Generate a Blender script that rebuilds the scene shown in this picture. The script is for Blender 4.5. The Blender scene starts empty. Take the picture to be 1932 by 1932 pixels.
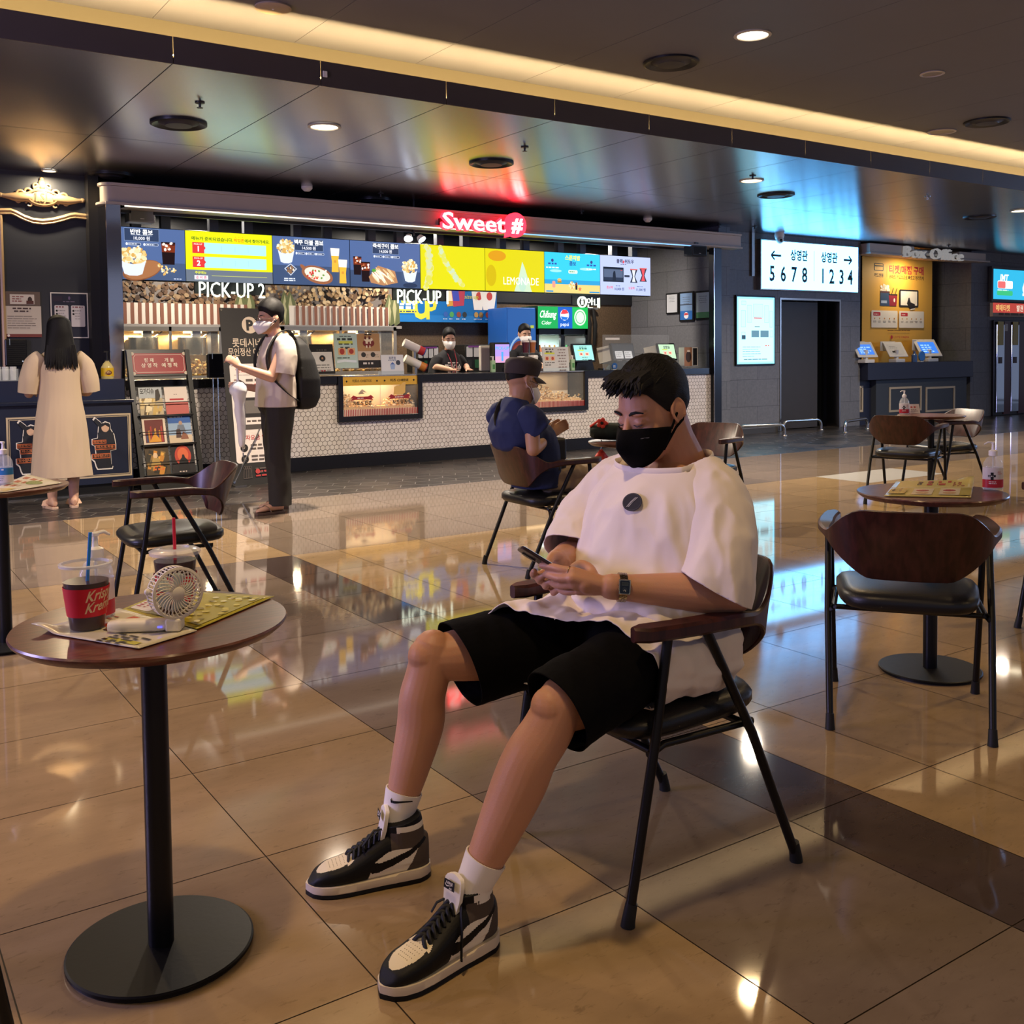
import bpy, bmesh, math, random
import numpy as np
from mathutils import Matrix, Vector, noise
S = bpy.context.scene
C = S.collection
rad = math.radians
# ------------------------------------------------------------------ camera
EYE = np.array([0, 0, 1.25]); FPX = 1912.3; CYP = 759.4
YAW, PIT, ROL = rad(33.9837), rad(2.6368), rad(-0.6385)
_f = np.array([math.sin(YAW)*math.cos(PIT), math.cos(YAW)*math.cos(PIT), -math.sin(PIT)])
_r0 = np.array([math.cos(YAW), -math.sin(YAW), 0]); _u0 = np.cross(_r0, _f)
_r = math.cos(ROL)*_r0 + math.sin(ROL)*_u0; _u = -math.sin(ROL)*_r0 + math.cos(ROL)*_u0
cam = bpy.data.cameras.new('camera'); cam.sensor_width = 36; cam.sensor_fit = 'HORIZONTAL'
cam.lens = FPX/1932*36; cam.shift_y = (CYP-966)/1932; cam.clip_start = .05; cam.clip_end = 200
camo = bpy.data.objects.new('camera', cam); C.objects.link(camo)
camo.matrix_world = Matrix(((_r[0], _u[0], -_f[0], EYE[0]), (_r[1], _u[1], -_f[1], EYE[1]), (_r[2], _u[2], -_f[2], EYE[2]), (0, 0, 0, 1)))
S.camera = camo
def ray(x, y): return _f + _r*(x-966)/FPX - _u*(y-CYP)/FPX
def WY(x, y, Y):                     # where the sight line of a photo pixel meets the plane y = Y
    d = ray(x, y); return EYE + d*Y/d[1]
def WX(x, y, X):
    d = ray(x, y); return EYE + d*X/d[0]
def WZ(x, y, z=0.):
    d = ray(x, y); return EYE + d*(z-EYE[2])/d[2]
# ------------------------------------------------------------------ world, lights, exposure
w = bpy.data.worlds.new('world'); S.world = w; w.use_nodes = True
w.node_tree.nodes['Background'].inputs[0].default_value = (.46, .5, .72, 1)
w.node_tree.nodes['Background'].inputs[1].default_value = .4
S.view_settings.view_transform = 'Standard'; S.view_settings.look = 'None'
S.view_settings.gamma = 1; S.view_settings.use_curve_mapping = False
S.view_settings.exposure = 0.25
try:
    S.cycles.caustics_reflective = False; S.cycles.caustics_refractive = False
    S.cycles.sample_clamp_indirect = 4; S.cycles.max_bounces = 8; S.cycles.transparent_max_bounces = 12
except Exception: pass
WARM = (1, .68, .33)
def area(name, loc, size, power, col, rot=(0, 0, 0), shape='DISK', size_y=None, spread=None):
    l = bpy.data.lights.new(name, 'AREA'); l.shape = shape; l.size = size; l.energy = power; l.color = col
    if size_y: l.size_y = size_y
    if spread: l.spread = rad(spread)
    o = bpy.data.objects.new(name, l); C.objects.link(o); o.location = loc; o.rotation_euler = rot
    return o
CEIL_LOW, CEIL_HIGH, Y_FASCIA, Y_COVE = 3.1, 3.5, 6.5, 6.95
LAMPS_HIGH = [(x, y) for x in (-4.3, .6, 5.5, 10.4) for y in (5.07, 1.6, -1.9)]
LAMPS_LOW = [(x, 7.63) for x in (-1.55, 3.36, 8.27, 13.17)]
for x, y in LAMPS_HIGH: area('downlight_beam', (x, y, CEIL_HIGH-.03), .16, 24, WARM, spread=150)
for x, y in LAMPS_LOW: area('downlight_beam', (x, y, CEIL_LOW-.03), 16e-2, 150, (1, .83, .64), spread=150)
# the neighbouring shop's bright screen wall on the left of the hall, and an added blue fill lamp on the right, no screen behind it
area('screen_wall_light', (-3.6, 4.6, 1.9), 1.6, 170, (.55, .48, 1), rot=(rad(90), 0, rad(-100)), shape='RECTANGLE', size_y=1.4)
area('blue_fill_light', (17.5, 4.2, 2.0), 2.4, 130, (.36, .56, 1), rot=(rad(90), 0, rad(80)), shape='RECTANGLE', size_y=1.4)
# ------------------------------------------------------------------ helpers
def lin(h):
    if not isinstance(h, str): return tuple(h)[:3]
    h = h.lstrip('#'); c = [int(h[i:i+2], 16)/255 for i in (0, 2, 4)]
    return tuple(x/12.92 if x <= .04045 else ((x+.055)/1.055)**2.4 for x in c)
_mats = {}
def mat(col, rough=.5, metal=0., emit=0., spec=.5, trans=0., ior=1.45, alpha=1., coat=0., var=0., vs=8., bump=0., bs=60., stretch=None, sheen=0., sss=0., samp=False):
    key = (col, rough, metal, emit, spec, trans, ior, alpha, coat, var, vs, bump, bs, stretch, sheen, sss)
    if key in _mats: return _mats[key]
    m = bpy.data.materials.new('material'); m.use_nodes = True
    nt = m.node_tree; b = nt.nodes['Principled BSDF']; I = b.inputs; c = lin(col)
    I['Base Color'].default_value = (*c, 1); I['Roughness'].default_value = rough; I['Metallic'].default_value = metal
    I['Specular IOR Level'].default_value = spec; I['IOR'].default_value = ior
    I['Transmission Weight'].default_value = trans; I['Alpha'].default_value = alpha; I['Coat Weight'].default_value = coat
    I['Coat Roughness'].default_value = .08; I['Sheen Weight'].default_value = sheen
    if sss: I['Subsurface Weight'].default_value = sss; I['Subsurface Radius'].default_value = (.02, .008, .004); I['Subsurface Scale'].default_value = .4
    if emit:
        I['Base Color'].default_value = (c[0]*.1, c[1]*.1, c[2]*.1, 1)
        I['Emission Color'].default_value = (*c, 1); I['Emission Strength'].default_value = emit
        if not samp: m.cycles.emission_sampling = 'NONE'
    if var or bump:
        tc = nt.nodes.new('ShaderNodeTexCoord'); src = tc.outputs['Object']
        if stretch:
            mp = nt.nodes.new('ShaderNodeMapping'); mp.inputs['Scale'].default_value = stretch
            nt.links.new(src, mp.inputs[0]); src = mp.outputs[0]
    if var:
        n = nt.nodes.new('ShaderNodeTexNoise'); n.inputs['Scale'].default_value = vs; n.inputs['Detail'].default_value = 6
        nt.links.new(src, n.inputs['Vector'])
        mx = nt.nodes.new('ShaderNodeMix'); mx.data_type = 'RGBA'
        mx.inputs[6].default_value = (*[x*(1-var) for x in c], 1); mx.inputs[7].default_value = (*[min(1, x*(1+var)) for x in c], 1)
        nt.links.new(n.outputs[0], mx.inputs[0]); nt.links.new(mx.outputs[2], I['Base Color'])
    if bump:
        n2 = nt.nodes.new('ShaderNodeTexNoise'); n2.inputs['Scale'].default_value = bs; n2.inputs['Detail'].default_value = 5
        nt.links.new(src, n2.inputs['Vector'])
        bp = nt.nodes.new('ShaderNodeBump'); bp.inputs['Strength'].default_value = bump; bp.inputs['Distance'].default_value = .004
        nt.links.new(n2.outputs[0], bp.inputs['Height']); nt.links.new(bp.outputs[0], I['Normal'])
    _mats[key] = m; return m
def E(col, s=1.0, samp=False): return mat(col, emit=s, rough=.4, samp=samp)
def P(col): return mat(col, rough=.6)
BLK = mat('#0b0b0d', rough=.45); WHT = mat('#e8e4dc', rough=.5); STEEL = mat('#b8b6b2', rough=.22, metal=1); DARKMETAL = mat('#101012', rough=.38, metal=.3)
GLASS = mat('#f4f8f8', rough=.02, alpha=.12, spec=.6)
CLEAR = mat('#eef6f6', rough=.03, alpha=.16, spec=.8)

_tc = {}
def text_geo(s, off=0., ext=0., bev=0.):
    k = (s, off, ext, bev)
    if k not in _tc:
        cu = bpy.data.curves.new('t', 'FONT'); cu.body = s; cu.resolution_u = 2; cu.offset = off; cu.extrude = ext; cu.bevel_depth = bev
        o = bpy.data.objects.new('t', cu); me = bpy.data.meshes.new_from_object(o)
        v = np.array([p.co[:] for p in me.vertices]).reshape(-1, 3); f = [tuple(p.vertices) for p in me.polygons]
        bpy.data.objects.remove(o); bpy.data.curves.remove(cu); bpy.data.meshes.remove(me); _tc[k] = (v, f)
    return _tc[k]

class M:
    def __init__(s): s.v = []; s.f = []; s.mi = []; s.sm = []; s.mats = []; s.T = None; s.z = 0.
    def ix(s, m):
        if m not in s.mats: s.mats.append(m)
        return s.mats.index(m)
    def add(s, vs, fs, m, smooth=False):
        o = len(s.v)
        if s.T is not None: vs = [tuple(s.T @ Vector(p)) for p in vs]
        s.v.extend(tuple(float(a) for a in p) for p in vs); i = s.ix(m)
        for f in fs: s.f.append(tuple(o+k for k in f)); s.mi.append(i); s.sm.append(smooth)
        return s
    def bx(s, x0, x1, y0, y1, z0, z1, m):
        v = [(x, y, z) for z in (z0, z1) for y in (y0, y1) for x in (x0, x1)]
        return s.add(v, [(0, 2, 3, 1), (4, 5, 7, 6), (0, 1, 5, 4), (2, 6, 7, 3), (0, 4, 6, 2), (1, 3, 7, 5)], m)
    def box(s, c, d, m): return s.bx(c[0]-d[0]/2, c[0]+d[0]/2, c[1]-d[1]/2, c[1]+d[1]/2, c[2]-d[2]/2, c[2]+d[2]/2, m)
    def loft(s, rings, m, smooth=True, cap=True, close=True):
        n = len(rings[0]); v = [p for r in rings for p in r]; f = []
        for i in range(len(rings)-1):
            for j in range(n if close else n-1):
                k = (j+1) % n; f.append((i*n+j, i*n+k, (i+1)*n+k, (i+1)*n+j))
        if cap: f.append(tuple(range(n))[::-1]); f.append(tuple((len(rings)-1)*n+j for j in range(n)))
        return s.add(v, f, m, smooth)
    def tube(s, pts, r, m, n=12, up=(0, 0, 1), cap=True, round_=False, smooth=True):
        pts = [np.array(p, float) for p in pts]; K = len(pts)
        if not isinstance(r, (list, tuple)): r = [r]*K
        rr = [(q, q) if not isinstance(q, (tuple, list)) else q for q in r]
        if round_:                                         # rounded ends
            d0 = pts[0]-pts[1]; d0 /= np.linalg.norm(d0)+1e-9; d1 = pts[-1]-pts[-2]; d1 /= np.linalg.norm(d1)+1e-9
            a, b = min(rr[0]), min(rr[-1]); P0, R0, P1, R1 = [], [], [], []
            for q in (.97, .8, .45): P0.append(pts[0]+d0*a*q); R0.append(tuple(x*math.sqrt(1-q*q) for x in rr[0]))
            for q in (.45, .8, .97): P1.append(pts[-1]+d1*b*q); R1.append(tuple(x*math.sqrt(1-q*q) for x in rr[-1]))
            pts = P0+pts+P1; rr = R0+rr+R1; K = len(pts)
        rings = []; u = np.array(up, float)
        for i in range(K):
            t = pts[min(i+1, K-1)]-pts[max(i-1, 0)]; t /= np.linalg.norm(t)+1e-12
            u2 = u-t*(u@t)
            if np.linalg.norm(u2) < 1e-4: u2 = np.array((1., 0, 0))-t*t[0]
            u2 /= np.linalg.norm(u2); w_ = np.cross(t, u2); u = u2
            rings.append([pts[i]+w_*rr[i][0]*math.cos(a)+u2*rr[i][1]*math.sin(a) for a in (2*math.pi*k/n for k in range(n))])
        return s.loft(rings, m, smooth, cap)
    def cyl(s, p0, p1, r0, m, r1=None, n=20, smooth=True): return s.tube([p0, p1], [r0, r0 if r1 is None else r1], m, n=n, smooth=smooth)
    def lathe(s, prof, m, n=28, c=(0, 0, 0), cap=False):
        return s.loft([[(c[0]+r*math.cos(2*math.pi*k/n), c[1]+r*math.sin(2*math.pi*k/n), c[2]+z) for k in range(n)] for r, z in prof], m, True, cap)
    def ell(s, c, r, m, n=16, k=10, R=None):
        rings = []
        for i in range(k+1):
            a = math.pi*(i/k-.5); a = max(-1.565, min(1.565, a)); ring = []
            for j in range(n):
                b = 2*math.pi*j/n; p = Vector((r[0]*math.cos(a)*math.cos(b), r[1]*math.cos(a)*math.sin(b), r[2]*math.sin(a)))
                if R is not None: p = R @ p
                ring.append((c[0]+p[0], c[1]+p[1], c[2]+p[2]))
            rings.append(ring)
        return s.loft(rings, m, True, True)
    def prism(s, poly, z0, z1, m, smooth=False):
        n = len(poly); v = [(x, y, z0) for x, y in poly]+[(x, y, z1) for x, y in poly]
        return s.add(v, [tuple(range(n))[::-1], tuple(range(n, 2*n))]+[(i, (i+1) % n, n+(i+1) % n, n+i) for i in range(n)], m, smooth)
    # ---- flat artwork in the local xy plane; each call lies a hair above the last
    def up(s, d=.0003): s.z += d; return s.z
    def rect(s, x, y, w_, h, m): z = s.up(); return s.add([(x, y, z), (x+w_, y, z), (x+w_, y+h, z), (x, y+h, z)], [(0, 1, 2, 3)], m)
    def poly(s, pts, m): z = s.up(); return s.add([(x, y, z) for x, y in pts], [tuple(range(len(pts)))], m)
    def oval(s, x, y, rx, ry, m, n=20, a=0): 
        ca, sa = math.cos(a), math.sin(a)
        return s.poly([(x+rx*math.cos(t)*ca-ry*math.sin(t)*sa, y+rx*math.cos(t)*sa+ry*math.sin(t)*ca) for t in (2*math.pi*k/n for k in range(n))], m)
    def rr(s, x, y, w_, h, r, m):
        p = []
        for cx, cy, a0 in ((x+w_-r, y+r, -90), (x+w_-r, y+h-r, 0), (x+r, y+h-r, 90), (x+r, y+r, 180)):
            for k in range(5): a = rad(a0+k*22.5); p.append((cx+r*math.cos(a), cy+r*math.sin(a)))
        return s.poly(p, m)
    def ring(s, x, y, rx, ry, t, m, n=28):
        z = s.up(); o = [(math.cos(2*math.pi*k/n), math.sin(2*math.pi*k/n)) for k in range(n)]
        return s.add([(x+rx*a, y+ry*b, z) for a, b in o]+[(x+(rx-t)*a, y+(ry-t)*b, z) for a, b in o], [(i, (i+1) % n, n+(i+1) % n, n+i) for i in range(n)], m)
    def line(s, p, q, t, m):
        dx, dy = q[0]-p[0], q[1]-p[1]; L = math.hypot(dx, dy)+1e-9; nx, ny = -dy/L*t/2, dx/L*t/2
        return s.poly([(p[0]+nx, p[1]+ny), (p[0]-nx, p[1]-ny), (q[0]-nx, q[1]-ny), (q[0]+nx, q[1]+ny)], m)
    def pline(s, pts, t, m):
        for a, b in zip(pts, pts[1:]): s.line(a, b, t, m)
        return s
    def frame(s, x, y, w_, h, t, m):
        for a in ((x, y, w_, t), (x, y+h-t, w_, t), (x, y+t, t, h-2*t), (x+w_-t, y+t, t, h-2*t)): s.rect(*a, m)
        return s
    def txt(s, t, x, y, h, m, al='C', bold=0., shear=0., sx=1., rot=0., fit=None):
        v, f = text_geo(t, off=bold)
        if not len(v): return s
        x0, x1 = v[:, 0].min(), v[:, 0].max(); k = h/.7; kx = k*sx
        if fit: kx = fit/(x1-x0)
        ox = {'L': x0, 'C': (x0+x1)/2, 'R': x1}[al]; z = s.up(); ca, sa = math.cos(rot), math.sin(rot); o = []
        for p in v:
            a = (p[0]-ox)*kx+shear*p[1]*k; b = p[1]*k; o.append((x+a*ca-b*sa, y+a*sa+b*ca, z))
        return s.add(o, f, m)
    def bars(s, x, y, w_, n, pitch, th, m, seed=0, al='L'):    # lines of print too small to read
        rn = random.Random(seed+int(x*97)+int(y*131))
        for i in range(n):
            l = w_*rn.uniform(.6, 1); xx = x if al == 'L' else x+(w_-l)/2; p = 0.
            while p < l:
                q = min(l-p, w_*rn.uniform(.1, .3)); s.rect(xx+p, y-i*pitch, q, th, m); s.z -= .0003; p += q+th*.8
            s.z += .0001
        return s
    def text3(s, t, x, y, h, d, m, al='C', bold=0., shear=0., fit=None, bev=0., gap=None):
        v, f = text_geo(t, off=bold, ext=d/2*.7/h, bev=bev); x0, x1 = v[:, 0].min(), v[:, 0].max(); k = h/.7; kx = k if not fit else fit/(x1-x0)
        ox = {'L': x0, 'C': (x0+x1)/2, 'R': x1}[al]
        return s.add([(x+(p[0]-ox)*kx+shear*p[1]*k, y+p[1]*k, s.z+p[2]*k) for p in v], f, m)
    def build(s, name, parent=None, loc=(0, 0, 0), rot=(0, 0, 0), bevel=0., seg=2, subd=0, solid=0., rec=True, label=None, cat=None, group=None, kind=None, sharp=None, weld=False):
        me = bpy.data.meshes.new(name); me.from_pydata(s.v, [], s.f); me.update()
        for m in s.mats: me.materials.append(m)
        me.polygons.foreach_set('material_index', s.mi); me.polygons.foreach_set('use_smooth', s.sm)
        if rec or weld:
            bm = bmesh.new(); bm.from_mesh(me)
            if weld: bmesh.ops.remove_doubles(bm, verts=bm.verts, dist=1e-5)
            if rec: bmesh.ops.recalc_face_normals(bm, faces=bm.faces)
            bm.to_mesh(me); bm.free()
        if any(s.sm): me.set_sharp_from_angle(angle=rad(sharp or 40))
        o = bpy.data.objects.new(name, me); C.objects.link(o); o.parent = parent; o.location = loc; o.rotation_euler = rot
        if solid: q = o.modifiers.new('s', 'SOLIDIFY'); q.thickness = solid; q.offset = 0
        if bevel: q = o.modifiers.new('b', 'BEVEL'); q.width = bevel; q.segments = seg; q.limit_method = 'ANGLE'; q.angle_limit = rad(40)
        if subd: q = o.modifiers.new('u', 'SUBSURF'); q.levels = subd; q.render_levels = subd
        return tag(o, label, cat, group, kind)
def tag(o, label=None, cat=None, group=None, kind=None):
    for k, v in (('label', label), ('category', cat), ('group', group), ('kind', kind)):
        if v: o[k] = v
    return o
def thing(name, label, cat, loc=(0, 0, 0), rz=0., group=None, rot=None):
    o = bpy.data.objects.new(name, None); C.objects.link(o); o.empty_display_size = .1
    o.location = loc; o.rotation_euler = rot if rot is not None else (0, 0, rz)
    return tag(o, label, cat, group)
def dup(o, loc, rz=None, label=None, group=None):
    def cp(a, par):
        c = a.copy(); C.objects.link(c); c.parent = par
        for ch in a.children: cp(ch, c)
        return c
    r = cp(o, None); r.location = loc
    if rz is not None: r.rotation_euler = (0, 0, rz)
    if label: r['label'] = label
    if group: r['group'] = group
    return r
FACE = (rad(90), 0, 0)             # artwork facing -y, upright
def arr(o):                        # evaluated mesh of a temporary object -> verts, faces
    dg = bpy.context.evaluated_depsgraph_get(); ev = o.evaluated_get(dg); me = ev.to_mesh()
    v = np.empty(len(me.vertices)*3); me.vertices.foreach_get('co', v); f = [tuple(p.vertices) for p in me.polygons]; ev.to_mesh_clear()
    return v.reshape(-1, 3), f
def fuse(mm, voxel, smooth=4, fac=.5, dec=0.):
    """merge the overlapping closed pieces of a mesh builder into one continuous skin"""
    o = mm.build('tmp'); q = o.modifiers.new('r', 'REMESH'); q.mode = 'VOXEL'; q.voxel_size = voxel; q.use_smooth_shade = True
    if smooth: q = o.modifiers.new('s', 'SMOOTH'); q.iterations = smooth; q.factor = fac
    if dec: q = o.modifiers.new('d', 'DECIMATE'); q.ratio = dec
    r = arr(o); me = o.data; bpy.data.objects.remove(o); bpy.data.meshes.remove(me); return r
def skin(v, f, m, name, parent, mats=None, fmat=None, **k):
    b = M(); b.add(v, f, m, True)
    if fmat is not None:
        b.mats = list(mats); b.mi = list(fmat)
    return b.build(name, parent, rec=False, sharp=180, **k)
def spl(pts, n):                   # smooth curve through points
    p = np.array(pts, float); K = len(p); q = np.vstack([2*p[0]-p[1], p, 2*p[-1]-p[-2]]); out = []
    for i in range(K-1):
        a, b, c, d = q[i], q[i+1], q[i+2], q[i+3]
        for k in range(n):
            t = k/n; out.append(.5*((2*b)+(c-a)*t+(2*a-5*b+4*c-d)*t*t+(3*b-a-3*c+d)*t**3))
    out.append(p[-1]); return np.array(out)
# ------------------------------------------------------------------ structure: node materials
def hexnodes(nt, vec, w_, swap=False):
    N = nt.nodes.new; L = nt.links.new
    sep = N('ShaderNodeSeparateXYZ'); L(vec, sep.inputs[0]); cmb = N('ShaderNodeCombineXYZ')
    L(sep.outputs[1 if swap else 0], cmb.inputs[0]); L(sep.outputs[0 if swap else 1], cmb.inputs[1])
    def vm(op, a, b=None):
        n = N('ShaderNodeVectorMath'); n.operation = op
        for i, q in enumerate((a, b)):
            if q is None: continue
            if isinstance(q, tuple): n.inputs[i].default_value = q
            else: L(q, n.inputs[i])
        return n
    r3 = math.sqrt(3); s = (1, r3, 1)
    p = vm('ADD', vm('MULTIPLY', cmb.outputs[0], (1/w_, 1/w_, 0)).outputs[0], (400, 400*r3, .5)).outputs[0]
    a = vm('SUBTRACT', vm('MODULO', p, s).outputs[0], (.5, r3/2, .5)).outputs[0]
    b = vm('SUBTRACT', vm('MODULO', vm('ADD', p, (.5, r3/2, 0)).outputs[0], s).outputs[0], (.5, r3/2, .5)).outputs[0]
    lt = N('ShaderNodeMath'); lt.operation = 'LESS_THAN'
    L(vm('LENGTH', a).outputs['Value'], lt.inputs[0]); L(vm('LENGTH', b).outputs['Value'], lt.inputs[1])
    mx = N('ShaderNodeMix'); mx.data_type = 'VECTOR'; L(lt.outputs[0], mx.inputs[0]); L(b, mx.inputs[4]); L(a, mx.inputs[5])
    gv = mx.outputs[1]; ab = vm('ABSOLUTE', gv).outputs[0]
    sx = N('ShaderNodeSeparateXYZ'); L(ab, sx.inputs[0])
    m = N('ShaderNodeMath'); m.operation = 'MAXIMUM'; L(sx.outputs[0], m.inputs[0]); L(vm('DOT_PRODUCT', ab, (.5, r3/2, 0)).outputs['Value'], m.inputs[1])
    idv = vm('SUBTRACT', p, gv).outputs[0]
    wn = N('ShaderNodeTexWhiteNoise'); wn.noise_dimensions = '3D'; L(vm('SNAP', vm('ADD', idv, (.1, .1, 0)).outputs[0], (.25, .25, .25)).outputs[0], wn.inputs['Vector'])
    return m.outputs[0], wn.outputs['Value']
def hexmat(w_, grout, cols, g=.46, rough=.4, grough=.3, swap=False, upright=False, gmetal=0.):
    m = bpy.data.materials.new('material'); m.use_nodes = True; nt = m.node_tree; b = nt.nodes['Principled BSDF']; L = nt.links.new
    tc = nt.nodes.new('ShaderNodeTexCoord'); v = tc.outputs['Object']
    if upright:
        sp = nt.nodes.new('ShaderNodeSeparateXYZ'); cb = nt.nodes.new('ShaderNodeCombineXYZ'); L(v, sp.inputs[0]); L(sp.outputs[0], cb.inputs[0]); L(sp.outputs[2], cb.inputs[1]); v = cb.outputs[0]
    d, rnd = hexnodes(nt, v, w_, swap)
    cr = nt.nodes.new('ShaderNodeValToRGB'); cr.color_ramp.interpolation = 'CONSTANT'; L(rnd, cr.inputs[0])
    els = cr.color_ramp.elements
    while len(els) < len(cols): els.new(1.)
    for i, c in enumerate(cols): els[i].position = i/len(cols); els[i].color = (*lin(c), 1)
    gt = nt.nodes.new('ShaderNodeMath'); gt.operation = 'GREATER_THAN'; gt.inputs[1].default_value = g; L(d, gt.inputs[0])
    mx = nt.nodes.new('ShaderNodeMix'); mx.data_type = 'RGBA'; L(gt.outputs[0], mx.inputs[0]); L(cr.outputs[0], mx.inputs[6]); mx.inputs[7].default_value = (*lin(grout), 1)
    L(mx.outputs[2], b.inputs['Base Color'])
    mr = nt.nodes.new('ShaderNodeMapRange'); mr.inputs[3].default_value = rough; mr.inputs[4].default_value = grough; L(gt.outputs[0], mr.inputs[0]); L(mr.outputs[0], b.inputs['Roughness'])
    if gmetal: 
        mm = nt.nodes.new('ShaderNodeMath'); mm.operation = 'MULTIPLY'; mm.inputs[1].default_value = gmetal; L(gt.outputs[0], mm.inputs[0]); L(mm.outputs[0], b.inputs['Metallic'])
    return m
def marble(col, vein, rough=.05):
    m = bpy.data.materials.new('material'); m.use_nodes = True; nt = m.node_tree; b = nt.nodes['Principled BSDF']; L = nt.links.new; N = nt.nodes.new
    ge = N('ShaderNodeNewGeometry'); tc = N('ShaderNodeTexCoord'); mp = N('ShaderNodeMapping'); mp.inputs['Scale'].default_value = (.7, 1.8, 1); L(tc.outputs['Object'], mp.inputs[0])
    n1 = N('ShaderNodeTexNoise'); n1.inputs['Scale'].default_value = 4; n1.inputs['Detail'].default_value = 8; n1.inputs['Roughness'].default_value = .65; L(mp.outputs[0], n1.inputs['Vector'])
    n2 = N('ShaderNodeTexNoise'); n2.inputs['Scale'].default_value = 34; n2.inputs['Detail'].default_value = 5; n2.inputs['Roughness'].default_value = .7; n2.inputs['Distortion'].default_value = 1.; L(mp.outputs[0], n2.inputs['Vector'])
    c = lin(col); v = lin(vein)
    r1 = N('ShaderNodeValToRGB'); L(n1.outputs[0], r1.inputs[0]); e = r1.color_ramp.elements; e[0].position = .3; e[0].color = (*[x*.86 for x in c], 1); e[1].position = .7; e[1].color = (*[min(1, x*1.1) for x in c], 1)
    r2 = N('ShaderNodeValToRGB'); L(n2.outputs[0], r2.inputs[0]); e = r2.color_ramp.elements; e[0].position = .58; e[0].color = (0, 0, 0, 1); e[1].position = .72; e[1].color = (.55, .55, .55, 1)
    mx = N('ShaderNodeMix'); mx.data_type = 'RGBA'; L(r2.outputs[0], mx.inputs[0]); L(r1.outputs[0], mx.inputs[6]); mx.inputs[7].default_value = (*v, 1)
    hs = N('ShaderNodeHueSaturation'); L(mx.outputs[2], hs.inputs['Color']); mr = N('ShaderNodeMapRange'); mr.inputs[3].default_value = .9; mr.inputs[4].default_value = 1.08; L(ge.outputs['Random Per Island'], mr.inputs[0]); L(mr.outputs[0], hs.inputs['Value'])
    L(hs.outputs[0], b.inputs['Base Color']); b.inputs['Roughness'].default_value = rough; b.inputs['Specular IOR Level'].default_value = .55
    return m
BEIGE = marble('#98805f', '#6f5c44'); BROWN = marble('#77685a', '#50443a'); DARKT = marble('#4c403b', '#2c2422')
HEXF = hexmat(.27, '#8d8a84', ['#2a2726', '#35302e', '#222020', '#413b38', '#302c2b'], g=.485, rough=.32, grough=.12, swap=True, gmetal=.5)
GROUT = mat('#3a2c20', rough=.6)
def edges(a, first): # tile lines
    out = list(first)
    while out[-1] < a: out.append(out[-1]+.61)
    return out
xs = [-9.49+.61*i for i in range(17)]; xs = [x for x in xs if x < .8]
while xs[-1] < .8: xs.append(xs[-1]+.61)
xs = [.87-.61*i for i in range(16, 0, -1)]+[.87, 1.48, 2.09, 2.40, 2.71]
while xs[-1] < 24: xs.append(xs[-1]+.61)
ys = [1.18-.61*i for i in range(12, 0, -1)]+[1.18, 1.79, 2.42, 3.04, 3.65, 4.27, 4.88, 5.49, 6.08, 6.72, 7.36, 7.92, 8.53]
fl = M(); g = .0016
for x0, x1 in zip(xs, xs[1:]):
    for y0, y1 in zip(ys, ys[1:]):
        cx, cy = (x0+x1)/2, (y0+y1)/2; m = BEIGE
        if 1.48 < cx < 2.09: m = BROWN
        if 2.09 < cx < 2.40: m = BROWN if 3.04 < cy < 4.27 else DARKT
        if cy > 6.08 and not (cx > 5.8 and cy < 6.72): m = BEIGE if 1.48 < cx < 2.40 else BROWN
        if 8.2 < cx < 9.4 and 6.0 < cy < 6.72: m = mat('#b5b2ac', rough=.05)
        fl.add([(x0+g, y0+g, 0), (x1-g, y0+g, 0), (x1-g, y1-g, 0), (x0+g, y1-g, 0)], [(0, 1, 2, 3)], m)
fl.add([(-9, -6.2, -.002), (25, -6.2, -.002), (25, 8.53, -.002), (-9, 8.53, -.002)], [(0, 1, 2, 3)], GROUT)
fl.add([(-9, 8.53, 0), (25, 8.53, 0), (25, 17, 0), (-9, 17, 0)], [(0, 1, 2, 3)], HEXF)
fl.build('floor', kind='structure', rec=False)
# ceilings: dark satin metal panels with open joints, cream-lit cove between the two levels
def ceilmat(col, rough, metal):
    m = mat(col, rough=rough, metal=metal, bump=.04, bs=7, stretch=(1, 3, 1), spec=.6); nt = m.node_tree; b = nt.nodes['Principled BSDF']
    tg = nt.nodes.new('ShaderNodeCombineXYZ'); tg.inputs[0].default_value = TANG[0]; tg.inputs[1].default_value = TANG[1]; nt.links.new(tg.outputs[0], b.inputs['Tangent']); b.inputs['Anisotropic'].default_value = .85; return m
TANG = (1, 0)
CLOW = ceilmat('#b2b3ba', .25, .95); CHIGH = mat('#5f5e68', rough=.5, var=.06, vs=3); CREAM = mat('#645d50', rough=.6)
jx = [.87+.985*i for i in range(-10, 25)]
cl = M(); g = .004
yl = [6.5, 8.9, 11.3, 13.7]
for x0, x1 in zip(jx, jx[1:]):
    for y0, y1 in zip(yl, yl[1:]):
        if y0 > 11 and x0 < 10.9: continue
        cl.bx(x0+g, x1-g, y0+g, y1-g, CEIL_LOW, CEIL_LOW+.02, CLOW)
cl.bx(-9, 25, 6.55, 14, CEIL_LOW+.021, CEIL_LOW+.04, BLK)
cl.build('ceiling', kind='structure')
cu = M()
for x0, x1 in zip(jx, jx[1:]):
    for y0, y1 in ((-6.2, -2.2), (-2.2, 1.75), (1.75, 6.95)): cu.bx(x0+g/2, x1-g/2, y0+g/2, y1-g/2, CEIL_HIGH, CEIL_HIGH+.02, CHIGH)
cu.bx(-9, 25, -6.2, 7.1, CEIL_HIGH+.022, CEIL_HIGH+.04, BLK)
cu.build('ceiling', kind='structure')
fa = M(); FZ = 3.262
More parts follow.
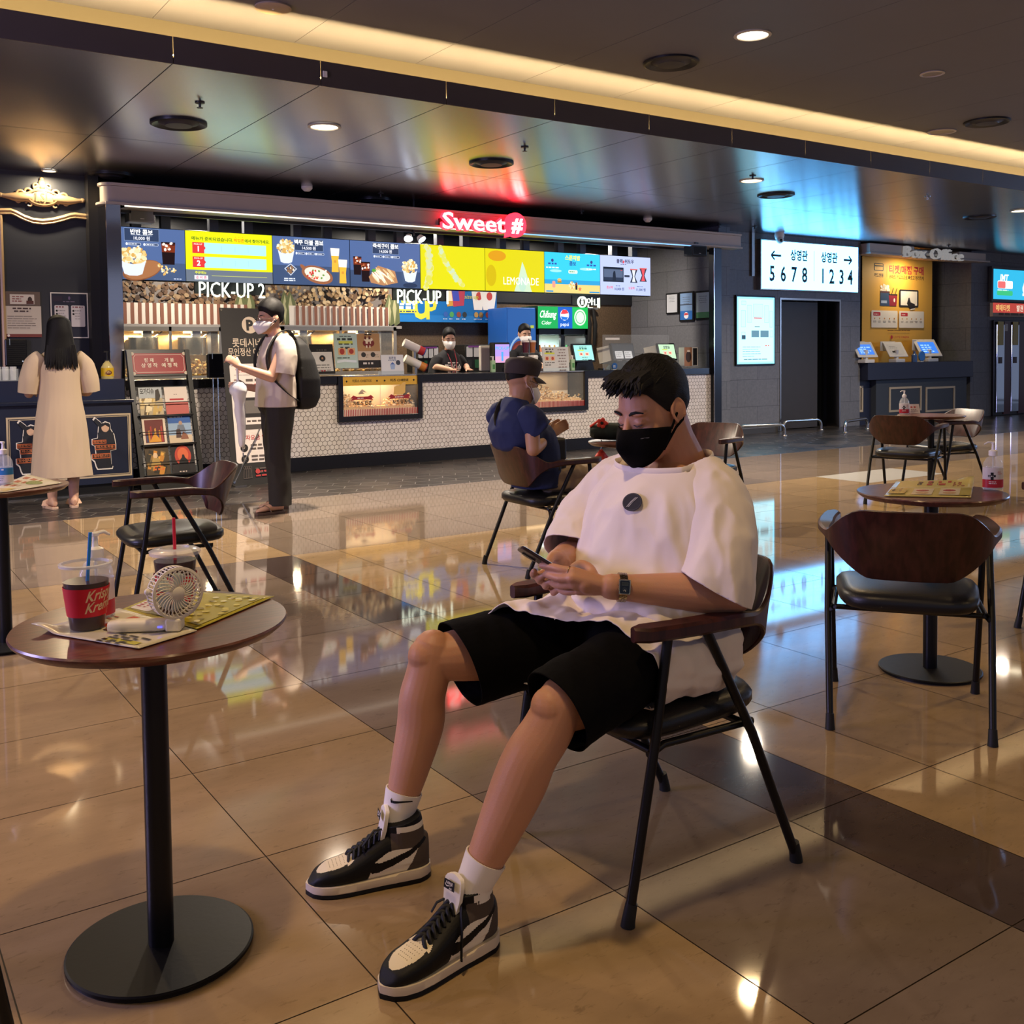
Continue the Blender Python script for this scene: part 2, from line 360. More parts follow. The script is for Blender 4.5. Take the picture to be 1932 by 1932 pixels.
for x0, x1 in zip(jx, jx[1:]): fa.bx(x0+.003, x1-.003, Y_FASCIA-.012, Y_FASCIA, CEIL_LOW-.005, FZ, mat('#4a423f', rough=.5, var=.1, vs=3))
fa.build('trim_1', kind='structure')
cv = M(); cv.bx(-9, 25, Y_COVE, Y_COVE+.05, CEIL_LOW+.04, CEIL_HIGH+.02, CREAM); cv.build('trim_2', kind='structure')
strip = thing('cove_light', 'long warm light strip hidden in the ceiling cove behind the dark fascia', 'light strip', (8, Y_FASCIA+.05, CEIL_LOW+.041))
M().bx(-17, 17, -.03, .03, 0, .012, STEEL).build('channel', strip)
M().bx(-17, 17, -.02, .02, .012, .02, mat('#ffd890', emit=140, samp=True)).build('diffuser', strip)
# enclosing walls of the hall
STONE = bpy.data.materials.new('material'); STONE.use_nodes = True
def stone(m, c0, c1, mort, sc=(1.0, 1.0)):
    nt = m.node_tree; b = nt.nodes['Principled BSDF']; L = nt.links.new; N = nt.nodes.new
    tc = N('ShaderNodeTexCoord'); sp = N('ShaderNodeSeparateXYZ'); L(tc.outputs['Object'], sp.inputs[0]); ad = N('ShaderNodeMath'); L(sp.outputs[0], ad.inputs[0]); L(sp.outputs[1], ad.inputs[1])
    cb = N('ShaderNodeCombineXYZ'); L(ad.outputs[0], cb.inputs[0]); L(sp.outputs[2], cb.inputs[1])
    br = N('ShaderNodeTexBrick'); L(cb.outputs[0], br.inputs['Vector']); br.inputs['Scale'].default_value = 1; br.inputs['Brick Width'].default_value = .9; br.inputs['Row Height'].default_value = .42; br.inputs['Mortar Size'].default_value = .004
    br.inputs['Color1'].default_value = (*lin(c0), 1); br.inputs['Color2'].default_value = (*lin(c1), 1); br.inputs['Mortar'].default_value = (*lin(mort), 1)
    n = N('ShaderNodeTexNoise'); n.inputs['Scale'].default_value = 30; n.inputs['Detail'].default_value = 8; L(tc.outputs['Object'], n.inputs['Vector'])
    hs = N('ShaderNodeHueSaturation'); L(br.outputs[0], hs.inputs['Color']); mr = N('ShaderNodeMapRange'); mr.inputs[3].default_value = .7; mr.inputs[4].default_value = 1.3; L(n.outputs[0], mr.inputs[0]); L(mr.outputs[0], hs.inputs['Value'])
    L(hs.outputs[0], b.inputs['Base Color']); b.inputs['Roughness'].default_value = .5
stone(STONE, '#6c6d72', '#626369', '#45464a')
NAVY = mat('#2b2e38', rough=.5, var=.12, vs=3, bump=.15, bs=6, stretch=(.4, 1, 3))
YW = 10.95
M().bx(10.9, 12.5, YW, YW+.2, 0, 3.1, STONE).bx(12.5, 13.98, YW, YW+.2, 2.12, 3.1, STONE).bx(13.98, 14.5, YW, YW+.2, 0, 3.1, STONE).bx(14.45, 14.5, YW+.2, 12.2, 0, 3.1, STONE).build('wall_back', kind='structure')
M().bx(17.75, 25, YW, YW+.2, 0, 3.1, STONE).bx(17.75, 17.8, YW+.2, 12.2, 0, 3.1, STONE).build('wall_right', kind='structure')
M().bx(14.4, 17.9, 12.2, 12.35, 0, 3.1, mat('#4b4744', rough=.6, var=.15, vs=9)).build('wall_back', kind='structure')
M().bx(10.8, 10.9, 10.6, 12.6, 0, 3.1, STONE).build('wall_right', kind='structure')
M().bx(-9, 2.29, 10.9, 11.05, 0, 3.1, NAVY).build('wall_left', kind='structure')
# doorway in the grey wall: dark recess with a plain dark leaf standing open inside
d = M(); dm = mat('#35312f', rough=.5, var=.15, vs=6)
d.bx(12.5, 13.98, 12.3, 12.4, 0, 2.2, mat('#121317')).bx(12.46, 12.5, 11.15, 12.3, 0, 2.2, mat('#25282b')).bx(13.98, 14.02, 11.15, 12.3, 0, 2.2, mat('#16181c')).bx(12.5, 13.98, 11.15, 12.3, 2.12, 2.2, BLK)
d.build('wall_back', kind='structure')
dr = M().bx(12.53, 13.68, 11.17, 11.22, .01, 2.08, dm).build('door_1', kind='structure', bevel=.004)
M().bx(12.5, 12.53, YW-.012, 11.2, 0, 2.12, STEEL).bx(13.95, 13.98, YW-.012, 11.2, 0, 2.12, STEEL).bx(12.53, 13.95, YW-.012, 11.2, 2.09, 2.12, STEEL).build('door_frame', dr)
M().bx(10.92, 12.46, YW-.015, YW, 0, .08, mat('#3a3836')).build('baseboard_back', kind='structure')
# ------------------------------------------------------------------ snack kiosk
YC = 10.57
def box_on(px0, py0, px1, py1, Y):
    a = WY(px0, py1, Y); b = WY(px1, py0, Y); return a[0], b[0], a[2], b[2]
TOPB = mat('#15151a', rough=.25, spec=.6); HEXW = hexmat(.056, '#3b2a20', ['#d9d0c9', '#d4cbc4', '#dcd4ce'], g=.455, rough=.3, grough=.5, upright=True)
xL, xR = 2.36, 10.66
wl = WY(636, 797, YC)[0]; wr = WY(795, 797, YC)[0]; ww = wr-wl; w2r = WY(1107, 775, YC)[0]; w2l = w2r-ww; zb = WY(636, 797, YC)[2]; zt = 1.045
ctr = thing('kiosk_counter', 'long snack counter faced in white honeycomb tiles with a black top and black plinth', 'counter', (0, YC, 0))
front = M()
for a, b in ((xL, wl), (wr, w2l), (w2r, xR)): front.bx(a, b, 0, .1, .155, .95, HEXW)
for a, b in ((wl, wr), (w2l, w2r)): front.bx(a, b, 0, .1, .155, zb, HEXW)
front.build('tiled_front', ctr)
M().bx(xL, xR, -.012, .09, 0, .155, TOPB).build('plinth', ctr, bevel=.003)
t = M()
for a, b in ((xL, wl), (wr, w2l), (w2r, xR)): t.bx(a, b, -.03, .62, .955, zt, TOPB)
t.bx(wl, wr, .55, .62, .955, zt, TOPB).bx(w2l, w2r, .55, .62, .955, zt, TOPB).build('countertop', ctr, bevel=.004)
M().bx(xL, xR, .56, .62, 0, .95, mat('#222226')).build('back_panel', ctr)
STRIPE_R = mat('#a5292d', rough=.5)
def window_case(x0, x1, lab, seed, texts):
    o = thing('popcorn_display_case', lab, 'display case', (x0+.003, YC, zb+.003), group=None)
    W_, H_ = x1-x0-.006, zt-zb-.003; f = .06
    M().bx(0, f, -.045, .3, 0, H_, TOPB).bx(W_-f, W_, -.045, .3, 0, H_, TOPB).bx(f, W_-f, -.045, .3, 0, f, TOPB).build('frame', o, bevel=.004)
    M().bx(f, W_-f, -.03, .54, H_-.012, H_, mat('#c9c7c2', rough=.2, metal=.8)).build('top_ledge', o)
    M().bx(f, W_-f, .33, .345, f, H_, mat('#d8cfc2', rough=.5)).bx(f, W_-f, 0, .33, f, f+.01, mat('#d8cfc2')).build('inner_panel', o)
    M().rect(f, f, W_-2*f, H_-f-.015, GLASS).rect((W_)/2-.002, f, .004, H_-f, mat('#c0bdb8', rough=.3)).build('glass_pane', o, loc=(0, -.01, 0), rot=FACE, rec=False)
    c = M(); n = 44; sw = (W_-2*f)/(2*n+1)
    c.rect(f, f, W_-2*f, .075, mat('#e7d9c4'))
    for k in range(n+1): c.rect(f+2*k*sw, f, sw, .075, STRIPE_R)
    if texts:
        c.rect(f, H_-.115, W_-2*f, .1, mat('#d8a83c')); mid = W_/2
        for cx, (a, b, k) in zip((f+(mid-f)/2, mid+(mid-f)/2), texts):
            c.txt(a, cx, H_-.075, .026, BLK, bold=.02, fit=.24); c.txt('· ◆ ·', cx-.19, H_-.075, .02, BLK).txt('· ◆ ·', cx+.19, H_-.075, .02, BLK)
            y = H_*.56
            c.poly([(cx-.15, y-.03), (cx-.11, y+.005), (cx-.07, y-.012), (cx+.07, y-.012), (cx+.11, y+.005), (cx+.15, y-.03), (cx+.12, y-.03), (cx+.14, y-.055), (cx+.075, y-.046), (cx-.075, y-.046), (cx-.14, y-.055), (cx-.12, y-.03)], mat('#9c2530'))
            c.bars(cx-.06, y-.034, .12, 1, .01, .009, WHT, 3); c.txt(b, cx, y-.105, .034, BLK, bold=.03)
            if k: c.poly([(cx-.08, y), (cx-.07, y+.09), (cx-.03, y+.105), (cx, y+.1), (cx+.05, y+.14), (cx+.08, y+.14), (cx+.075, y+.02), (cx+.04, y+.0)], mat('#e0b568'))
            else: c.poly([(cx-.06, y+.02), (cx, y+.075), (cx+.06, y+.03), (cx+.02, y+.04)], mat('#c8b49a')).poly([(cx-.05, y+.015), (cx-.01, y+.05), (cx+.03, y+.02)], mat('#a9977f'))
    c.build('printed_graphics', o, loc=(0, -.016, 0), rot=FACE, rec=False)
    rn = random.Random(seed); pm = [mat('#e9cf9f', rough=.8), mat('#dfb67c', rough=.8), mat('#f0e0bd', rough=.8)]; p = M()
    for k in range(620):
        x = rn.uniform(f+.02, W_-f-.02); h = .1+.05*math.sin(x*7+seed)+.03*math.sin(x*19)+(.04 if k % 3 else -.05)
        p.T = Matrix.Translation((x, rn.uniform(.015, .2), f+max(.03, h*rn.uniform(.3, 1.35)))) @ Matrix.Rotation(rn.uniform(0, 6), 4, 'Z') @ Matrix.Rotation(rn.uniform(0, 6), 4, 'X')
        s_ = rn.uniform(.7, 1.1); p.add([(-.022*s_, 0, -.008), (.022*s_, 0, -.008), (.018*s_, .01, .008), (-.015*s_, .012, .01), (0, -.012, .012)], [(0, 1, 2, 3), (0, 4, 1), (1, 4, 2), (2, 4, 3), (3, 4, 0)], rn.choice(pm))
    p.T = None; p.bx(f+.01, W_-f-.01, .02, .3, f+.01, f+.1, pm[1]); p.build('popcorn', o, kind='stuff')
    return o
window_case(wl, wr, 'black framed popcorn display case with yellow header and red ribbons, below the female clerk', 1, (('치토스 CHEETOS', '치토스 팝콘', 0), ('치즈 CHEESE', '치즈 팝콘', 1)))
window_case(w2l, w2r, 'black framed popcorn display case in the counter behind the seated man in the cap', 5, None)
for x0 in (wl, w2l): area('case_lamp', (x0+ww/2, YC+.2, 1.0), .7, 3.0 if x0 == wl else .8, (1, .72, .4), shape='RECTANGLE', size_y=.1)
# ---- header beam
HB = mat('#bfb2a5', rough=.45, var=.08, vs=4)
hd = thing('kiosk_header', 'long greige cornice beam with rounded left end running above the snack kiosk', 'header beam', (0, 10.45, 2.79))
def prof(x): return [(x, 0, .03), (x, .0, .15), (x, -.02, .155), (x, -.02, .18), (x, .3, .18), (x, .3, -.02), (x, .15, -.02), (x, .15, .0), (x, -.035, 0), (x, -.035, .025)]
rg = []
for k in range(7):
    a = rad(90-15*k); rg.append([(2.30+.16*(1-math.sin(a))-.0, y if y > .1 else y, z) for _, y, z in prof(0)])
h = M(); X0, X1 = 2.27, 11.1
h.bx(X0+.1, X1, 0, .3, 0, .165, HB).bx(X0+.08, X1, -.02, .3, .165, .195, HB).bx(X0+.02, X1+.0, -.04, .3, -.022, 0.004, HB)
h.cyl((X0+.1, .1, 0), (X0+.1, .1, .165), .1, HB, n=24).cyl((X0+.1, .1, .165), (X0+.1, .1, .195), .12, HB, n=24).cyl((X0+.1, .1, -.022), (X0+.1, .1, .004), .14, HB, n=24)
h.build('beam', hd, bevel=.004)
M().bx(X0+.2, 6.9, -.036, -.02, -.034, -.023, mat('#fff0d8', emit=1.6)).bx(6.9, X1-.9, -.036, -.02, -.034, -.023, mat('#7fb8ff', emit=1.5)).build('light_strip', hd)
# ---- neon sign
sg = thing('neon_sign', 'glowing red script sign mounted on the front of the kiosk header', 'sign', tuple(WY(910, 436, 10.36)), rot=FACE)
sx0 = WY(832, 430, 10.36)[0]-sg.location[0]; sx1 = WY(952, 430, 10.36)[0]-sg.location[0]
RED = mat('#ff2030', emit=5, samp=True); PINKW = mat('#ffb0a8', emit=3.2, samp=True)
M().text3('Sweet', (sx0+sx1)/2, .0, .19, .05, RED, bold=.045, fit=sx1-sx0).build('red_letters', sg)
m_ = M(); m_.z = .03; m_.text3('Sweet', (sx0+sx1)/2, .0, .19, .012, PINKW, bold=.012, fit=(sx1-sx0)*.985).build('bright_cores', sg)
q = M(); bx_ = sx1+.155; q.cyl((bx_, .1, -.025), (bx_, .1, .025), .15, RED, n=32); q.prism([(bx_-.13, .05), (bx_-.15, -.06), (bx_-.04, -.03)], -.025, .025, RED).build('speech_bubble', sg)
m_ = M(); m_.z = .035; m_.text3('#', bx_, .02, .17, .01, mat('#ffe0dc', emit=4), bold=.03, shear=.15).build('hash_mark', sg)
M().bx(sx0, sx1+.25, .04, .12, -.06, -.03, mat('#501015')).build('mounting_rail', sg)
# ---- interior shell
DK = mat('#1b1a1c', rough=.45); GOLDW = mat('#6b5845', rough=.35, var=.6, vs=55, metal=.35)
YB = 12.55
sh = M(); sh.bx(2.2, 10.8, YB, YB+.1, 0, 3.1, GOLDW).build('wall_back', kind='structure')
M().bx(2.2, 2.3, 10.75, YB, 0, 3.1, DK).build('wall_left', kind='structure')
M().bx(2.3, 10.8, 10.78, YB, 2.98, 3.0, mat('#2a2624', rough=.3)).bx(2.3, 10.8, 10.76, 10.8, 2.74, 3.0, DK).build('ceiling', kind='structure')
M().bx(2.3, 10.8, YB-.03, YB, 2.04, 2.98, mat('#24262b', rough=.4)).build('trim_3', kind='structure')
M().bx(2.29, 2.43, 10.42, 10.92, 0, 2.79, mat('#c4c6cc', rough=.1, metal=1)).build('trim_4', kind='structure', bevel=.005)
p0 = WY(1352, 600, 10.5)[0]
M().bx(p0-.05, p0+.1, 10.5, 10.6, 0, 2.79, mat('#191a1d', rough=.3, metal=.4)).bx(p0-.06, p0-.045, 10.49, 10.5, .0, 2.79, mat('#8f8a85', rough=.15, metal=1)).bx(10.9, 11.05, 10.62, 10.95, 0, 3.1, STONE).build('trim_5', kind='structure')
# ---- menu screens
YS = 11.2
def smid(px): return 476+(px-212)*(523-476)/1014
SX = [WY(p, smid(p), YS)[0] for p in (210, 350, 514, 660, 793, 915, 1027, 1132, 1227)]
sw = (SX[-1]-SX[0])/8
SZ0, SZ1 = 2.105, 2.655; SH = SZ1-SZ0
e = lambda c, s=1.05: E(c, s)
BG = lambda c, s=1.2: E(c, s, True)
def corn(c, cx, cy, rx, ry, n, seed, cols=('#f2dfae', '#e8c680', '#fff3d0', '#d9a95a'), s=1.05, em=True, k=.17):
    rn = random.Random(seed); ms = [e(q, s) if em else P(q) for q in cols]
    for i in range(n):
        a = rn.uniform(0, 6.28); r_ = math.sqrt(rn.uniform(0, 1)); c.oval(cx+rx*r_*math.cos(a), cy+ry*r_*math.sin(a), rx*k*rn.uniform(.7, 1.3), rx*k*rn.uniform(.6, 1.1), rn.choice(ms), n=7, a=a); c.z -= .00022
    c.z += .0005
def bowl(c, x, y, w_, h_, seed):
    corn(c, x, y+h_*.45, w_*.5, h_*.42, 90, seed)
    c.poly([(x-w_*.5, y+h_*.25), (x-w_*.34, y-h_*.42), (x-w_*.15, y-h_*.5), (x+w_*.15, y-h_*.5), (x+w_*.34, y-h_*.42), (x+w_*.5, y+h_*.25), (x+w_*.3, y+h_*.1), (x, y+h_*.05), (x-w_*.3, y+h_*.1)], e('#dfe6f2'))
def cola(c, x, y, w_, h_):
    c.poly([(x-w_*.42, y), (x-w_*.5, y+h_), (x+w_*.5, y+h_), (x+w_*.42, y)], e('#1c0f12')); c.poly([(x-w_*.46, y+h_*.55), (x-w_*.5, y+h_*.93), (x+w_*.5, y+h_*.93), (x+w_*.46, y+h_*.55)], e('#7a3018'))
    rn = random.Random(int(x*100)); 
    for i in range(12): c.oval(x+rn.uniform(-.38, .38)*w_, y+h_*rn.uniform(.62, .98), w_*.13, w_*.1, e(rn.choice(('#c8794a', '#efe3dc', '#8d3c20', '#3a1c18'))), n=6, a=i)
def head(c, x, y, t1, t2, icons=2):
    c.rect(x-.18, y-.055, .36, .135, e('#31405e')); c.frame(x-.18, y-.055, .36, .135, .003, e('#8ea3c8'))
    c.txt(t1, x, y+.02, .042, e('#ffffff', 1.3), bold=.025); c.line((x-.11, y+.008), (x+.11, y+.008), .003, e('#c8d4ea')); c.txt(t2, x, y-.04, .032, e('#f4f6ff'), bold=.015)
    for k in range(icons):
        xx = x-.17+k*(.36/icons); c.oval(xx+.015, y-.088, .012, .016, e('#e6ecf8'), n=8); c.rr(xx+.03, y-.1, .26/icons, .026, .008, e('#dfe6f5')); c.rr(xx+.034, y-.097, .26/icons-.008, .02, .006, e('#3c4c6c')); c.bars(xx+.04, y-.092, .24/icons-.02, 1, .01, .009, e('#dfe6f5'), k)
def menu(i, lab):
    x0, x1 = SX[i], SX[i+1]; o = thing('menu_screen', lab, 'screen', (x0, YS, SZ0), rot=FACE, group='menu screens above the kiosk counter')
    W_ = x1-x0; M().bx(.003, W_-.003, -.012, SH+.008, -.075, -.006, BLK).build('housing', o, bevel=.004)
    [M().bx(W_*k, W_*k+.1, SH-.06, 2.99-SZ0, -.16, -.075, mat('#55585e', rough=.35, metal=.6)).build('hanger', o) for k in (.3, .7)]
    return o, M(), W_
SL = BG('#4d6391')
o, c, W_ = menu(0, 'menu screen at the left end showing a popcorn bowl and a glass of cola')
c.rect(.004, 0, W_-.008, SH, SL).rect(.004, 0, W_-.008, SH*.34, e('#47597c')); c.oval(W_*.4, .1, W_*.27, .1, e('#8a5636'), 24, .3).oval(W_*.41, .105, W_*.25, .09, e('#a87048'), 24, .3)
bowl(c, W_*.28, .15, .27, .22, 1); cola(c, W_*.76, .17, .15, .24); cola(c, .02, .14, .08, .2); head(c, W_*.4, .46, '반반 콤보', '10,000 원')
for k, (x, y) in enumerate(((.64, .15), (.7, .08), (.74, .13), (.82, .11), (.66, .1))): corn(c, W_*x, y, .025, .02, 6, k, k=.5)
c.bars(W_*.82, .012, .13, 1, .01, .01, e('#c7d0e6'), 4); c.build('display', o, rec=False)
o, c, W_ = menu(1, 'menu screen, second from the left, yellow with two red pick-up number tags')
c.rect(.002, 0, W_-.004, SH, BG('#d9e010')).rect(.002, 0, W_-.004, SH*.235, e('#6d7683'))
c.txt('메뉴가 준비되었습니다.', .07, .455, .03, e('#2f5a20'), 'L', bold=.02, fit=.46).txt('픽업존', .54, .455, .03, e('#f07818'), 'L', bold=.02, fit=.12).txt('에서 찾아가세요.', .665, .455, .03, e('#2f5a20'), 'L', bold=.02, fit=.29)
for k in range(3): c.oval(.56+.04*k, .508, .004, .004, e('#f07818'), 6)
for k, y in enumerate((.31, .155)):
    c.rect(.075, y, W_-.15, .118, BG('#a9dcec')); c.poly([(.075, y), (.075, y+.118), (.205, y+.118), (.205, y+.08), (.222, y+.059), (.205, y+.038), (.205, y)], e('#e03a3a'))
    c.txt('PICK-UP', .14, y+.09, .018, e('#ffe2dc'), bold=.02).txt(str(k+1), .14, y+.02, .055, e('#ffffff', 1.3), bold=.03)
    for q in (.4, .55, .7): c.rect(q, y+.03, .002, .06, e('#8cc4d8'))
c.txt('주문메뉴', .16, .085, .024, e('#e4e83a'), bold=.02).rect(.09, .022, .15, .046, e('#f2eef4')).txt('준 비 중', .165, .032, .025, e('#d06078'), bold=.02).rect(.28, .065, W_-.35, .004, e('#dfe35a')); c.build('display', o, rec=False)
o, c, W_ = menu(2, 'menu screen, third from the left, showing popcorn, a pizza board and two beers')
c.rect(.004, 0, W_-.008, SH, SL).rect(.004, 0, W_-.008, SH*.4, e('#3f5173')); bowl(c, W_*.17, .34, .2, .2, 9); head(c, W_*.46, .45, '맥주 더블 콤보', '14,500 원', 3)
c.poly([(W_*.14, .18), (W_*.22, .24), (W_*.3, .18), (W_*.22, .1)], e('#c9d2e2')).poly([(W_*.155, .18), (W_*.22, .228), (W_*.285, .18), (W_*.22, .113)], e('#2d3a56')); corn(c, W_*.22, .17, .04, .035, 14, 3, ('#e8dcc8', '#8d6a50'), k=.4); c.bars(W_*.1, .06, .2, 2, .022, .012, e('#dfe6f5'), 5, 'C')
c.oval(W_*.56, .12, .2, .1, e('#9b6243'), 24, -.25).oval(W_*.38, .2, .05, .022, e('#9b6243'), 12, -.7); c.oval(W_*.56, .125, .165, .075, e('#f0e2d0'), 20, -.25)
rn = random.Random(4)
for k in range(34): c.oval(W_*.56+rn.uniform(-.13, .13), .125+rn.uniform(-.05, .05), .015, .012, e(rn.choice(('#d9483a', '#c03a30', '#f6eede', '#e0a070', '#6f9a4a'))), 6, k)
for x, y in ((.79, .16), (.89, .03)):
    c.poly([(W_*x-.045, y), (W_*x-.04, y+.12), (W_*x-.058, y+.26), (W_*x+.058, y+.26), (W_*x+.04, y+.12), (W_*x+.045, y)], e('#f1b93e')); c.poly([(W_*x-.049, y+.19), (W_*x-.058, y+.28), (W_*x+.058, y+.28), (W_*x+.049, y+.19)], e('#fdf6e6')); c.rect(W_*x-.015, y+.11, .03, .03, e('#d8963a'))
c.build('display', o, rec=False)
o, c, W_ = menu(3, 'menu screen, fourth from the left, showing colas, a grilled squid plate and popcorn')
c.rect(.004, 0, W_-.008, SH, SL).rect(.004, 0, W_-.008, SH*.36, e('#3f5173')); head(c, W_*.5, .46, '즉석구이 콤보', '14,000 원', 3); cola(c, W_*.1, .14, .11, .22); cola(c, W_*.21, .06, .12, .24)
c.poly([(W_*.25, .12), (W_*.38, .26), (W_*.62, .2), (W_*.66, .06), (W_*.46, .02), (W_*.28, .05)], e('#b9855c')); rn = random.Random(8)
for k in range(22): c.oval(W_*.46+rn.uniform(-.12, .12), .13+rn.uniform(-.05, .06), .07, .012, e(rn.choice(('#f3e4c6', '#e6c690', '#d6a868', '#fbf2dc'))), 8, 2.4+rn.uniform(-.3, .3))
c.oval(W_*.32, .2, .03, .02, e('#59a03c'), 8); bowl(c, W_*.83, .17, .2, .2, 21); c.oval(W_*.83, .03, .1, .03, e('#2a3853')); c.build('display', o, rec=False)
o, c, W_ = menu(4, 'menu screen, fifth from the left, all yellow with a pale splash')
c.rect(.003, 0, W_-.006, SH, BG('#e2dc12', 1.0)); rn = random.Random(3)
for k in range(60):
    t_ = rn.uniform(0, 1); x = W_*(.1+.12*math.sin(t_*3.1)); y = SH*(1-t_)+rn.uniform(-.02, .02); c.oval(x*.5+rn.uniform(0, .05), y, rn.uniform(.015, .05), rn.uniform(.02, .05), e(rn.choice(('#e9e99a', '#ece87a', '#e6e45c', '#dfe6b0')), .9), 9, k); c.z -= .0002
for k in range(40): t_ = rn.uniform(0, 1); c.oval(W_*(.3+.36*t_**1.5), SH*(.95-.9*t_)+rn.uniform(-.02, .02), .03+.02*rn.random(), .03, e(rn.choice(('#e9e99a', '#e6e86a', '#d6eac0')), .9), 9, k); c.z -= .0002
c.build('display', o, rec=False)
o, c, W_ = menu(5, 'menu screen, sixth from the left, yellow with white lettering and a pale triangle')
c.rect(.003, 0, W_-.006, SH, BG('#e0d40a', 1.0)); c.oval(W_*.2, .46, .14, .07, e('#e8a416', .9)).oval(W_*.1, .2, .08, .14, e('#dcc004', .9)); c.poly([(W_*.62, .4), (W_*.66, .32), (W_*.78, 0), (W_*.48, 0), (W_*.56, .2)], e('#d5eccb', .95)); c.oval(W_*.62, .1, .06, .1, e('#c4e6cf', .95))
c.txt('LEMONADE', W_*.6, .09, .1, e('#fffef0', 1.2), fit=W_*.6); c.build('display', o, rec=False)
o, c, W_ = menu(6, 'menu screen, second from the right, turquoise beach scene with small snack pictures')
c.rect(.003, 0, W_-.006, SH, BG('#35bfe4')).rect(.003, .12, W_-.006, .06, e('#2f9fd6')).rect(.003, 0, W_-.006, .12, e('#efd07a')); c.oval(W_*.2, .3, .1, .02, e('#9fe4f2')).oval(W_*.75, .34, .12, .02, e('#9fe4f2'))
c.txt('스폰지밥', W_*.5, .46, .05, e('#f8e838', 1.2), bold=.03).txt('콤보', W_*.5, .385, .045, e('#274a9c'), bold=.03)
for x in (.14, .84): c.oval(W_*x, .44, .022, .022, e('#3a3f88')).bars(W_*x-.1, .385, .2, 1, .03, .022, e('#2b4fa8'), 7, 'C').bars(W_*x-.11, .335, .22, 1, .03, .016, e('#f2f8fa'), 9, 'C')
c.rr(W_*.42, .27, .16, .05, .02, e('#d8f2dc')).bars(W_*.44, .29, .12, 1, .02, .012, e('#3a8a58'), 2); corn(c, W_*.48, .1, .05, .05, 20, 6, k=.3); cola(c, W_*.56, .05, .04, .1); c.rr(W_*.13, .07, .05, .09, .015, e('#f09a8a')).rr(W_*.22, .14, .07, .03, .012, e('#c07a30')).oval(W_*.255, .18, .035, .018, e('#e8b65a')).rect(W_*.22, .135, .07, .01, e('#5aa83a'))
c.poly([(W_*.62+.035*math.sin(k*.628)*(1 if k % 2 == 0 else .45), .06+.035*math.cos(k*.628)*(1 if k % 2 == 0 else .45)) for k in range(10)], e('#f2704a')); c.rect(.02, .01, .12, .02, e('#2b8fd0')).rect(W_-.2, .01, .18, .02, e('#2b8fd0')); c.build('display', o, rec=False)
o, c, W_ = menu(7, 'menu screen at the right end, pale lilac with a dark film still and hourglass cups')
c.rect(.003, 0, W_-.003, SH, BG('#b9c4ee', 1.1)); c.txt('블랙', W_*.44, .455, .045, e('#3b3556'), 'R', bold=.03).txt('위도우', W_*.48, .455, .045, e('#3b3556'), 'L', bold=.03).oval(W_*.46, .47, .016, .022, e('#e0424a')).bars(W_*.4, .43, .12, 1, .02, .012, e('#6a6488'), 3)
c.rect(W_*.06, .18, W_*.4, .21, e('#12151f')).rect(W_*.075, .2, W_*.37, .16, e('#56637d')).rect(W_*.075, .2, W_*.37, .045, e('#242c40')).poly([(W_*.24, .2), (W_*.25, .3), (W_*.265, .335), (W_*.29, .335), (W_*.3, .3), (W_*.31, .2)], e('#161a26')).rect(W_*.4, .345, .03, .01, e('#d9302a'))
for x, y, k in ((.66, .18, '#1c1d26'), (.85, .2, '#3a3340')):
    c.poly([(W_*x-.07, y), (W_*x-.025, y+.09), (W_*x-.07, y+.19), (W_*x+.07, y+.19), (W_*x+.025, y+.09), (W_*x+.07, y)], e(k)); c.poly([(W_*x-.035, y+.01), (W_*x-.012, y+.09), (W_*x-.035, y+.18), (W_*x+.035, y+.18), (W_*x+.012, y+.09), (W_*x+.035, y+.01)], e('#e8505a' if k != '#1c1d26' else '#dfe3f2')); c.rect(W_*x-.07, y+.183, .14, .014, e('#e06058'))
c.rr(W_*.47, .255, .1, .03, .01, e('#2a2d3a')); c.txt('콤보팩', W_*.18, .085, .03, e('#e06878'), bold=.02).txt('10,000 원', W_*.37, .065, .034, e('#3d4c7c'), bold=.02).txt('싱글팩', W_*.61, .085, .03, e('#e06878'), bold=.02).txt('11,000 원', W_*.8, .065, .034, e('#3d4c7c'), bold=.02).bars(W_*.3, .12, .12, 1, .02, .012, e('#6a78a8'), 3).bars(W_*.72, .12, .12, 1, .02, .012, e('#6a78a8'), 4); c.build('display', o, rec=False)
# ---- lit word signs under the screens
def word(t, px0, py0, px1, py1, Y, lab, pre=None):
    a = WY(px0, py1, Y); b = WY(px1, py0, Y); w_ = b[0]-a[0]; h = (b[2]-a[2])
    o = thing('word_sign', lab, 'sign', tuple(a), rot=FACE); gm = mat('#f4ffe6', emit=2.2, samp=True); off = 0
    if pre: 
        q = M(); q.z = .03; q.ring(h*.5, h*.46, h*.52, h*.52, h*.09, gm).rect(h*.44, h*.2, h*.14, h*.38, gm).oval(h*.51, h*.72, h*.08, h*.08, gm); q.build('info_symbol', o, solid=.03); off = h*1.25
    m_ = M(); m_.text3(t, off+(w_-off)/2, .0, h*(.78 if pre else .86), .02, gm, bold=(-.02 if pre else -.006), fit=w_-off).build('lit_letters', o)
    M().bx(-.03, w_+.03, h*.2, h*1.1, -.09, -.06, mat('#1a1b1e')).build('backing', o)
word('PICK-UP 2', 376, 530, 499, 560, 11.14, 'white glowing pick-up sign under the yellow screen, left one of two')
word('PICK-UP 1', 750, 544, 845, 572, 11.14, 'white glowing pick-up sign in front of the blue cup banner, right one of two')
word('안내', 1088, 560, 1131, 579, 11.14, 'small white glowing information sign with an i in a circle', pre=True)
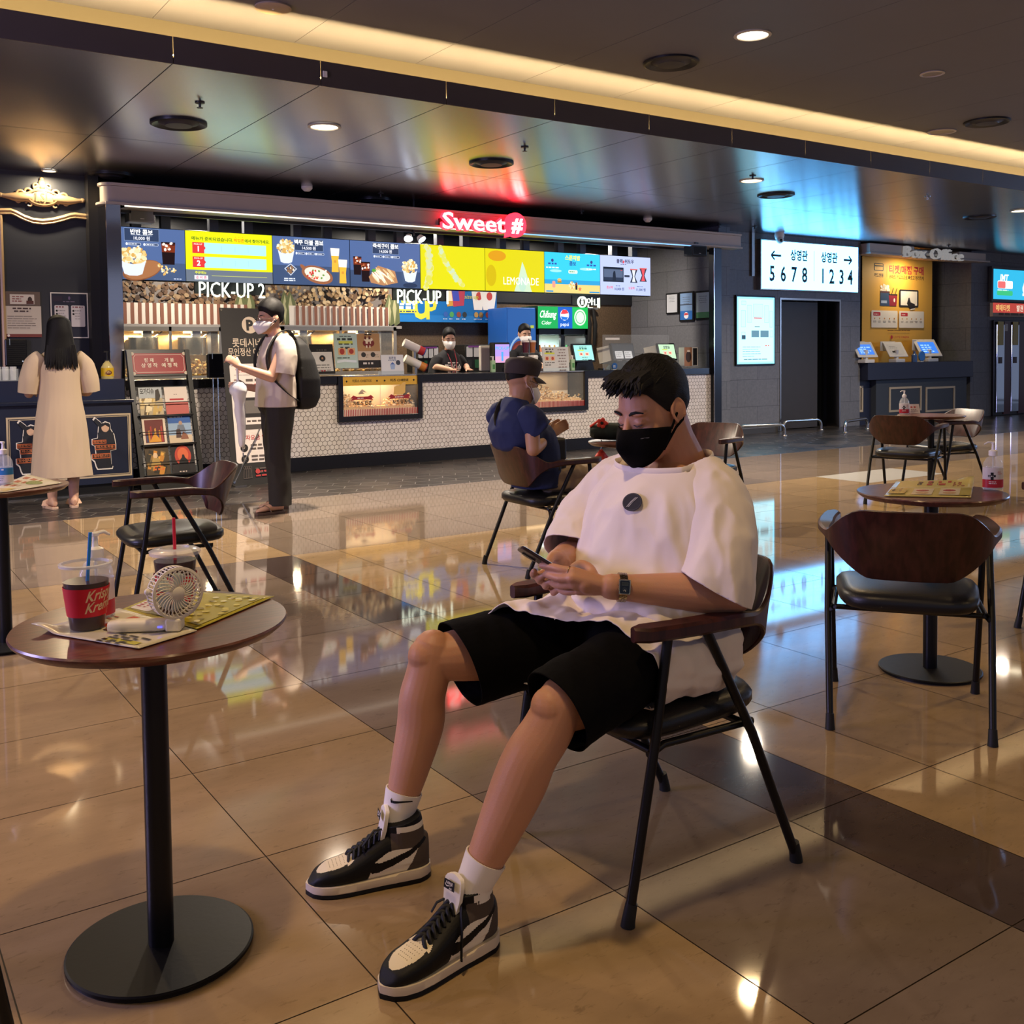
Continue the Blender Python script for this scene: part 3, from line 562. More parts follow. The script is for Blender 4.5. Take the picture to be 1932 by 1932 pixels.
# ------------------------------------------------------------------ inside the kiosk
def panel(name, lab, cat, px0, py0, px1, py1, Y, group=None):      # flat thing on an x-z plane: returns empty, width, height
    x0, x1, z0, z1 = box_on(px0, py0, px1, py1, Y)
    return thing(name, lab, cat, (x0, Y, z0), rot=FACE, group=group), x1-x0, z1-z0
o, W_, H_ = panel('wall_graphic', 'brown popcorn heap mural with striped awning above the popcorn machines', 'mural', 214, 545, 748, 613, 12.5)
c = M(); c.rect(0, 0, W_, H_, mat('#77706c')); aw = .26
corn(c, W_*.12, aw, W_*.13, .36, 330, 1, ('#5b4330', '#765a40', '#8c7558', '#433124'), em=False, k=.055); corn(c, W_*.33, aw, W_*.14, .3, 300, 2, ('#5b4330', '#765a40', '#8c7558', '#433124'), em=False, k=.055)
corn(c, W_*.8, aw, W_*.2, .36, 380, 3, ('#8a6d4a', '#a98d66', '#c4ad86', '#5f4630'), em=False, k=.042); corn(c, W_*.56, aw, W_*.1, .3, 200, 4, ('#8a6d4a', '#a98d66', '#c4ad86', '#5f4630'), em=False, k=.06)
for x in (.4, .43, .555, .575, .955, .975): c.poly([(W_*x, 0), (W_*x-.07, .28), (W_*x-.01, .45), (W_*x+.07, .3), (W_*x+.08, .05)], P('#5d6440')).poly([(W_*x, .02), (W_*x-.03, .25), (W_*x+.0, .4), (W_*x+.03, .25)], P('#a7a47c'))
c.rect(0, 0, W_*.42, aw, P('#d6ccc0')).rect(W_*.57, 0, W_*.38, aw, P('#d6ccc0')); k = 0
while k*.085 < W_:
    x = k*.085
    if x < W_*.41 or W_*.575 < x < W_*.945: c.rect(x, .02, .042, aw-.02, P('#7a4f3e')); c.oval(x+.021, .022, .021, .02, P('#7a4f3e'), 8)
    k += 1
c.rect(0, -.03, W_, .04, P('#8f8a86')); c.build('mural_print', o, loc=(0, 0, .012), rec=False); M().bx(0, W_, 0, H_, 0, .01, P('#77706c')).build('board', o)
o, W_, H_ = panel('cup_banner', 'blue banner with yellow size-up lettering and paper cups behind the right pick-up sign', 'banner', 749, 548, 936, 607, 12.42)
c = M(); c.rect(0, 0, W_, H_, mat('#1668b0', rough=.4)); c.rect(0, 0, W_, H_*.2, P('#1a74bd')); Y_ = P('#d3cf3c'); c.txt('size', W_*.13, H_*.56, .14, Y_, bold=.03).txt('U', W_*.23, H_*.12, .33, Y_, bold=.04, sx=.8).txt('P', W_*.33, H_*.1, .27, Y_, bold=.03, sx=.9)
c.bars(.04, H_*.48, .3, 1, .03, .03, P('#dfe8f0'), 1).rect(.02, H_*.26, .3, .05, P('#d3cf3c')).bars(.04, H_*.28, .26, 1, .02, .02, P('#27466a'), 2).bars(.03, H_*.37, .28, 1, .03, .04, P('#e8eef4'), 3)
for x, a, k in ((.53, '#c8963e', .1), (.6, '#b23a55', .12)): c.poly([(W_*x-k*.7, .22), (W_*x-k, .5), (W_*x+k, .52), (W_*x+k*.75, .24)], P(a)); c.poly([(W_*x-k*.7, .3), (W_*x-k*.9, .44), (W_*x, .46), (W_*x+.02, .3)], P('#e6d7b8' if a == '#c8963e' else '#3d4bb8'))
for x, k in ((.8, .12), (.91, .16)): c.poly([(W_*x-k*.55, .18), (W_*x-k, .55), (W_*x+k, .55), (W_*x+k*.6, .18)], P('#e9e6e2')); c.oval(W_*x+.02, .38, .05, .06, P('#c23a3a'))
c.line((W_*.62, .52), (W_*.6, .6), .012, P('#dfe6ee'))
for j, x in enumerate((.47, .53, .6, .66, .78, .83, .9, .96)): c.oval(W_*x, .11, .036, .04, P(('#2f5aa8', '#4a9a58', '#8a4038', '#2a3034', '#b08a4a', '#8a6a3a', '#a84a3a', '#6a5a4a')[j])); c.bars(W_*x-.04, .04, .08, 1, .02, .014, P('#dfe8f0'), j)
c.txt('size up', W_*.73, H_*.72, .06, Y_, shear=.2); c.build('banner_print', o, loc=(0, 0, .012), rec=False); M().bx(0, W_, 0, H_, 0, .01, P('#124a80')).build('board', o)
CASEG = mat('#b9b2a6', rough=.25, metal=.7); WARMB = mat('#b08a4c', rough=.35, metal=.3, var=.25, vs=40)
def popcorn_machine(px0, py0, px1, py1, Y, lab, kettles, seed):
    x0, x1, z0, z1 = box_on(px0, py0, px1, py1, Y); W_ = x1-x0; H_ = z1-z0; o = thing('popcorn_machine', lab, 'popcorn machine', (x0, Y, z0))
    m_ = M(); t = .045
    for a, b in ((0, t), (W_-t, W_)): m_.bx(a, b, 0, t, 0, H_, CASEG).bx(a, b, .5-t, .5, 0, H_, CASEG)
    m_.bx(0, W_, 0, .5, H_-.05, H_, CASEG).bx(0, W_, 0, .5, min(-.01, 1.032-z0), 0, CASEG).bx(W_/2-.015, W_/2+.015, 0, .02, 0, H_, CASEG); m_.build('cabinet_frame', o)
    M().bx(.02, W_-.02, .47, .5, 0, H_-.05, WARMB).build('back_plate', o)
    M().rect(t, .02, W_-2*t, H_-.07, GLASS).build('glass_front', o, loc=(0, .01, 0), rot=FACE, rec=False)
    for k, u in enumerate(kettles):
        kx = W_*u; q = thing('kettle', None, None); q.parent = o; q.location = (kx, .24, H_*.42); L_ = mat('#a8a29a', rough=.2, metal=1)
        M().lathe([(.0, 0), (.15, 0), (.165, .02), (.165, .2), (.17, .21), (.17, .215), (0, .225)], L_, 28).build('pot', q)
        M().tube([(.0, -.12, .28), (.02, -.1, .16), (.03, -.08, .05)], .022, L_).bx(-.04, .06, -.15, -.1, .2, .3, L_).build('arm', q)
        M().tube([(.12, -.05, .22), (.2, -.05, .28), (.22, -.05, .31)], .008, BLK).build('power_cable', q)
        area('warmer_lamp', (x0+kx, Y+.2, z0+H_-.08), .3, 55, (1, .8, .5), shape='RECTANGLE', size_y=.1)
        M().bx(kx-.1, kx+.1, .18, .26, H_-.07, H_-.05, mat('#ffe0a0', emit=5)).build('lamp', o)
    rn = random.Random(seed); p = M(); pm = [mat('#e2b45c', rough=.8), mat('#efd08a', rough=.8), mat('#d09a40', rough=.8)]
    for k in range(460): x = rn.uniform(.07, W_-.07); p.ell((x, rn.uniform(.05, .4), max(.01, rn.uniform(0, .13)*(1+.5*math.sin(x*5+seed)))), (.02, .02, .016), rn.choice(pm), 6, 4)
    p.build('popcorn', o, kind='stuff'); return o
popcorn_machine(219, 617, 420, 712, 11.95, 'bright popcorn machine with a steel kettle behind the brochure rack', (.3, .76), 3)
popcorn_machine(532, 617, 748, 703, 11.95, 'bright popcorn machine behind the posters on the counter', (.2, .7), 8)
BCK = mat('#2b2a2c', rough=.35)
xd = WY(958, 650, 11.9)[0]-.03
M().bx(2.45, xd, 11.72, 12.5, 0, 1.0, BCK).bx(2.45, xd, 11.7, 12.5, 1.0, 1.03, STEEL).build('back_counter', label='steel-topped back counter along the rear wall inside the kiosk', cat='counter', bevel=.004)
# wall-mounted lamps and speakers
a = WY(781, 452, 10.75); o = thing('pendant_spotlight', 'twin white spotlight on a black stem under the kiosk ceiling', 'lamp', tuple(a))
M().tube([(0, 0, .55), (0, 0, .05)], .012, BLK).build('stem', o)
for s in (-1, 1):
    l = M(); l.cyl((s*.07, 0, .04), (s*.09, -.03, 0), .035, WHT, .055).build('lamp_head', o); M().cyl((s*.091, -.031, -.001), (s*.092, -.033, -.004), .05, mat('#dfeaff', emit=7)).build('lens', o)
for px, py, Y, s_, colr, lab in ((264, 408, 10.85, .13, '#8f8f88', 'small grey speaker above the left menu screen'), (1312, 474, 10.46, .14, '#17181b', 'small black speaker under the right end of the header')):
    a = WY(px, py, Y); o = thing('speaker', lab, 'speaker', tuple(a)); m0 = mat(colr, rough=.5)
    M().bx(-s_, s_, -.09, .09, -.07, .07, m0).build('cabinet', o, bevel=.01); M().rect(-s_*.85, -.055, s_*1.7, .11, mat('#101113' if colr != '#8f8f88' else '#77776f', rough=.8)).rect(-.02, -.04, .04, .006, WHT).build('grille', o, loc=(0, -.0915, 0), rot=FACE, rec=False)
    M().bx(-.03, .03, -.03, .1, .07, .12, BLK).build('bracket', o)
# framed certificates on the kiosk's grey side wall
for px0, py0, px1, py1, col, lab in ((1257, 552, 1280, 593, '#c9ccd2', 'small framed certificate, leftmost of three on the grey side wall'), (1282, 549, 1309, 607, '#7f9fc8', 'framed certificate with blue lower half, middle of three on the grey side wall'), (1312, 547, 1343, 604, '#b7c6c9', 'framed certificate with green foot, rightmost of three on the grey side wall')):
    a = WX(px0, py1, 10.78); b = WX(px1, py0, 10.78); w_ = a[1]-b[1]; h = b[2]-a[2]; o = thing('picture_frame', lab, 'framed certificate', (10.785, a[1], a[2]), rot=(rad(90), 0, rad(-90)))
    M().bx(0, w_, 0, h, -.012, .012, BLK).build('frame', o, bevel=.003); c = M(); t = w_*.08; c.rect(t, t, w_-2*t, h-2*t, P(col)).bars(w_*.25, h*.8, w_*.5, 4, h*.07, h*.015, P('#5f6672'), 3, 'C')
    if col == '#7f9fc8': c.rect(t, t, w_-2*t, h*.3, P('#2a6ab8')).oval(w_*.5, h*.2, w_*.16, w_*.16, P('#e8e8ee')).poly([(w_*.34, h*.2), (w_*.4, h*.28), (w_*.6, h*.28), (w_*.66, h*.22)], P('#c93a40')).rect(t, h*.55, w_-2*t, .012, P('#2b2c33'))
    if col == '#b7c6c9': c.rect(t, t, w_-2*t, h*.2, P('#5f9a6a'))
    c.build('certificate', o, loc=(0, 0, .013), rec=False)
# vending fridge with blue side, drinks fridge with lit header
x0, x1, z0, z1 = box_on(958, 581, 1012, 760, 11.9)
o = thing('drinks_dispenser', 'tall blue drink machine with a brown swirl beside the open drinks fridge', 'drink machine', (x0, 11.9, 0)); W_ = x1-x0-.01; H_ = z1
M().bx(0, W_, 0, .5, 0, H_, mat('#2a63b8', rough=.3)).build('body', o, bevel=.01); c = M(); c.rect(.01, .02, W_-.02, H_-.04, BG('#2f6fc4', .55)); c.oval(W_*.55, H_*.62, W_*.4, W_*.55, e('#6b2c22', .8), 24, .4).oval(W_*.5, H_*.62, W_*.3, W_*.45, e('#8d3a2a', .8), 24, .4).ring(W_*.5, H_*.62, W_*.48, W_*.68, .03, e('#a8c8ee', .7)).rect(W_*.8, H_*.85, W_*.12, .04, e('#b8c84a', .8)).poly([(0, H_*.5), (W_*.3, H_*.45), (W_*.5, H_*.3), (0, H_*.35)], e('#8fb8e8', .6)); c.build('front_graphic', o, loc=(0, -.002, 0), rot=FACE, rec=False)
x0, x1, z0, z1 = box_on(1014, 579, 1108, 760, 11.9); W_ = x1-x0; H_ = z1
o = thing('drinks_fridge', 'two-door drinks fridge with glowing green and blue header', 'fridge', (x0, 11.9, 0)); hh = .17*H_
M().bx(0, .04, 0, .6, 0, H_-hh, BLK).bx(W_-.04, W_, 0, .6, 0, H_-hh, BLK).bx(0, W_, .55, .6, 0, H_-hh, mat('#c9d8d8')).bx(0, W_, 0, .6, 0, .3, BLK).bx(0, W_, 0, .6, H_-hh-.08, H_-hh, BLK).bx(W_/2-.03, W_/2+.03, 0, .05, .3, H_-hh, BLK).build('cabinet', o)
M().bx(0, W_, -.02, .4, H_-hh, H_, mat('#123a22')).build('header_box', o, bevel=.006)
c = M(); s_ = W_/3; c.rect(.01, .01, s_*1.15, hh-.02, BG('#12a04c', 1.1)).rect(s_*1.15+.01, .01, s_*.85, hh-.02, BG('#0f58b8', 1.1)).rect(s_*2+.01, .01, s_-.02, hh-.02, BG('#18b050', 1.1))
c.txt('Chilsung', s_*.58, hh*.5, hh*.3, e('#f2fff2', 1.4), shear=.25, bold=.02, fit=s_*.95).txt('Cider', s_*.5, hh*.2, hh*.16, e('#f2fff2', 1.4), shear=.2).oval(s_*1.57, hh*.62, hh*.24, hh*.24, e('#e8f0f8', 1.2)).poly([(s_*1.57-hh*.22, hh*.66), (s_*1.57-hh*.1, hh*.85), (s_*1.57+hh*.12, hh*.84), (s_*1.57+hh*.22, hh*.7), (s_*1.57, hh*.66)], e('#e03440', 1.2)).poly([(s_*1.57-hh*.22, hh*.56), (s_*1.57, hh*.54), (s_*1.57+hh*.2, hh*.52), (s_*1.57+hh*.1, hh*.4), (s_*1.57-hh*.12, hh*.41)], e('#1668c8', 1.2)).txt('pepsi', s_*1.57, hh*.14, hh*.16, e('#dfeaff', 1.3))
c.oval(s_*2.5, hh*.52, hh*.33, hh*.36, e('#cfeed2', 1.1)).ring(s_*2.5, hh*.52, hh*.26, hh*.28, .012, e('#3fae62')); c.build('header_print', o, loc=(0, -.022, H_-hh), rot=FACE, rec=False)
for a in (.06, W_/2+.04):
    M().rect(0, 0, W_/2-.1, H_-hh-.42, GLASS).build('glass_door', o, loc=(a, .0, .32), rot=FACE, rec=False)
area('fridge_light', (x0+W_/2, 12.1, z1-hh-.12), W_*.8, 9, (.8, 1, .95), shape='RECTANGLE', size_y=.2)
zc = z1-hh-.1; rn = random.Random(2); sh_z = [zc-.34-.3*k for k in range(4)]
m_ = M()
for z in sh_z: m_.bx(.05, W_-.05, .05, .52, z-.012, z, WHT)
m_.build('shelves', o); cols = (['#e07a30', '#e8b040', '#c8323a', '#e8e0d0', '#f09a3a'], ['#1f9a4a', '#2fae5a', '#148040', '#e8f0e8', '#1f9a4a'])
def drink(i, j, sh):
    x = x0+.11+i*(W_-.22)/8+(.04 if i > 3 else -.01); cc = cols[0 if i < 4 else 1][(i*3+sh+j) % 5]
    o2 = thing('drink_bottle', 'small drink bottle standing on a fridge shelf behind the male clerk', 'bottle', (x, 11.97+j*.12, sh_z[sh]+.003), group='drink bottles in the fridge')
    M().lathe([(0, 0), (.03, 0), (.033, .01), (.033, .14), (.013, .19), (.013, .21), (0, .21)], mat(cc, rough=.25), 12).build('bottle_body', o2); M().lathe([(.034, .05), (.034, .11)], mat('#e9e6df'), 12).build('bottle_label', o2)
for sh in range(3):
    for i in range(9): drink(i, 0, sh)
# back-of-counter equipment
def simple(name, lab, cat, px0, py0, px1, py1, Y, depth, m, front=None, bev=.01, group=None):
    x0, x1, z0, z1 = box_on(px0, py0, px1, py1, Y); o = thing(name, lab, cat, (x0, Y, z0), group=group); W_, H_ = x1-x0, z1-z0
    M().bx(0, W_, 0, depth, 0, H_, m).build('body', o, bevel=bev)
    if front: c = M(); front(c, W_, H_); c.build('front_print', o, loc=(0, -.003, 0), rot=FACE, rec=False)
    return o, W_, H_
def disp(c, w, h):
    for k in range(4): c.rr(w*(.04+.24*k), h*.55, w*.2, h*.38, .01, P('#c9c9cc')); c.rect(w*(.07+.24*k), h*.15, w*.14, h*.3, P(('#1c1d20', '#1f5a3a', '#1c1d20', '#5a2024')[k]))
    c.rect(w*.1, h*.9, w*.8, h*.06, P('#7a3a8a'))
simple('cup_dispenser', 'black cup dispenser with white lids left of the female clerk', 'dispenser', 788, 652, 828, 704, 11.75, .3, BLK, disp)
simple('cup_dispenser', 'black cup dispenser with red top right of the female clerk', 'dispenser', 878, 650, 934, 702, 11.75, .3, BLK, disp)
for (px, py, lab) in ((762, 642, 'upper of two long white cup tubes leaning behind the left display case'), (764, 672, 'lower of two long white cup tubes leaning behind the left display case')):
    yy = 11.12 if 'upper' in lab else 10.92; a = WY(px, py+4, yy); b = WY(px+38, py+22, yy-.05); o = thing('cup_tube', lab, 'cup dispenser tube', tuple(a)); d_ = np.array(b)-np.array(a)
    M().tube([(0, 0, 0), tuple(d_)], .052, WHT, n=20).build('tube', o); M().tube([tuple(d_*.72), tuple(d_*.98)], .0535, mat('#c8353a' if 'upper' in lab else '#d98a3a'), n=20, cap=False).build('printed_cup', o)
    M().tube([tuple(d_*.98), tuple(d_*1.02)], .056, mat('#2f58b0' if 'upper' in lab else '#a03030'), n=20).build('rim', o); M().bx(d_[0]*.5-.015, d_[0]*.5+.015, d_[1]*.5-.02, d_[1]*.5+.02, zt-a[2]+.002, d_[2]*.5-.05, STEEL).build('stand', o)
def pick(c, w, h): c.rect(w*.05, h*.36, w*.9, h*.58, BG('#b89ae8', 1.0)); c.rect(w*.05, h*.36, w*.9, h*.2, e('#d8a0c8')); c.txt('PICK-UP', w*.5, h*.77, h*.1, e('#5aa8f8', 1.2), bold=.03).txt('1', w*.5, h*.43, h*.26, e('#4a9af0', 1.2), bold=.05)
simple('pickup_display', 'small lilac pick-up number display left of the male clerk', 'display', 933, 646, 962, 706, 10.85, .12, BLK, pick)
BEIGEP = mat('#c9c3b4', rough=.45); SCR = BG('#8fe6d4', 1.05)
def terminal(px0, py0, px1, py1, lab, col, Y=10.82):
    x0, x1, z0, z1 = box_on(px0, py0, px1, py1, Y); W_, H_ = x1-x0, z1-z0
    o = thing('order_terminal', lab, 'terminal', (x0, Y, zt+.001)); b0 = z0-zt
    h = M(); h.loft([[(W_*.1, .1, 0), (W_*.9, .1, 0), (W_*.9, .3, 0), (W_*.1, .3, 0)], [(W_*.2, .1, b0+.03), (W_*.8, .1, b0+.03), (W_*.8, .2, b0+.03), (W_*.2, .2, b0+.03)]], BLK, False).build('base', o)
    s_ = thing('screen_unit', None, None); s_.parent = o; s_.location = (0, .06, b0); s_.rotation_euler = (rad(-14), 0, rad(8))
    M().bx(0, W_, 0, .03, 0, H_, BLK).build('screen_frame', s_, bevel=.006)
    M().loft([[(.03, .03, .02), (W_-.03, .03, .02), (W_-.03, .03, H_-.02), (.03, .03, H_-.02)], [(-.12, .16, .0), (.1, .2, .0), (.1, .2, H_-.06), (-.12, .16, H_-.03)]], BEIGEP, False).build('rear_housing', s_)
    c = M(); t = .022
    if col == 'w': c.rect(t, t, W_-2*t, H_-2*t, BG('#30343a', .4)); c.rr(W_*.12, t+.01, W_*.34, H_*.42, .01, e('#d6d2d0', .8)).rr(W_*.52, t+.01, W_*.34, H_*.42, .01, e('#d6d2d0', .8)).bars(W_*.15, H_*.42, W_*.28, 5, .028, .01, e('#7a7470', .6), 2).bars(W_*.55, H_*.42, W_*.28, 5, .028, .01, e('#7a7470', .6), 4)
    else: c.rect(t, t, W_-2*t, H_-2*t, BG(col, 1.05)); c.bars(W_*.3, H_*.78, W_*.4, 1, .03, .012, e('#3a5a50'), 1, 'C').bars(W_*.22, H_*.68, W_*.56, 1, .03, .016, e('#2a4a40'), 2, 'C').rect(W_*.22, H_*.6, W_*.3, .014, e('#c8e03a')).rr(W_*.26, H_*.32, W_*.2, H_*.2, .008, e('#f0c8b0')).rr(W_*.54, H_*.32, W_*.2, H_*.2, .008, e('#f0c8b0')).oval(W_*.36, H_*.42, W_*.05, H_*.05, e('#d0503a')).oval(W_*.64, H_*.42, W_*.06, H_*.04, e('#d0503a')).bars(W_*.3, H_*.22, W_*.4, 2, .03, .01, e('#6a8a80'), 3, 'C')
    c.build('screen', s_, loc=(0, -.002, 0), rot=FACE, rec=False)
terminal(1090, 647, 1134, 683, 'order terminal with mint screen, left one of three on the counter', '#9fe8dc')
terminal(1163, 646, 1212, 681, 'order terminal with dark screen and two white cards, middle one of three', 'w')
terminal(1251, 646, 1289, 680, 'order terminal with pale green screen, right one of three by the grey side wall', '#c4ecc0')
o, W_, H_ = simple('payment_monitor', 'beige back of a small monitor between the bottles and the pick-up display', 'monitor', 908, 652, 934, 700, 11.1, .06, BEIGEP)
# notices, posters and small stands on the counter
def stand_notice(name, lab, px0, py0, px1, py1, Y, draw, m=None, tilt=-6, foot=True):
    x0, x1, z0, z1 = box_on(px0, py0, px1, py1, Y); W_, H_ = x1-x0, z1-z0; o = thing(name, lab, 'notice', (x0, Y, zt+.001)); b = max(0, z0-zt)
    M().bx(0, W_, 0, .006, 0, H_, m or mat('#d8dcdc', rough=.1)).build('board', o, loc=(0, 0, b+.012), rot=(rad(tilt), 0, 0))
    if foot: M().bx(0, W_, -.0, .09, 0, b+.012, mat('#cfd6d6', rough=.1)).build('foot', o)
    c = M(); draw(c, W_, H_); c.build('print', o, loc=(0, -.002, b+.012), rot=(rad(90+tilt), 0, 0), rec=False); return o
def d_two(c, w, h):
    c.rect(.005, 0, w*.5-.005, h, P('#b9cfc6')).rect(w*.5, h*.22, w*.5, h*.78, P('#b08a62')).rect(w*.5, h*.5, w*.5, h*.5, P('#b48a5a')).rect(w*.5, 0, w*.5, h*.22, P('#1e1a1a'))
    c.bars(w*.1, h*.9, w*.3, 1, .02, .012, P('#5f6f68'), 1, 'C').bars(w*.06, h*.8, w*.38, 3, .05, .026, P('#3a443e'), 2, 'C').rect(w*.1, h*.71, w*.3, .03, P('#cfd45a')).rr(w*.08, h*.38, w*.16, h*.2, .012, P('#e2ad7a')).rr(w*.28, h*.38, w*.16, h*.2, .012, P('#e2ad7a')).oval(w*.16, h*.48, .03, .035, P('#a83a34')).oval(w*.36, h*.48, .03, .03, P('#a83a34')).bars(w*.05, h*.28, w*.4, 1, .03, .012, P('#5f6f68'), 5).poly([(w*.04, h*.14), (w*.2, h*.18), (w*.46, h*.15), (w*.46, h*.22), (w*.2, h*.25), (w*.04, h*.22)], P('#dfe8ee'))
    c.oval(w*.75, h*.72, w*.13, h*.12, P('#7a2a26')).oval(w*.75, h*.82, w*.1, h*.06, P('#ecd9b8')).bars(w*.62, h*.95, w*.26, 1, .02, .014, P('#2a2020'), 6, 'C').bars(w*.64, h*.83, w*.22, 1, .02, .035, P('#5a2018'), 3, 'C').bars(w*.66, h*.7, w*.18, 2, .05, .03, P('#ecd9b8'), 3, 'C').rect(w*.5, h*.22, w*.5, h*.26, P('#d2bfa8')).oval(w*.62, h*.38, .03, .03, P('#33302e')).oval(w*.83, h*.38, .03, .03, P('#33302e')).bars(w*.67, h*.36, w*.1, 2, .025, .01, P('#6a5a50'), 8).bars(w*.88, h*.36, w*.1, 2, .025, .01, P('#6a5a50'), 9).bars(w*.6, h*.1, w*.3, 1, .02, .022, P('#d8d0c8'), 2)
stand_notice('counter_poster', 'large two-part poster, mint left and brown right, standing on the left display case', 633, 631, 718, 697, 10.72, d_two, foot=False)
def d_cup(c, w, h): c.rect(.004, .004, w-.008, h-.008, P('#dfe0e2')).txt('팝콘컵', w*.5, h*.74, h*.12, P('#3a4a78'), bold=.02).poly([(w*.42, h*.12), (w*.38, h*.42), (w*.62, h*.42), (w*.58, h*.12)], P('#9fb4d8')).poly([(w*.4, h*.42), (w*.5, h*.56), (w*.6, h*.42)], P('#4a6ab0')).oval(w*.75, h*.52, .03, .03, P('#3c4252')).bars(w*.3, h*.64, w*.4, 1, .02, .012, P('#7a8aa8'), 2, 'C')
stand_notice('acrylic_notice', 'small white acrylic notice with a blue cup on the left display case', 720, 671, 762, 703, 10.7, d_cup)
def d_dark(c, w, h): c.rect(.02, .03, w-.04, h-.12, P('#cfcbc8')).oval(w*.5, h*.52, w*.13, w*.13, P('#1b1a1b')).txt('n', w*.5, h*.49, .03, P('#e0a878'), bold=.02).bars(w*.25, h*.78, w*.5, 1, .02, .014, P('#4a4644'), 1, 'C').bars(w*.15, h*.28, w*.7, 3, .03, .01, P('#6a6664'), 1, 'C').bars(w*.4, h*.08, w*.3, 1, .02, .014, P('#a03038'), 1)
stand_notice('framed_notice', 'black framed white notice with a round black mark beside the backpack', 589, 650, 632, 708, 10.66, d_dark, BLK, -12, False)
def d_brown(c, w, h): c.rect(.0, .0, w, h, P('#a5703a')).bars(w*.3, h*.75, w*.6, 1, .03, .02, P('#3a2412'), 1).bars(w*.25, h*.4, w*.65, 4, .05, .028, P('#3a2412'), 1)
stand_notice('brown_notice', 'brown printed notice half hidden behind the backpack', 560, 664, 592, 708, 10.74, d_brown, P('#a5703a'), -8, False)
def d_acr(c, w, h): c.rect(.004, .004, w-.008, h-.008, P('#c9c8c6')).bars(w*.08, h*.86, w*.38, 2, .035, .018, P('#4a4a48'), 1, 'C').rect(w*.08, h*.66, w*.38, .022, P('#cfd64a')).rr(w*.08, h*.36, w*.17, h*.2, .008, P('#dfb08a')).rr(w*.29, h*.36, w*.17, h*.2, .008, P('#dfb08a')).oval(w*.165, h*.46, .02, .02, P('#b04a3a')).oval(w*.375, h*.46, .02, .02, P('#b04a3a')).bars(w*.08, h*.24, w*.38, 2, .03, .012, P('#6a6a68'), 4).bars(w*.55, h*.84, w*.38, 8, .038, .014, P('#8a7a78'), 6, 'C')
stand_notice('acrylic_notice', 'wide clear acrylic price notice in front of the male clerk, above the right display case', 1025, 656, 1074, 697, 10.66, d_acr)
for px, lab in ((930, 'green hand gel bottle beside the pick-up display'), (1080, 'green hand gel bottle beside the wide acrylic notice')):
    a = WY(px, 690, 10.68); o = thing('gel_bottle', lab, 'bottle', (a[0], 10.68, zt+.001))
    M().bx(-.03, .03, -.02, .02, 0, .15, mat('#b9dcb0', rough=.15, alpha=.75)).build('bottle_body', o, bevel=.008); M().cyl((0, 0, .15), (0, 0, .19), .012, WHT).bx(-.035, .012, -.008, .008, .19, .2, WHT).build('pump', o); M().rect(-.018, .04, .036, .06, mat('#4a8a4a')).build('bottle_label', o, loc=(0, -.0215, 0), rot=FACE, rec=False)
a = WY(1160, 690, 10.65); o = thing('badge_stand', 'round blue badge on a small stand in front of the middle terminal', 'badge', (a[0], 10.65, zt+.001))
M().cyl((0, 0, .05), (0, .012, .05), .045, mat('#1c4f8c'), n=28).build('disc', o); M().bars(-.025, .05, .05, 2, .018, .008, WHT, 3).build('print', o, loc=(0, -.001, 0), rot=FACE, rec=False); M().bx(-.03, .03, 0, .04, 0, .006, WHT).build('foot', o)
# cups standing on the counter before the male clerk
def paper_cup(x, y, z, s, lab, cup, lid, group='drink cups displayed before the male clerk', mark=None, seed=0):
    o = thing('paper_cup', lab, 'cup', (x, y, z), group=group)
    M().lathe([(0, 0), (.032*s, 0), (.045*s, .13*s), (.043*s, .13*s), (.031*s, .006)], mat(cup, rough=.4), 24).build('cup_body', o)
    M().lathe([(.047*s, .128*s), (.047*s, .138*s), (.04*s, .15*s), (.0, .152*s)], mat(lid, rough=.3), 24).build('lid', o)
    if mark: M().oval(0, .065*s, .018*s, .012*s, mat(mark)).build('logo', o, loc=(0, -.041*s, 0), rot=(rad(96), 0, 0), rec=False)
    return o
a = WY(984, 700, 10.62); paper_cup(a[0], 10.62, zt+.001, 1.3, 'white paper cup with red mark behind the seated man\'s cap, left one', '#e4ddd0', '#e8e4da', mark='#c03a34')
a = WY(1006, 700, 10.6); paper_cup(a[0], 10.6, zt+.001, 1.4, 'tall white lidded paper cup right above the seated man\'s cap, right one', '#e9e4da', '#efece4', mark='#b03a30')
o = thing('cup_rack', 'clear tiered rack holding two printed cups before the male clerk', 'rack', (WY(998, 655, 10.78)[0], 10.78, zt+.001)); M().bx(-.1, .1, -.03, .05, 0, .008, CLEAR).bx(-.004, .004, -.005, .005, 0, .42, STEEL).bx(-.1, .1, -.04, .04, .235, .241, CLEAR).bx(-.09, .09, -.03, .03, .4, .404, CLEAR).build('rack_body', o)
for s_, cc, lab in ((-1, '#5a2028', 'dark red printed cup on the clear rack, left one'), (1, '#b06a3a', 'orange-brown printed cup on the clear rack, right one')): paper_cup(o.location[0]+s_*.055, 10.78, zt+.243, 1.05, lab, cc, '#e6e0d8', group='printed cups on the clear rack')
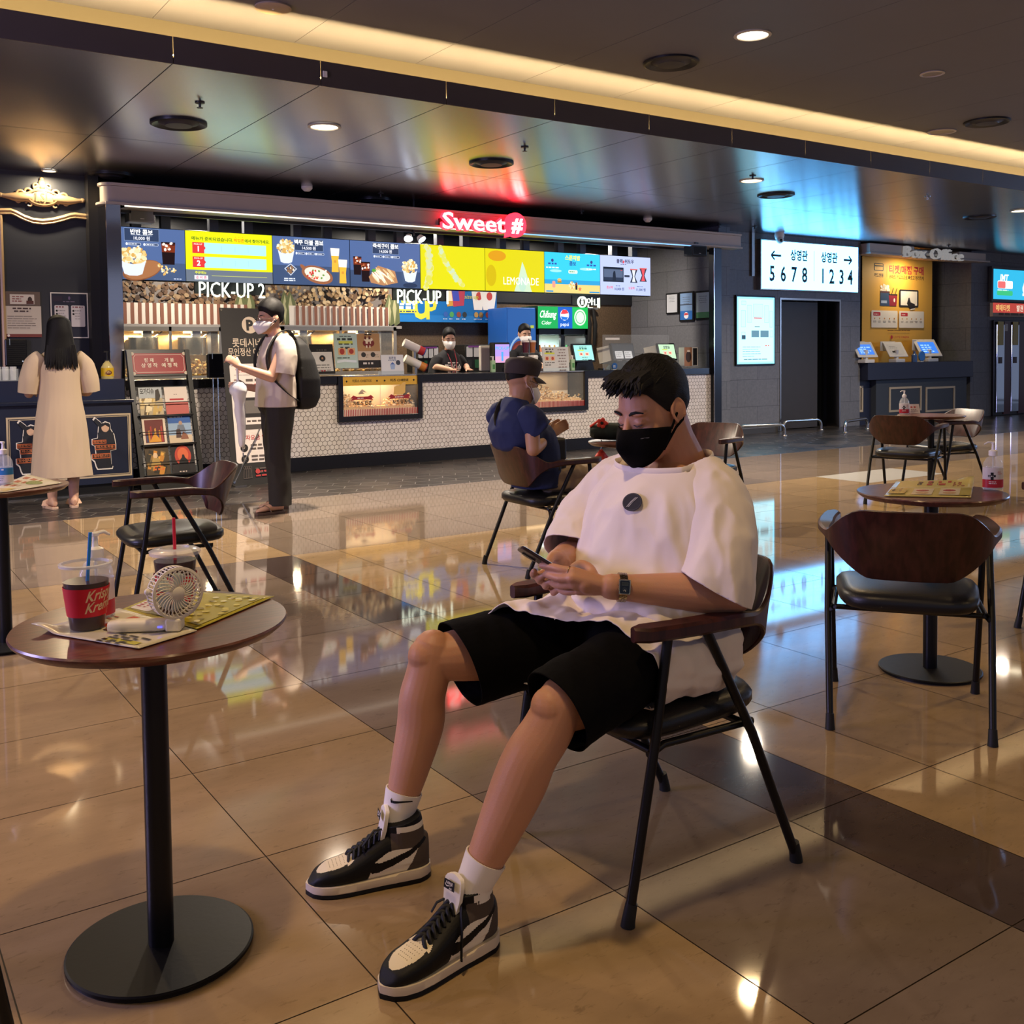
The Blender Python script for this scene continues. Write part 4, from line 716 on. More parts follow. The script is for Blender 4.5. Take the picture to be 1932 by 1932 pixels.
# sneeze guard and packed goods at the right end
x0, x1, z0, z1 = box_on(1137, 632, 1262, 700, 10.72); o = thing('sneeze_guard', 'clear acrylic sneeze guard standing above the right end of the counter', 'screen guard', (x0, 10.72, zt+.001))
M().rect(0, 0, x1-x0, z1-zt, CLEAR).build('pane', o, rot=FACE, rec=False); M().bx(0, .012, -.02, .1, 0, .02, STEEL).bx(x1-x0-.012, x1-x0, -.02, .1, 0, .02, STEEL).bx(.05, .3, -.004, .004, z1-zt-.07, z1-zt-.04, WHT).build('feet', o)
def d_pack(c, w, h): c.rect(0, 0, w*.55, h, P('#a8785a')).rect(w*.62, h*.05, w*.3, h*.9, P('#17171c')).oval(w*.3, h*.5, w*.2, h*.3, P('#3a2824')).rect(w*.2, h*.75, w*.2, h*.1, P('#e0d0c0'))
simple('gift_pack', 'boxed gift pack, brown and black, beside the right terminal', 'box', 1291, 655, 1317, 691, 10.75, .12, WHT, d_pack)
a = WY(1121, 600, 12.3); o = thing('apron_bundle', 'black aprons hanging from a hook right of the drinks fridge', 'aprons', (a[0], 12.45, a[2])); rr_ = random.Random(4)
for k in range(3): M().tube([(-.12+.11*k, 0, .15), (-.1+.11*k, -.03, -.1), (-.14+.12*k, -.02, -.42-.08*(k % 2))], [(.03, .02), (.06, .03), (.04, .02)], mat('#141416', rough=.8), n=10).build('apron', o)
M().bx(-.2, .2, .0, .099, .14, .17, STEEL).build('hook_rail', o)
for x, p_ in ((3.6, 40), (6.4, 40), (9.2, 40)): area('kiosk_ceiling_lamp', (x, 11.5, 2.95), .22, p_*1.5, (1, .88, .74))
# ------------------------------------------------------------------ left side: navy wall, self-service counter, rack, banner
GOLD = mat('#b89a76', rough=.4, metal=.3); CREAMF = mat('#b9a88e', rough=.45); NAVYC = mat('#20263a', rough=.35)
cx, cy_, cz = WY(80, 373, 10.87)
o = thing('wall_ornament', 'gilded scrollwork crest with an oval shield high on the navy wall', 'ornament', (cx, 10.89, cz), rot=FACE)
m_ = M(); m_.ell((0, 0, .015), (.15, .09, .035), GOLD, 28, 10); m_.build('shield', o)
q = M(); q.z = .052; q.ring(0, 0, .135, .078, .012, mat('#7d6346')); q.txt('LSL', 0, -.04, .085, mat('#8a6e4e', metal=.3), bold=.02, sx=.8); q.build('monogram', o, rec=False)
for s in (-1, 1):
    m_ = M()
    for (x, y, r_, a0, a1) in ((.13, .05, .04, 200, -120), (.2, .02, .045, 180, -150), (.22, -.04, .03, 60, 400), (.12, -.07, .035, 20, 330), (.06, .11, .035, 250, -60)):
        pts = [(s*(x+r_*(1-k/14*.7)*math.cos(rad(a0+(a1-a0)*k/12))), y+r_*(1-k/14*.7)*math.sin(rad(a0+(a1-a0)*k/12)), .01) for k in range(13)]; m_.tube(pts, [.014-.0006*k for k in range(13)], GOLD, n=8)
    m_.tube([(s*.12, 0, .01), (s*.24, -.01, .012), (s*.33, -.005, .01), (s*.37, 0, .008)], [.05, .045, .022, .02], GOLD, n=10, round_=True).ell((s*.37, 0, .01), (.028, .024, .02), GOLD); m_.build('scroll_wing', o)
M().ell((0, .13, .01), (.035, .05, .025), GOLD).ell((0, .18, .01), (.022, .022, .02), GOLD).tube([(-.08, .09, .01), (0, .12, .012), (.08, .09, .01)], .016, GOLD, n=8).build('crown', o)
pts = [(p_, q_) for p_, q_ in ((-60, 398), (20, 397), (30, 401), (45, 409), (62, 415), (80, 417), (100, 415), (120, 410), (133, 406), (142, 405), (158, 407), (172, 408))]
fr = [tuple(WY(x, y, 10.88)) for x, y in pts]; mo = M()
mo.tube(fr, .022, GOLD, n=8).tube([(x, y-.012, z-.03) for x, y, z in fr], .01, GOLD, n=8)
xr = fr[-1][0]; mo.tube([fr[-1], (xr, 10.88, 1.05)], .022, GOLD, n=8).tube([(xr-.035, 10.868, fr[-1][2]-.03), (xr-.035, 10.868, 1.05)], .01, GOLD, n=8); xl = WY(3, 500, 10.88)[0]; mo.tube([(xl, 10.88, fr[0][2]-.02), (xl, 10.88, 1.05)], .022, GOLD, n=8)
mo.build('trim_6', kind='structure')
def wallposter(lab, px0, py0, px1, py1, draw, Y=10.888, name='wall_poster'):
    o, W_, H_ = panel(name, lab, 'poster', px0, py0, px1, py1, Y); M().bx(0, W_, 0, H_, 0, .006, WHT).build('board', o); c = M(); draw(c, W_, H_); c.build('print', o, loc=(0, 0, .0065), rec=False); return o
def d1(c, w, h): c.rect(0, 0, w, h, P('#cfc4b8')).rect(0, 0, w, h*.1, P('#7a3a38')).oval(w*.14, h*.05, .012, .012, WHT).bars(w*.25, h*.9, w*.5, 2, h*.09, h*.045, P('#4a3a3a'), 3, 'C').bars(w*.12, h*.66, w*.8, 6, h*.075, h*.018, P('#6a5e58'), 5)
wallposter('white printed notice with dark red foot on the navy wall, left of the woman', 6, 578, 77, 636, d1)
def d0(c, w, h): c.rect(0, 0, w, h, P('#6a5a52')).rect(w*.18, h*.1, w*.66, h*.7, P('#d8cfc6')).bars(w*.24, h*.6, w*.34, 3, h*.16, h*.07, P('#8a4a46'), 3).oval(w*.72, h*.42, .02, .03, P('#3a2a28')).rect(w*.62, h*.12, w*.2, h*.24, P('#5a3430'))
wallposter('small notice with a dark figure, just above the larger white notice', 6, 551, 75, 576, d0)
def d2(c, w, h):
    c.rect(0, 0, w, h, P('#e2dcd8')).rect(w*.03, h*.025, w*.94, h*.95, P('#1d2136')).oval(w*.5, h*.88, w*.03, w*.05, P('#6a5a80')).bars(w*.3, h*.79, w*.4, 1, .02, .01, P('#6a6078'), 2, 'C').rect(w*.06, h*.8, w*.25, h*.12, P('#2c2438'))
    for x in (.1, .54): c.rr(w*x, h*.25, w*.37, h*.47, .012, P('#d6cfd2')).bars(w*(x+.04), h*.67, w*.28, 1, .02, .012, P('#8a4a52'), 4).oval(w*(x+.06), h*.6, .01, .01, BLK).oval(w*(x+.06), h*.53, .01, .01, BLK).bars(w*(x+.1), h*.6, w*.22, 4, h*.06, h*.012, P('#7a7278'), 7)
wallposter('dark navy poster with white edge and two white cards, right of the woman\'s head', 97, 553, 165, 638, d2)
RIB = mat('#0d0e12', rough=.35)
def ribbox(lab, px0, py0, px1, py1, Y, stand):
    x0, x1, z0, z1 = box_on(px0, py0, px1, py1, Y); W_, H_ = x1-x0, z1-z0; o = thing('ribbed_dispenser', lab, 'dispenser', (x0, Y, 0 if stand else z0)); b = z0 if stand else 0
    M().bx(0, W_, -.05, .012, b, b+H_, RIB).build('housing', o, bevel=.012); r = M()
    for k in range(11): r.bx(.015, W_-.015, -.058, -.048, b+.03+k*(H_-.05)/11, b+.045+k*(H_-.05)/11, RIB)
    r.build('ribs', o); M().rect(W_*.2, b+H_*.78, .006, .06, mat('#9aa0b0', emit=.4)).oval(W_*.78, b+H_*.18, .006, .006, mat('#c8d0e0', emit=.8)).build('indicator', o, loc=(0, -.0595, 0), rot=FACE, rec=False)
    if stand:
        for s in (.28, .52): M().tube([(W_*s, -.01, .03), (W_*s, -.01, b+.01)], .007, STEEL, n=8).build('leg', o)
        M().bx(W_*.28, W_*.52, -.014, -.006, b*.5, b*.5+.006, STEEL).bx(W_*.28, W_*.52, -.014, -.006, b*.58, b*.58+.006, STEEL).build('cross_bar', o); M().bx(-.02, W_+.02, -.16, .12, 0, .03, BLK).build('base', o, bevel=.006)
    return o
ribbox('black ribbed dispenser fixed on the navy wall left of the woman', 9, 640, 49, 691, 10.886, False)
ribbox('black ribbed dispenser on a chrome two-pole stand beside the brochure rack', 390, 667, 427, 713, 10.3, True)
# counter
YL = 9.95; zt1 = WY(120, 757, YL)[2]; zt2 = WY(120, 717, 10.2)[2]; xE = WY(250, 850, YL)[0]
o = thing('condiment_counter', 'navy self-service counter with cream-lined panels and a raised back shelf', 'counter', (0, YL, 0))
M().bx(-4, xE, 0, .58, .1, zt1-.03, NAVYC).bx(-4, 2.27, .58, .94, .1, zt1-.03, NAVYC).build('body', o); M().bx(-4, xE+.02, -.03, .24, zt1-.03, zt1, mat('#1a2034', rough=.25)).build('top', o, bevel=.004)
M().bx(-4, xE, .24, .58, zt1-.03, zt2, mat('#232a42', rough=.3)).bx(-4, 2.27, .58, .94, zt1-.03, zt2, mat('#232a42', rough=.3)).build('raised_shelf', o); M().bx(-4, xE, .02, .5, 0, .1, BLK).bx(-4, xE, .0, .02, .0, .012, STEEL).build('plinth', o)
def sticker(c, x, y, s):
    w0, k0, og = P('#d8d2cc'), P('#1a1c26'), P('#b8603a')
    P1 = [(-.1, -.32), (-.12, -.24), (-.16, -.2), (-.16, -.12), (-.1, -.12), (-.11, 0), (-.15, .02), (-.15, .11), (-.07, .12), (-.05, .3), (-.13, .4), (-.1, .44), (-.02, .37), (0, .34), (.05, .37), (.12, .34), (.13, .25), (.18, .16), (.2, .02), (.2, -.07), (.12, -.08), (.13, -.3), (.15, -.32), (.14, -.36), (-.08, -.36)]
    c.poly([(x+a*s, y+b*s) for a, b in P1], w0); c.poly([(x+a*s*.92+.003, y+b*s*.95) for a, b in P1], k0); c.oval(x+.05*s, y+.27*s, .055*s, .065*s, P('#caa68c')); c.poly([(x-.01*s, y+.28*s), (x+.0, y+.34*s), (x+.1*s, y+.34*s), (x+.11*s, y+.27*s), (x+.05*s, y+.31*s)], k0); c.poly([(x-.06*s, y+.2*s), (x+.16*s, y+.2*s), (x+.17*s, y+.02*s), (x-.05*s, y+.02*s)], P('#22242e'))
    for (a, b, w1, h1, t) in ((-.14, .03, .2, .06, '매장에서'), (-.1, -.06, .29, .075, '마스크-착용'), (-.15, -.19, .26, .075, '필수입니다')): c.rect(x+a*s, y+b*s, w1*s, h1*s, og).rect(x+(a+.012)*s, y+(b+.012)*s, (w1-.024)*s, (h1-.024)*s, P('#2a1c1a')).txt(t, x+(a+w1/2)*s, y+(b+h1*.32)*s, h1*.42*s, P('#c8764a'), bold=.02, fit=w1*s*.8)
for px0, px1, sx_ in ((16, 128, 52), (150, 246, 193)):
    a = WY(px0, 940, YL); b = WY(px1, 783, YL); w_ = b[0]-a[0]; z0 = .16; h = WY(200, 781, YL)[2]-z0; c = M(); c.frame(0, 0, w_, h, .016, CREAMF).frame(.022, .022, w_-.044, h-.044, .006, CREAMF)
    sx = WY(sx_, 850, YL)[0]-a[0]; sticker(c, sx, h*.5, .62); c.build('panel_trim', o, loc=(a[0], -.002, z0), rot=FACE, rec=False)
a = WY(20, 717, 10.3); o = thing('cup_tray', 'clear tray of small white cups on the raised counter shelf', 'tray', (a[0]-.08, 10.3, zt2+.001)); M().bx(-.12, .14, -.05, .08, 0, .006, CLEAR).bx(-.12, .14, -.05, -.046, 0, .11, CLEAR).build('tray', o)
for k in range(4): M().lathe([(0, .006), (.025, .006), (.03, .13), (.027, .13), (.02, .012)], mat('#dfe0e0', rough=.2, alpha=.7), 14, c=(-.09+.065*k, .01, 0)).build('small_cup', o)
a = WY(203, 714, 10.3); o = thing('syrup_bottle', 'clear pump bottle with yellow label at the right end of the navy counter', 'bottle', (a[0], 10.3, zt2+.001)); M().lathe([(0, 0), (.055, 0), (.058, .02), (.058, .11), (.035, .15), (.02, .165), (.02, .175), (0, .175)], mat('#e8d890', rough=.1, alpha=.6), 22).build('bottle_body', o); M().lathe([(.0585, .025), (.0585, .105)], mat('#d8b010', rough=.4), 22).build('bottle_label', o); M().oval(0, .06, .028, .022, mat('#5a1c16')).bars(-.02, .07, .04, 2, .015, .007, mat('#f0d890'), 2).build('logo', o, loc=(0, -.06, 0), rot=FACE, rec=False); M().cyl((0, 0, .175), (0, 0, .26), .009, BLK).cyl((0, 0, .175), (0, 0, .19), .022, BLK).bx(-.03, .01, -.008, .008, .255, .268, BLK).build('pump', o)
# ---- brochure rack
tl = 15; o = thing('brochure_rack', 'black leaning rack of film leaflets with a red header plate', 'rack', (2.44, 9.98, 0), rz=rad(3)); RW, RH = .62, 1.39
f = thing('leaning_frame', None, None); f.parent = o; f.rotation_euler = (rad(90-tl), 0, 0)      # local x right, y up along the lean, z out
BW = mat('#0c0c0e', rough=.4)
M().bx(0, .045, 0, RH, -.03, .02, BW).build('side_post', f); M().bx(RW-.045, RW, 0, RH, -.03, .02, BW).build('side_post', f)
M().bx(0, RW, RH-.26, RH+.01, -.03, 0, BW).build('head_plate', f); M().bx(0, RW, .0, .14, -.03, .0, BW).build('foot_plate', f)
c = M(); c.rect(.05, RH-.24, RW-.1, .21, mat('#93121c', rough=.45)); WR = P('#e8d8c8'); ww_, hh_ = RW-.1, .21
c.pline([(.065, RH-.2), (.065, RH-.07), (.085, RH-.045), (RW-.085, RH-.045), (RW-.065, RH-.07), (RW-.065, RH-.2), (RW-.085, RH-.225), (.085, RH-.225), (.065, RH-.2)], .004, WR)
for sx, sy in ((.055, RH-.235), (RW-.055, RH-.235), (.055, RH-.035), (RW-.055, RH-.035)): c.oval(sx, sy, .018, .018, P('#cdbfae'), 10)
for x, a, b in ((.21, '현 재', '상 영 작'), (.41, '개 봉', '예 정 작')): c.txt(a, x, RH-.118, .032, WR, bold=.025).txt(b, x, RH-.172, .034, WR, bold=.025)
c.build('header_plate', f, loc=(0, 0, .003), rec=False)
rows = (.72, .43, .13)
for y in rows:
    w1 = M()
    for dy in (.0, .125): w1.tube([(.03, y+dy, .0), (.05, y+dy, .055), (RW-.05, y+dy, .055), (RW-.03, y+dy, .0)], .0045, BW, n=6)
    w1.bx(.05, RW-.05, y-.012, y, 0, .05, BW); w1.build('wire_pocket', f); M().rect(.05, y, RW-.1, .3 if y > .5 else .28, mat('#dfe6ea', rough=.05, alpha=.1)).build('clear_backing', f, loc=(0, 0, .004), rec=False)
for sx in (.02, RW-.02): M().tube([(sx, .24, .9), (sx, .5, 0)], .01, BW, n=8).build('rear_leg', o)
def leaf(i, lab, draw):
    y = rows[i//2]; x = .07+(i % 2)*.25; mtx = Matrix.Translation((2.44, 9.98, 0)) @ Matrix.Rotation(rad(3), 4, 'Z') @ Matrix.Rotation(rad(90-tl), 4, 'X') @ Matrix.Translation((x, y+.003, .008)); w_, h_ = .225, .285
    q = bpy.data.objects.new('leaflet', None); C.objects.link(q); q.matrix_world = mtx; tag(q, lab, 'leaflet', 'film leaflets in the rack'); M().bx(0, w_, 0, h_, 0, .012, P('#d8d0c4')).build('sheets', q); c = M(); draw(c, w_, h_); c.build('cover', q, loc=(0, 0, .0125), rec=False)
def scen(bg, cols, seed, n=26, txt_=None):
    def d(c, w, h):
        rn = random.Random(seed); c.rect(0, 0, w, h, P(bg))
        for k in range(n): a = rn.uniform(.1, .9)*w; b = rn.uniform(.05, .75)*h; s_ = rn.uniform(.01, .035); c.poly([(a-s_, b-s_), (a+s_*.3, b-s_*1.2), (a+s_, b+s_), (a-s_*.4, b+s_*1.5)], P(rn.choice(cols))); c.z -= .00025
        if txt_: c.txt(*txt_[0], **txt_[1])
    return d
leaf(0, 'pale gold battle-scene leaflet with dark lettering, top left in the rack', lambda c, w, h: (scen('#b8a888', ['#d8c08a', '#8a7250', '#e8d8b0', '#5a4a34', '#c8a860'], 3, 34)(c, w, h), c.rect(0, h*.62, w, h*.38, P('#aeb4b8')), c.txt('모가디슈', w*.36, h*.78, .045, BLK, bold=.03, fit=w*.6), c.poly([(w*.68, h*.5), (w*.72, h*.9), (w*.86, h*.94), (w*.92, h*.7), (w*.86, h*.55)], P('#3a342e'))))
leaf(1, 'plain white and red leaflet, top right in the rack', lambda c, w, h: (c.rect(0, 0, w, h, P('#dccfc6')), c.rect(0, 0, w, h*.45, P('#b8605a')), c.rect(w*.2, h*.52, w*.62, h*.06, P('#b02a30')), c.bars(w*.4, h*.72, w*.2, 1, .02, .008, P('#8a7a74'), 2)))
leaf(2, 'white-bordered leaflet with red and gold crowd art, middle left', lambda c, w, h: (c.rect(0, 0, w, h, P('#d8c8b4')), c.rect(w*.1, h*.08, w*.8, h*.8, P('#6a2a26')), scen('#6a2a26', ['#b03a30', '#2a3050', '#d89030', '#7a7a8a', '#e0b060'], 5, 0)(c, 0, 0), [c.poly([(w*(.14+.09*k), h*.1), (w*(.14+.09*k), h*(.35+.07*((k*7) % 5))), (w*(.2+.09*k), h*(.38+.07*((k*7) % 5))), (w*(.22+.09*k), h*.1)], P(('#3a4468', '#c8862e', '#a83a34', '#55586a', '#d8a040')[k % 5])) for k in range(8)], c.poly([(w*.25, h*.1), (w*.5, h*.42), (w*.78, h*.1)], P('#d8962e'))))
leaf(3, 'blue sky leaflet with a grey hero group, middle right', lambda c, w, h: (c.rect(0, 0, w, h, P('#8fa8c4')), c.rect(0, h*.72, w, h*.28, P('#2f5aa0')), c.bars(w*.1, h*.92, w*.8, 1, .02, .01, WHT, 3), c.rect(0, 0, w, h*.3, P('#cbb89c')), c.oval(w*.55, h*.72, w*.08, h*.08, P('#a88a74')), c.poly([(w*.35, h*.4), (w*.42, h*.66), (w*.68, h*.66), (w*.76, h*.4)], P('#6a7484')), c.poly([(w*.3, h*.2), (w*.34, h*.5), (w*.5, h*.52), (w*.55, h*.2)], P('#4a3430')), c.poly([(w*.5, h*.15), (w*.62, h*.42), (w*.8, h*.3), (w*.85, h*.15)], P('#8a5a44'))))
leaf(4, 'dark amber jungle-adventure leaflet, bottom left in the rack', lambda c, w, h: (scen('#4a3a22', ['#c8862e', '#8a6a34', '#e0a848', '#2a2416', '#6a5a34'], 9, 30)(c, w, h), c.oval(w*.42, h*.68, w*.1, h*.1, P('#d8b890')), c.poly([(w*.2, h*.3), (w*.3, h*.6), (w*.56, h*.6), (w*.64, h*.3)], P('#b0904e')), c.bars(w*.25, h*.28, w*.55, 2, .03, .018, P('#d86a2a'), 3, 'C')))
leaf(5, 'black leaflet with a robed figure before a red disc, bottom right', lambda c, w, h: (c.rect(0, 0, w, h, P('#1c181a')), c.oval(w*.5, h*.62, w*.36, h*.36, P('#b8402e')), c.oval(w*.5, h*.66, w*.24, h*.24, P('#d8683e')), c.poly([(w*.25, h*.1), (w*.32, h*.45), (w*.44, h*.56), (w*.47, h*.66), (w*.55, h*.66), (w*.58, h*.56), (w*.7, h*.45), (w*.76, h*.1)], P('#120f12')), c.bars(w*.28, h*.05, w*.44, 1, .02, .012, P('#c8b8a8'), 3)))
# ---- parking banner on an X-stand
bx0 = WZ(456, 917); b1 = WZ(540, 907); BWd = .62; BH = 1.77; ang = rad(6)
o = thing('parking_banner', 'dark parking-information banner on a stand behind the standing man', 'banner', (bx0[0]-.09, bx0[1], 0), rz=ang); KB = '#2a2826'
f = thing('banner_sheet', None, None); f.parent = o; f.rotation_euler = (rad(90-7), 0, 0)
M().bx(0, BWd, .02, BH, -.004, 0, P(KB)).build('fabric', f); c = M(); c.rect(0, 0, BWd, .02, P(KB)); GL = P('#c9b8a2')
c.oval(BWd*.5, BH-.17, .085, .085, GL, 28).txt('P', BWd*.5, BH-.22, .1, P(KB), bold=.05).txt('롯데시네마', BWd*.5, BH-.385, .068, GL, bold=.012, fit=.4).txt('무인정산 이용안내', BWd*.5, BH-.475, .062, GL, bold=.012, fit=.5); c.rr(.06, .22, BWd-.12, BH-.78, .03, P('#ddd2c8'))
RD = P('#b8403e'); T_ = P('#5a504a'); yt = BH-.6; c.txt('영화 관람 시 무료', .12, yt-.05, .04, RD, 'L', bold=.01).bars(.1, yt-.075, .42, 1, .02, .004, T_, 3)
for j, (yy) in enumerate((yt-.16,)): c.oval(.15, yy, .04, .04, P('#1e1a1a')).txt('1', .15, yy-.018, .03, GL).bars(.22, yy+.02, .32, 1, .04, .026, T_, 4).bars(.22, yy-.03, .32, 1, .04, .026, RD, 6)
c.rect(.14, yt-.5, .34, .2, P('#2a2625')).rect(.16, yt-.46, .3, .13, P('#6a645e')).bars(.2, yt-.545, .2, 1, .02, .018, T_, 3, 'C').rect(.16, yt-.62, .26, .05, P('#4a4440')); c.txt('주차요금 안내', .12, yt-.72, .04, RD, 'L', bold=.01)
for j in range(2): yy = yt-.8-.11*j; c.oval(.15, yy, .04, .04, P('#1e1a1a')).bars(.135, yy+.005, .03, 2, .014, .008, GL, j).bars(.22, yy+.015, .32, 2, .036, .018, T_, j+3)
c.pline([(.12, yt-1.1), (.13, yt-1.01), (.2, yt-1.01), (.21, yt-1.1), (.12, yt-1.1)], .005, T_); [c.line((.13+.018*k, yt-1.1), (.137+.018*k, yt-1.01), .004, T_) for k in range(1, 5)]; [c.ring(.135+.02*k, yt-.995, .016, .014, .004, T_) for k in range(4)]
c.bars(.25, yt-1.02, .28, 2, .036, .016, T_, 9).bars(.25, yt-1.09, .28, 1, .036, .016, RD, 12)
c.oval(BWd*.44, .13, .025, .025, RD).bars(BWd*.5, .122, .12, 1, .02, .016, RD, 3); c.build('print', f, loc=(0, 0, .001), rec=False)
g_ = M(); 
for x in (.02, BWd-.02):
    for y in (.04, BH-.02): g_.cyl((x, y, -.006), (x, y, .004), .012, STEEL, n=10)
g_.build('eyelets', f); M().tube([(.3, .02, .55), (.3, .28, .02)], .007, STEEL, n=8).tube([(.3, .0, .55), (.02, .01, .03)], .007, STEEL, n=8).build('support_leg', o); M().bx(.0, .12, -.06, .02, 0, .012, STEEL).build('foot', o)
# ------------------------------------------------------------------ right side: signs, doorway rails, box office, ticket machines
x0, x1, z0, z1 = box_on(1437, 467, 1619, 544, 10.86); W_, H_ = x1-x0, z1-z0; o = thing('direction_sign', 'white glowing direction sign for screens 5 to 8 and 1 to 4 above the doorway', 'sign', (x0, 10.86, z0), rot=FACE)
M().bx(-.02, W_+.02, -.02, H_+.02, -.09, -.002, STEEL).build('housing', o, bevel=.006); c = M(); c.rect(0, 0, W_, H_, mat('#62baff', emit=6.5, samp=True)); K = P('#16222c'); KE = mat('#101c26')
c.txt('상영관', W_*.37, H_*.64, H_*.17, KE, fit=W_*.175, bold=.03).txt('상영관', W_*.685, H_*.64, H_*.17, KE, fit=W_*.175, bold=.03)
for x, s in ((.14, 1), (.88, -1)): c.line((W_*(x-.04), H_*.7), (W_*(x+.05), H_*.7), .034, KE); c.line((W_*(x-.048*s), H_*.7), (W_*(x-.015*s), H_*.79), .028, KE).line((W_*(x-.048*s), H_*.7), (W_*(x-.015*s), H_*.61), .028, KE)
for t, x in (('5', .1), ('6', .21), ('7', .32), ('8', .425), ('1', .615), ('2', .71), ('3', .815), ('4', .91)): c.txt(t, W_*x, H_*.17, H_*.31, KE, sx=.8, bold=.022)
c.rect(W_*.52, H_*.2, .008, H_*.65, mat('#9ab8c4')); c.build('lit_face', o, rec=False)
x0, x1, z0, z1 = box_on(1391, 562, 1461, 687, 10.92); W_, H_ = x1-x0, z1-z0; o = thing('floor_plan_display', 'tall glowing pale blue floor-plan display on the grey wall left of the doorway', 'display', (x0, 10.92, z0), rot=FACE)
M().bx(-.025, W_+.025, -.025, H_+.025, -.04, 0, BLK).build('housing', o, bevel=.005); c = M(); c.rect(0, 0, W_, H_, mat('#6fdcff', emit=2.6, samp=True)); c.rect(.03, H_*.03, W_-.06, H_*.94, e('#9ce2f4', 2.0)); A = e('#86aebd', 1.2); B_ = e('#5f8a9c', 1.0)
for a, b, w1, h1 in ((.1, .55, .12, .25), (.26, .62, .12, .26), (.42, .7, .26, .2), (.72, .62, .12, .26), (.86, .55, .08, .25), (.1, .88, .12, .06), (.1, .36, .1, .12), (.36, .4, .2, .1), (.6, .4, .22, .1), (.86, .4, .08, .1)): c.frame(W_*a, H_*b, W_*w1, H_*h1, .006, A); c.rect(W_*a+.01, H_*b+.01, W_*w1-.02, H_*h1-.02, e('#b6dbe4', 1.3))
c.rect(W_*.36, H_*.4, W_*.2, H_*.1, B_).rect(W_*.6, H_*.4, W_*.22, H_*.1, B_).rect(W_*.1, H_*.37, W_*.1, H_*.06, e('#2a4a58', .8)).rr(W_*.42, H_*.68, W_*.22, H_*.015, .004, e('#e05a50', 1)).rr(W_*.44, H_*.55, W_*.14, H_*.012, .004, e('#4a6a78', 1)).bars(W_*.12, H_*.25, W_*.5, 5, H_*.035, H_*.008, e('#7a9aa6', 1), 4).bars(W_*.72, H_*.26, W_*.2, 1, .02, H_*.02, e('#e0705a', 1), 5).bars(W_*.15, H_*.06, W_*.7, 1, .02, .014, e('#6a8a96', 1), 6); c.build('lit_face', o, rec=False)
a = WY(1461, 440, 10.8); o = thing('security_camera', 'white dome security camera on the ceiling above the direction sign', 'camera', (a[0], 10.7, CEIL_LOW)); M().lathe([(0, 0), (.07, 0), (.075, -.05), (.06, -.1), (0, -.1)], WHT, 24).build('mount', o); M().ell((-.02, -.03, -.12), (.055, .055, .055), WHT).build('head', o); M().ell((-.04, -.07, -.13), (.025, .02, .025), BLK).build('lens', o)
a = WY(1420, 440, 10.93); b = WY(1419, 521, 10.93); o = thing('cable_conduit', 'short steel cable conduit on the grey wall left of the direction sign', 'conduit', (a[0], 10.93, b[2])); M().bx(-.03, .03, -.015, .0, 0, CEIL_LOW-b[2]-.001, mat('#6f6d6b', rough=.3, metal=.8)).build('channel', o)
def rail(px0, px1, h, Y, lab):
    a = WZ(*px0); b = WZ(*px1); o = thing('floor_rail', lab, 'guard rail', (a[0], a[1], 0), group='low chrome guard rails by the doorway'); d = np.array(b)-np.array(a); L = np.linalg.norm(d[:2]); r_ = .09; u = d/L
    pts = [(0, 0, 0), (0, 0, h-r_)]+[tuple(u*(r_-r_*math.cos(t))+np.array((0, 0, h-r_+r_*math.sin(t)))) for t in (rad(22), rad(45), rad(68), rad(90))]
    pts += [tuple(u*(L-r_+r_*math.sin(t))+np.array((0, 0, h-r_+r_*math.cos(t)))) for t in (0, rad(22), rad(45), rad(68), rad(90))]+[tuple(u*L)]
    M().tube(pts, .024, STEEL, n=14).build('tube', o)
    for p in ((0, 0, 0), u*L): M().lathe([(0, .012), (.045, .012), (.05, 0)], STEEL, 18, c=(p[0], p[1], 0)).build('floor_flange', o)
rail((1393, 826), (1480, 822), .17, 0, 'low chrome floor rail under the floor-plan display')
rail((1478, 815), (1549, 811), .17, 0, 'low chrome floor rail across the dark doorway')
rail((1594, 816), (1636, 809), .17, 0, 'low chrome floor rail right of the doorway')
# ---- box office
YB2 = 10.9; xa = 14.52; xb = 17.74
o = thing('box_office_header', 'greige cornice beam above the box office counter', 'header beam', (0, YB2-.12, 2.9)); h = M()
h.bx(xa, 15.75, 0, .3, .02, .17, HB).bx(xa-.02, 15.8, -.03, .3, -.01, .02, HB).bx(17.1, xb+.2, 0, .3, .02, .15, HB).bx(17.05, xb+.3, -.03, .3, -.01, .02, HB).bx(15.75, 17.1, .15, .3, .02, .15, HB).bx(15.75, 17.1, .1, .3, -.01, .02, HB).build('beam', o, bevel=.004)
a = WY(1705, 493, 10.74); b = WY(1816, 466, 10.74); o = thing('box_office_sign', 'white slanted serif box office lettering on the second cornice', 'sign', (a[0], 10.74, 2.87), rot=FACE); M().text3('Box Office', (b[0]-a[0])/2, 0, .2, .06, mat('#c9c6c6', rough=.4, emit=.35), bold=-.012, shear=.12, fit=b[0]-a[0]).build('letters', o); M().bx(.1, b[0]-a[0]-.1, .06, .1, -.1, -.03, STEEL).build('mounting_rail', o)
x0, x1, z0, z1 = box_on(1626, 489, 1759, 684, 11.35); W_, H_ = x1-x0, z1-z0; o = thing('box_office_poster', 'large orange-yellow ticket purchase poster hanging behind the box office counter', 'poster', (x0, 11.35, z0), rot=FACE); YL2 = mat('#e0aa44', rough=.55)
M().bx(0, W_, 0, H_, -.008, 0, YL2).build('sheet', o); c = M(); K = P('#241f1f'); WT = P('#e8e0d2'); RD2 = P('#b8303a')
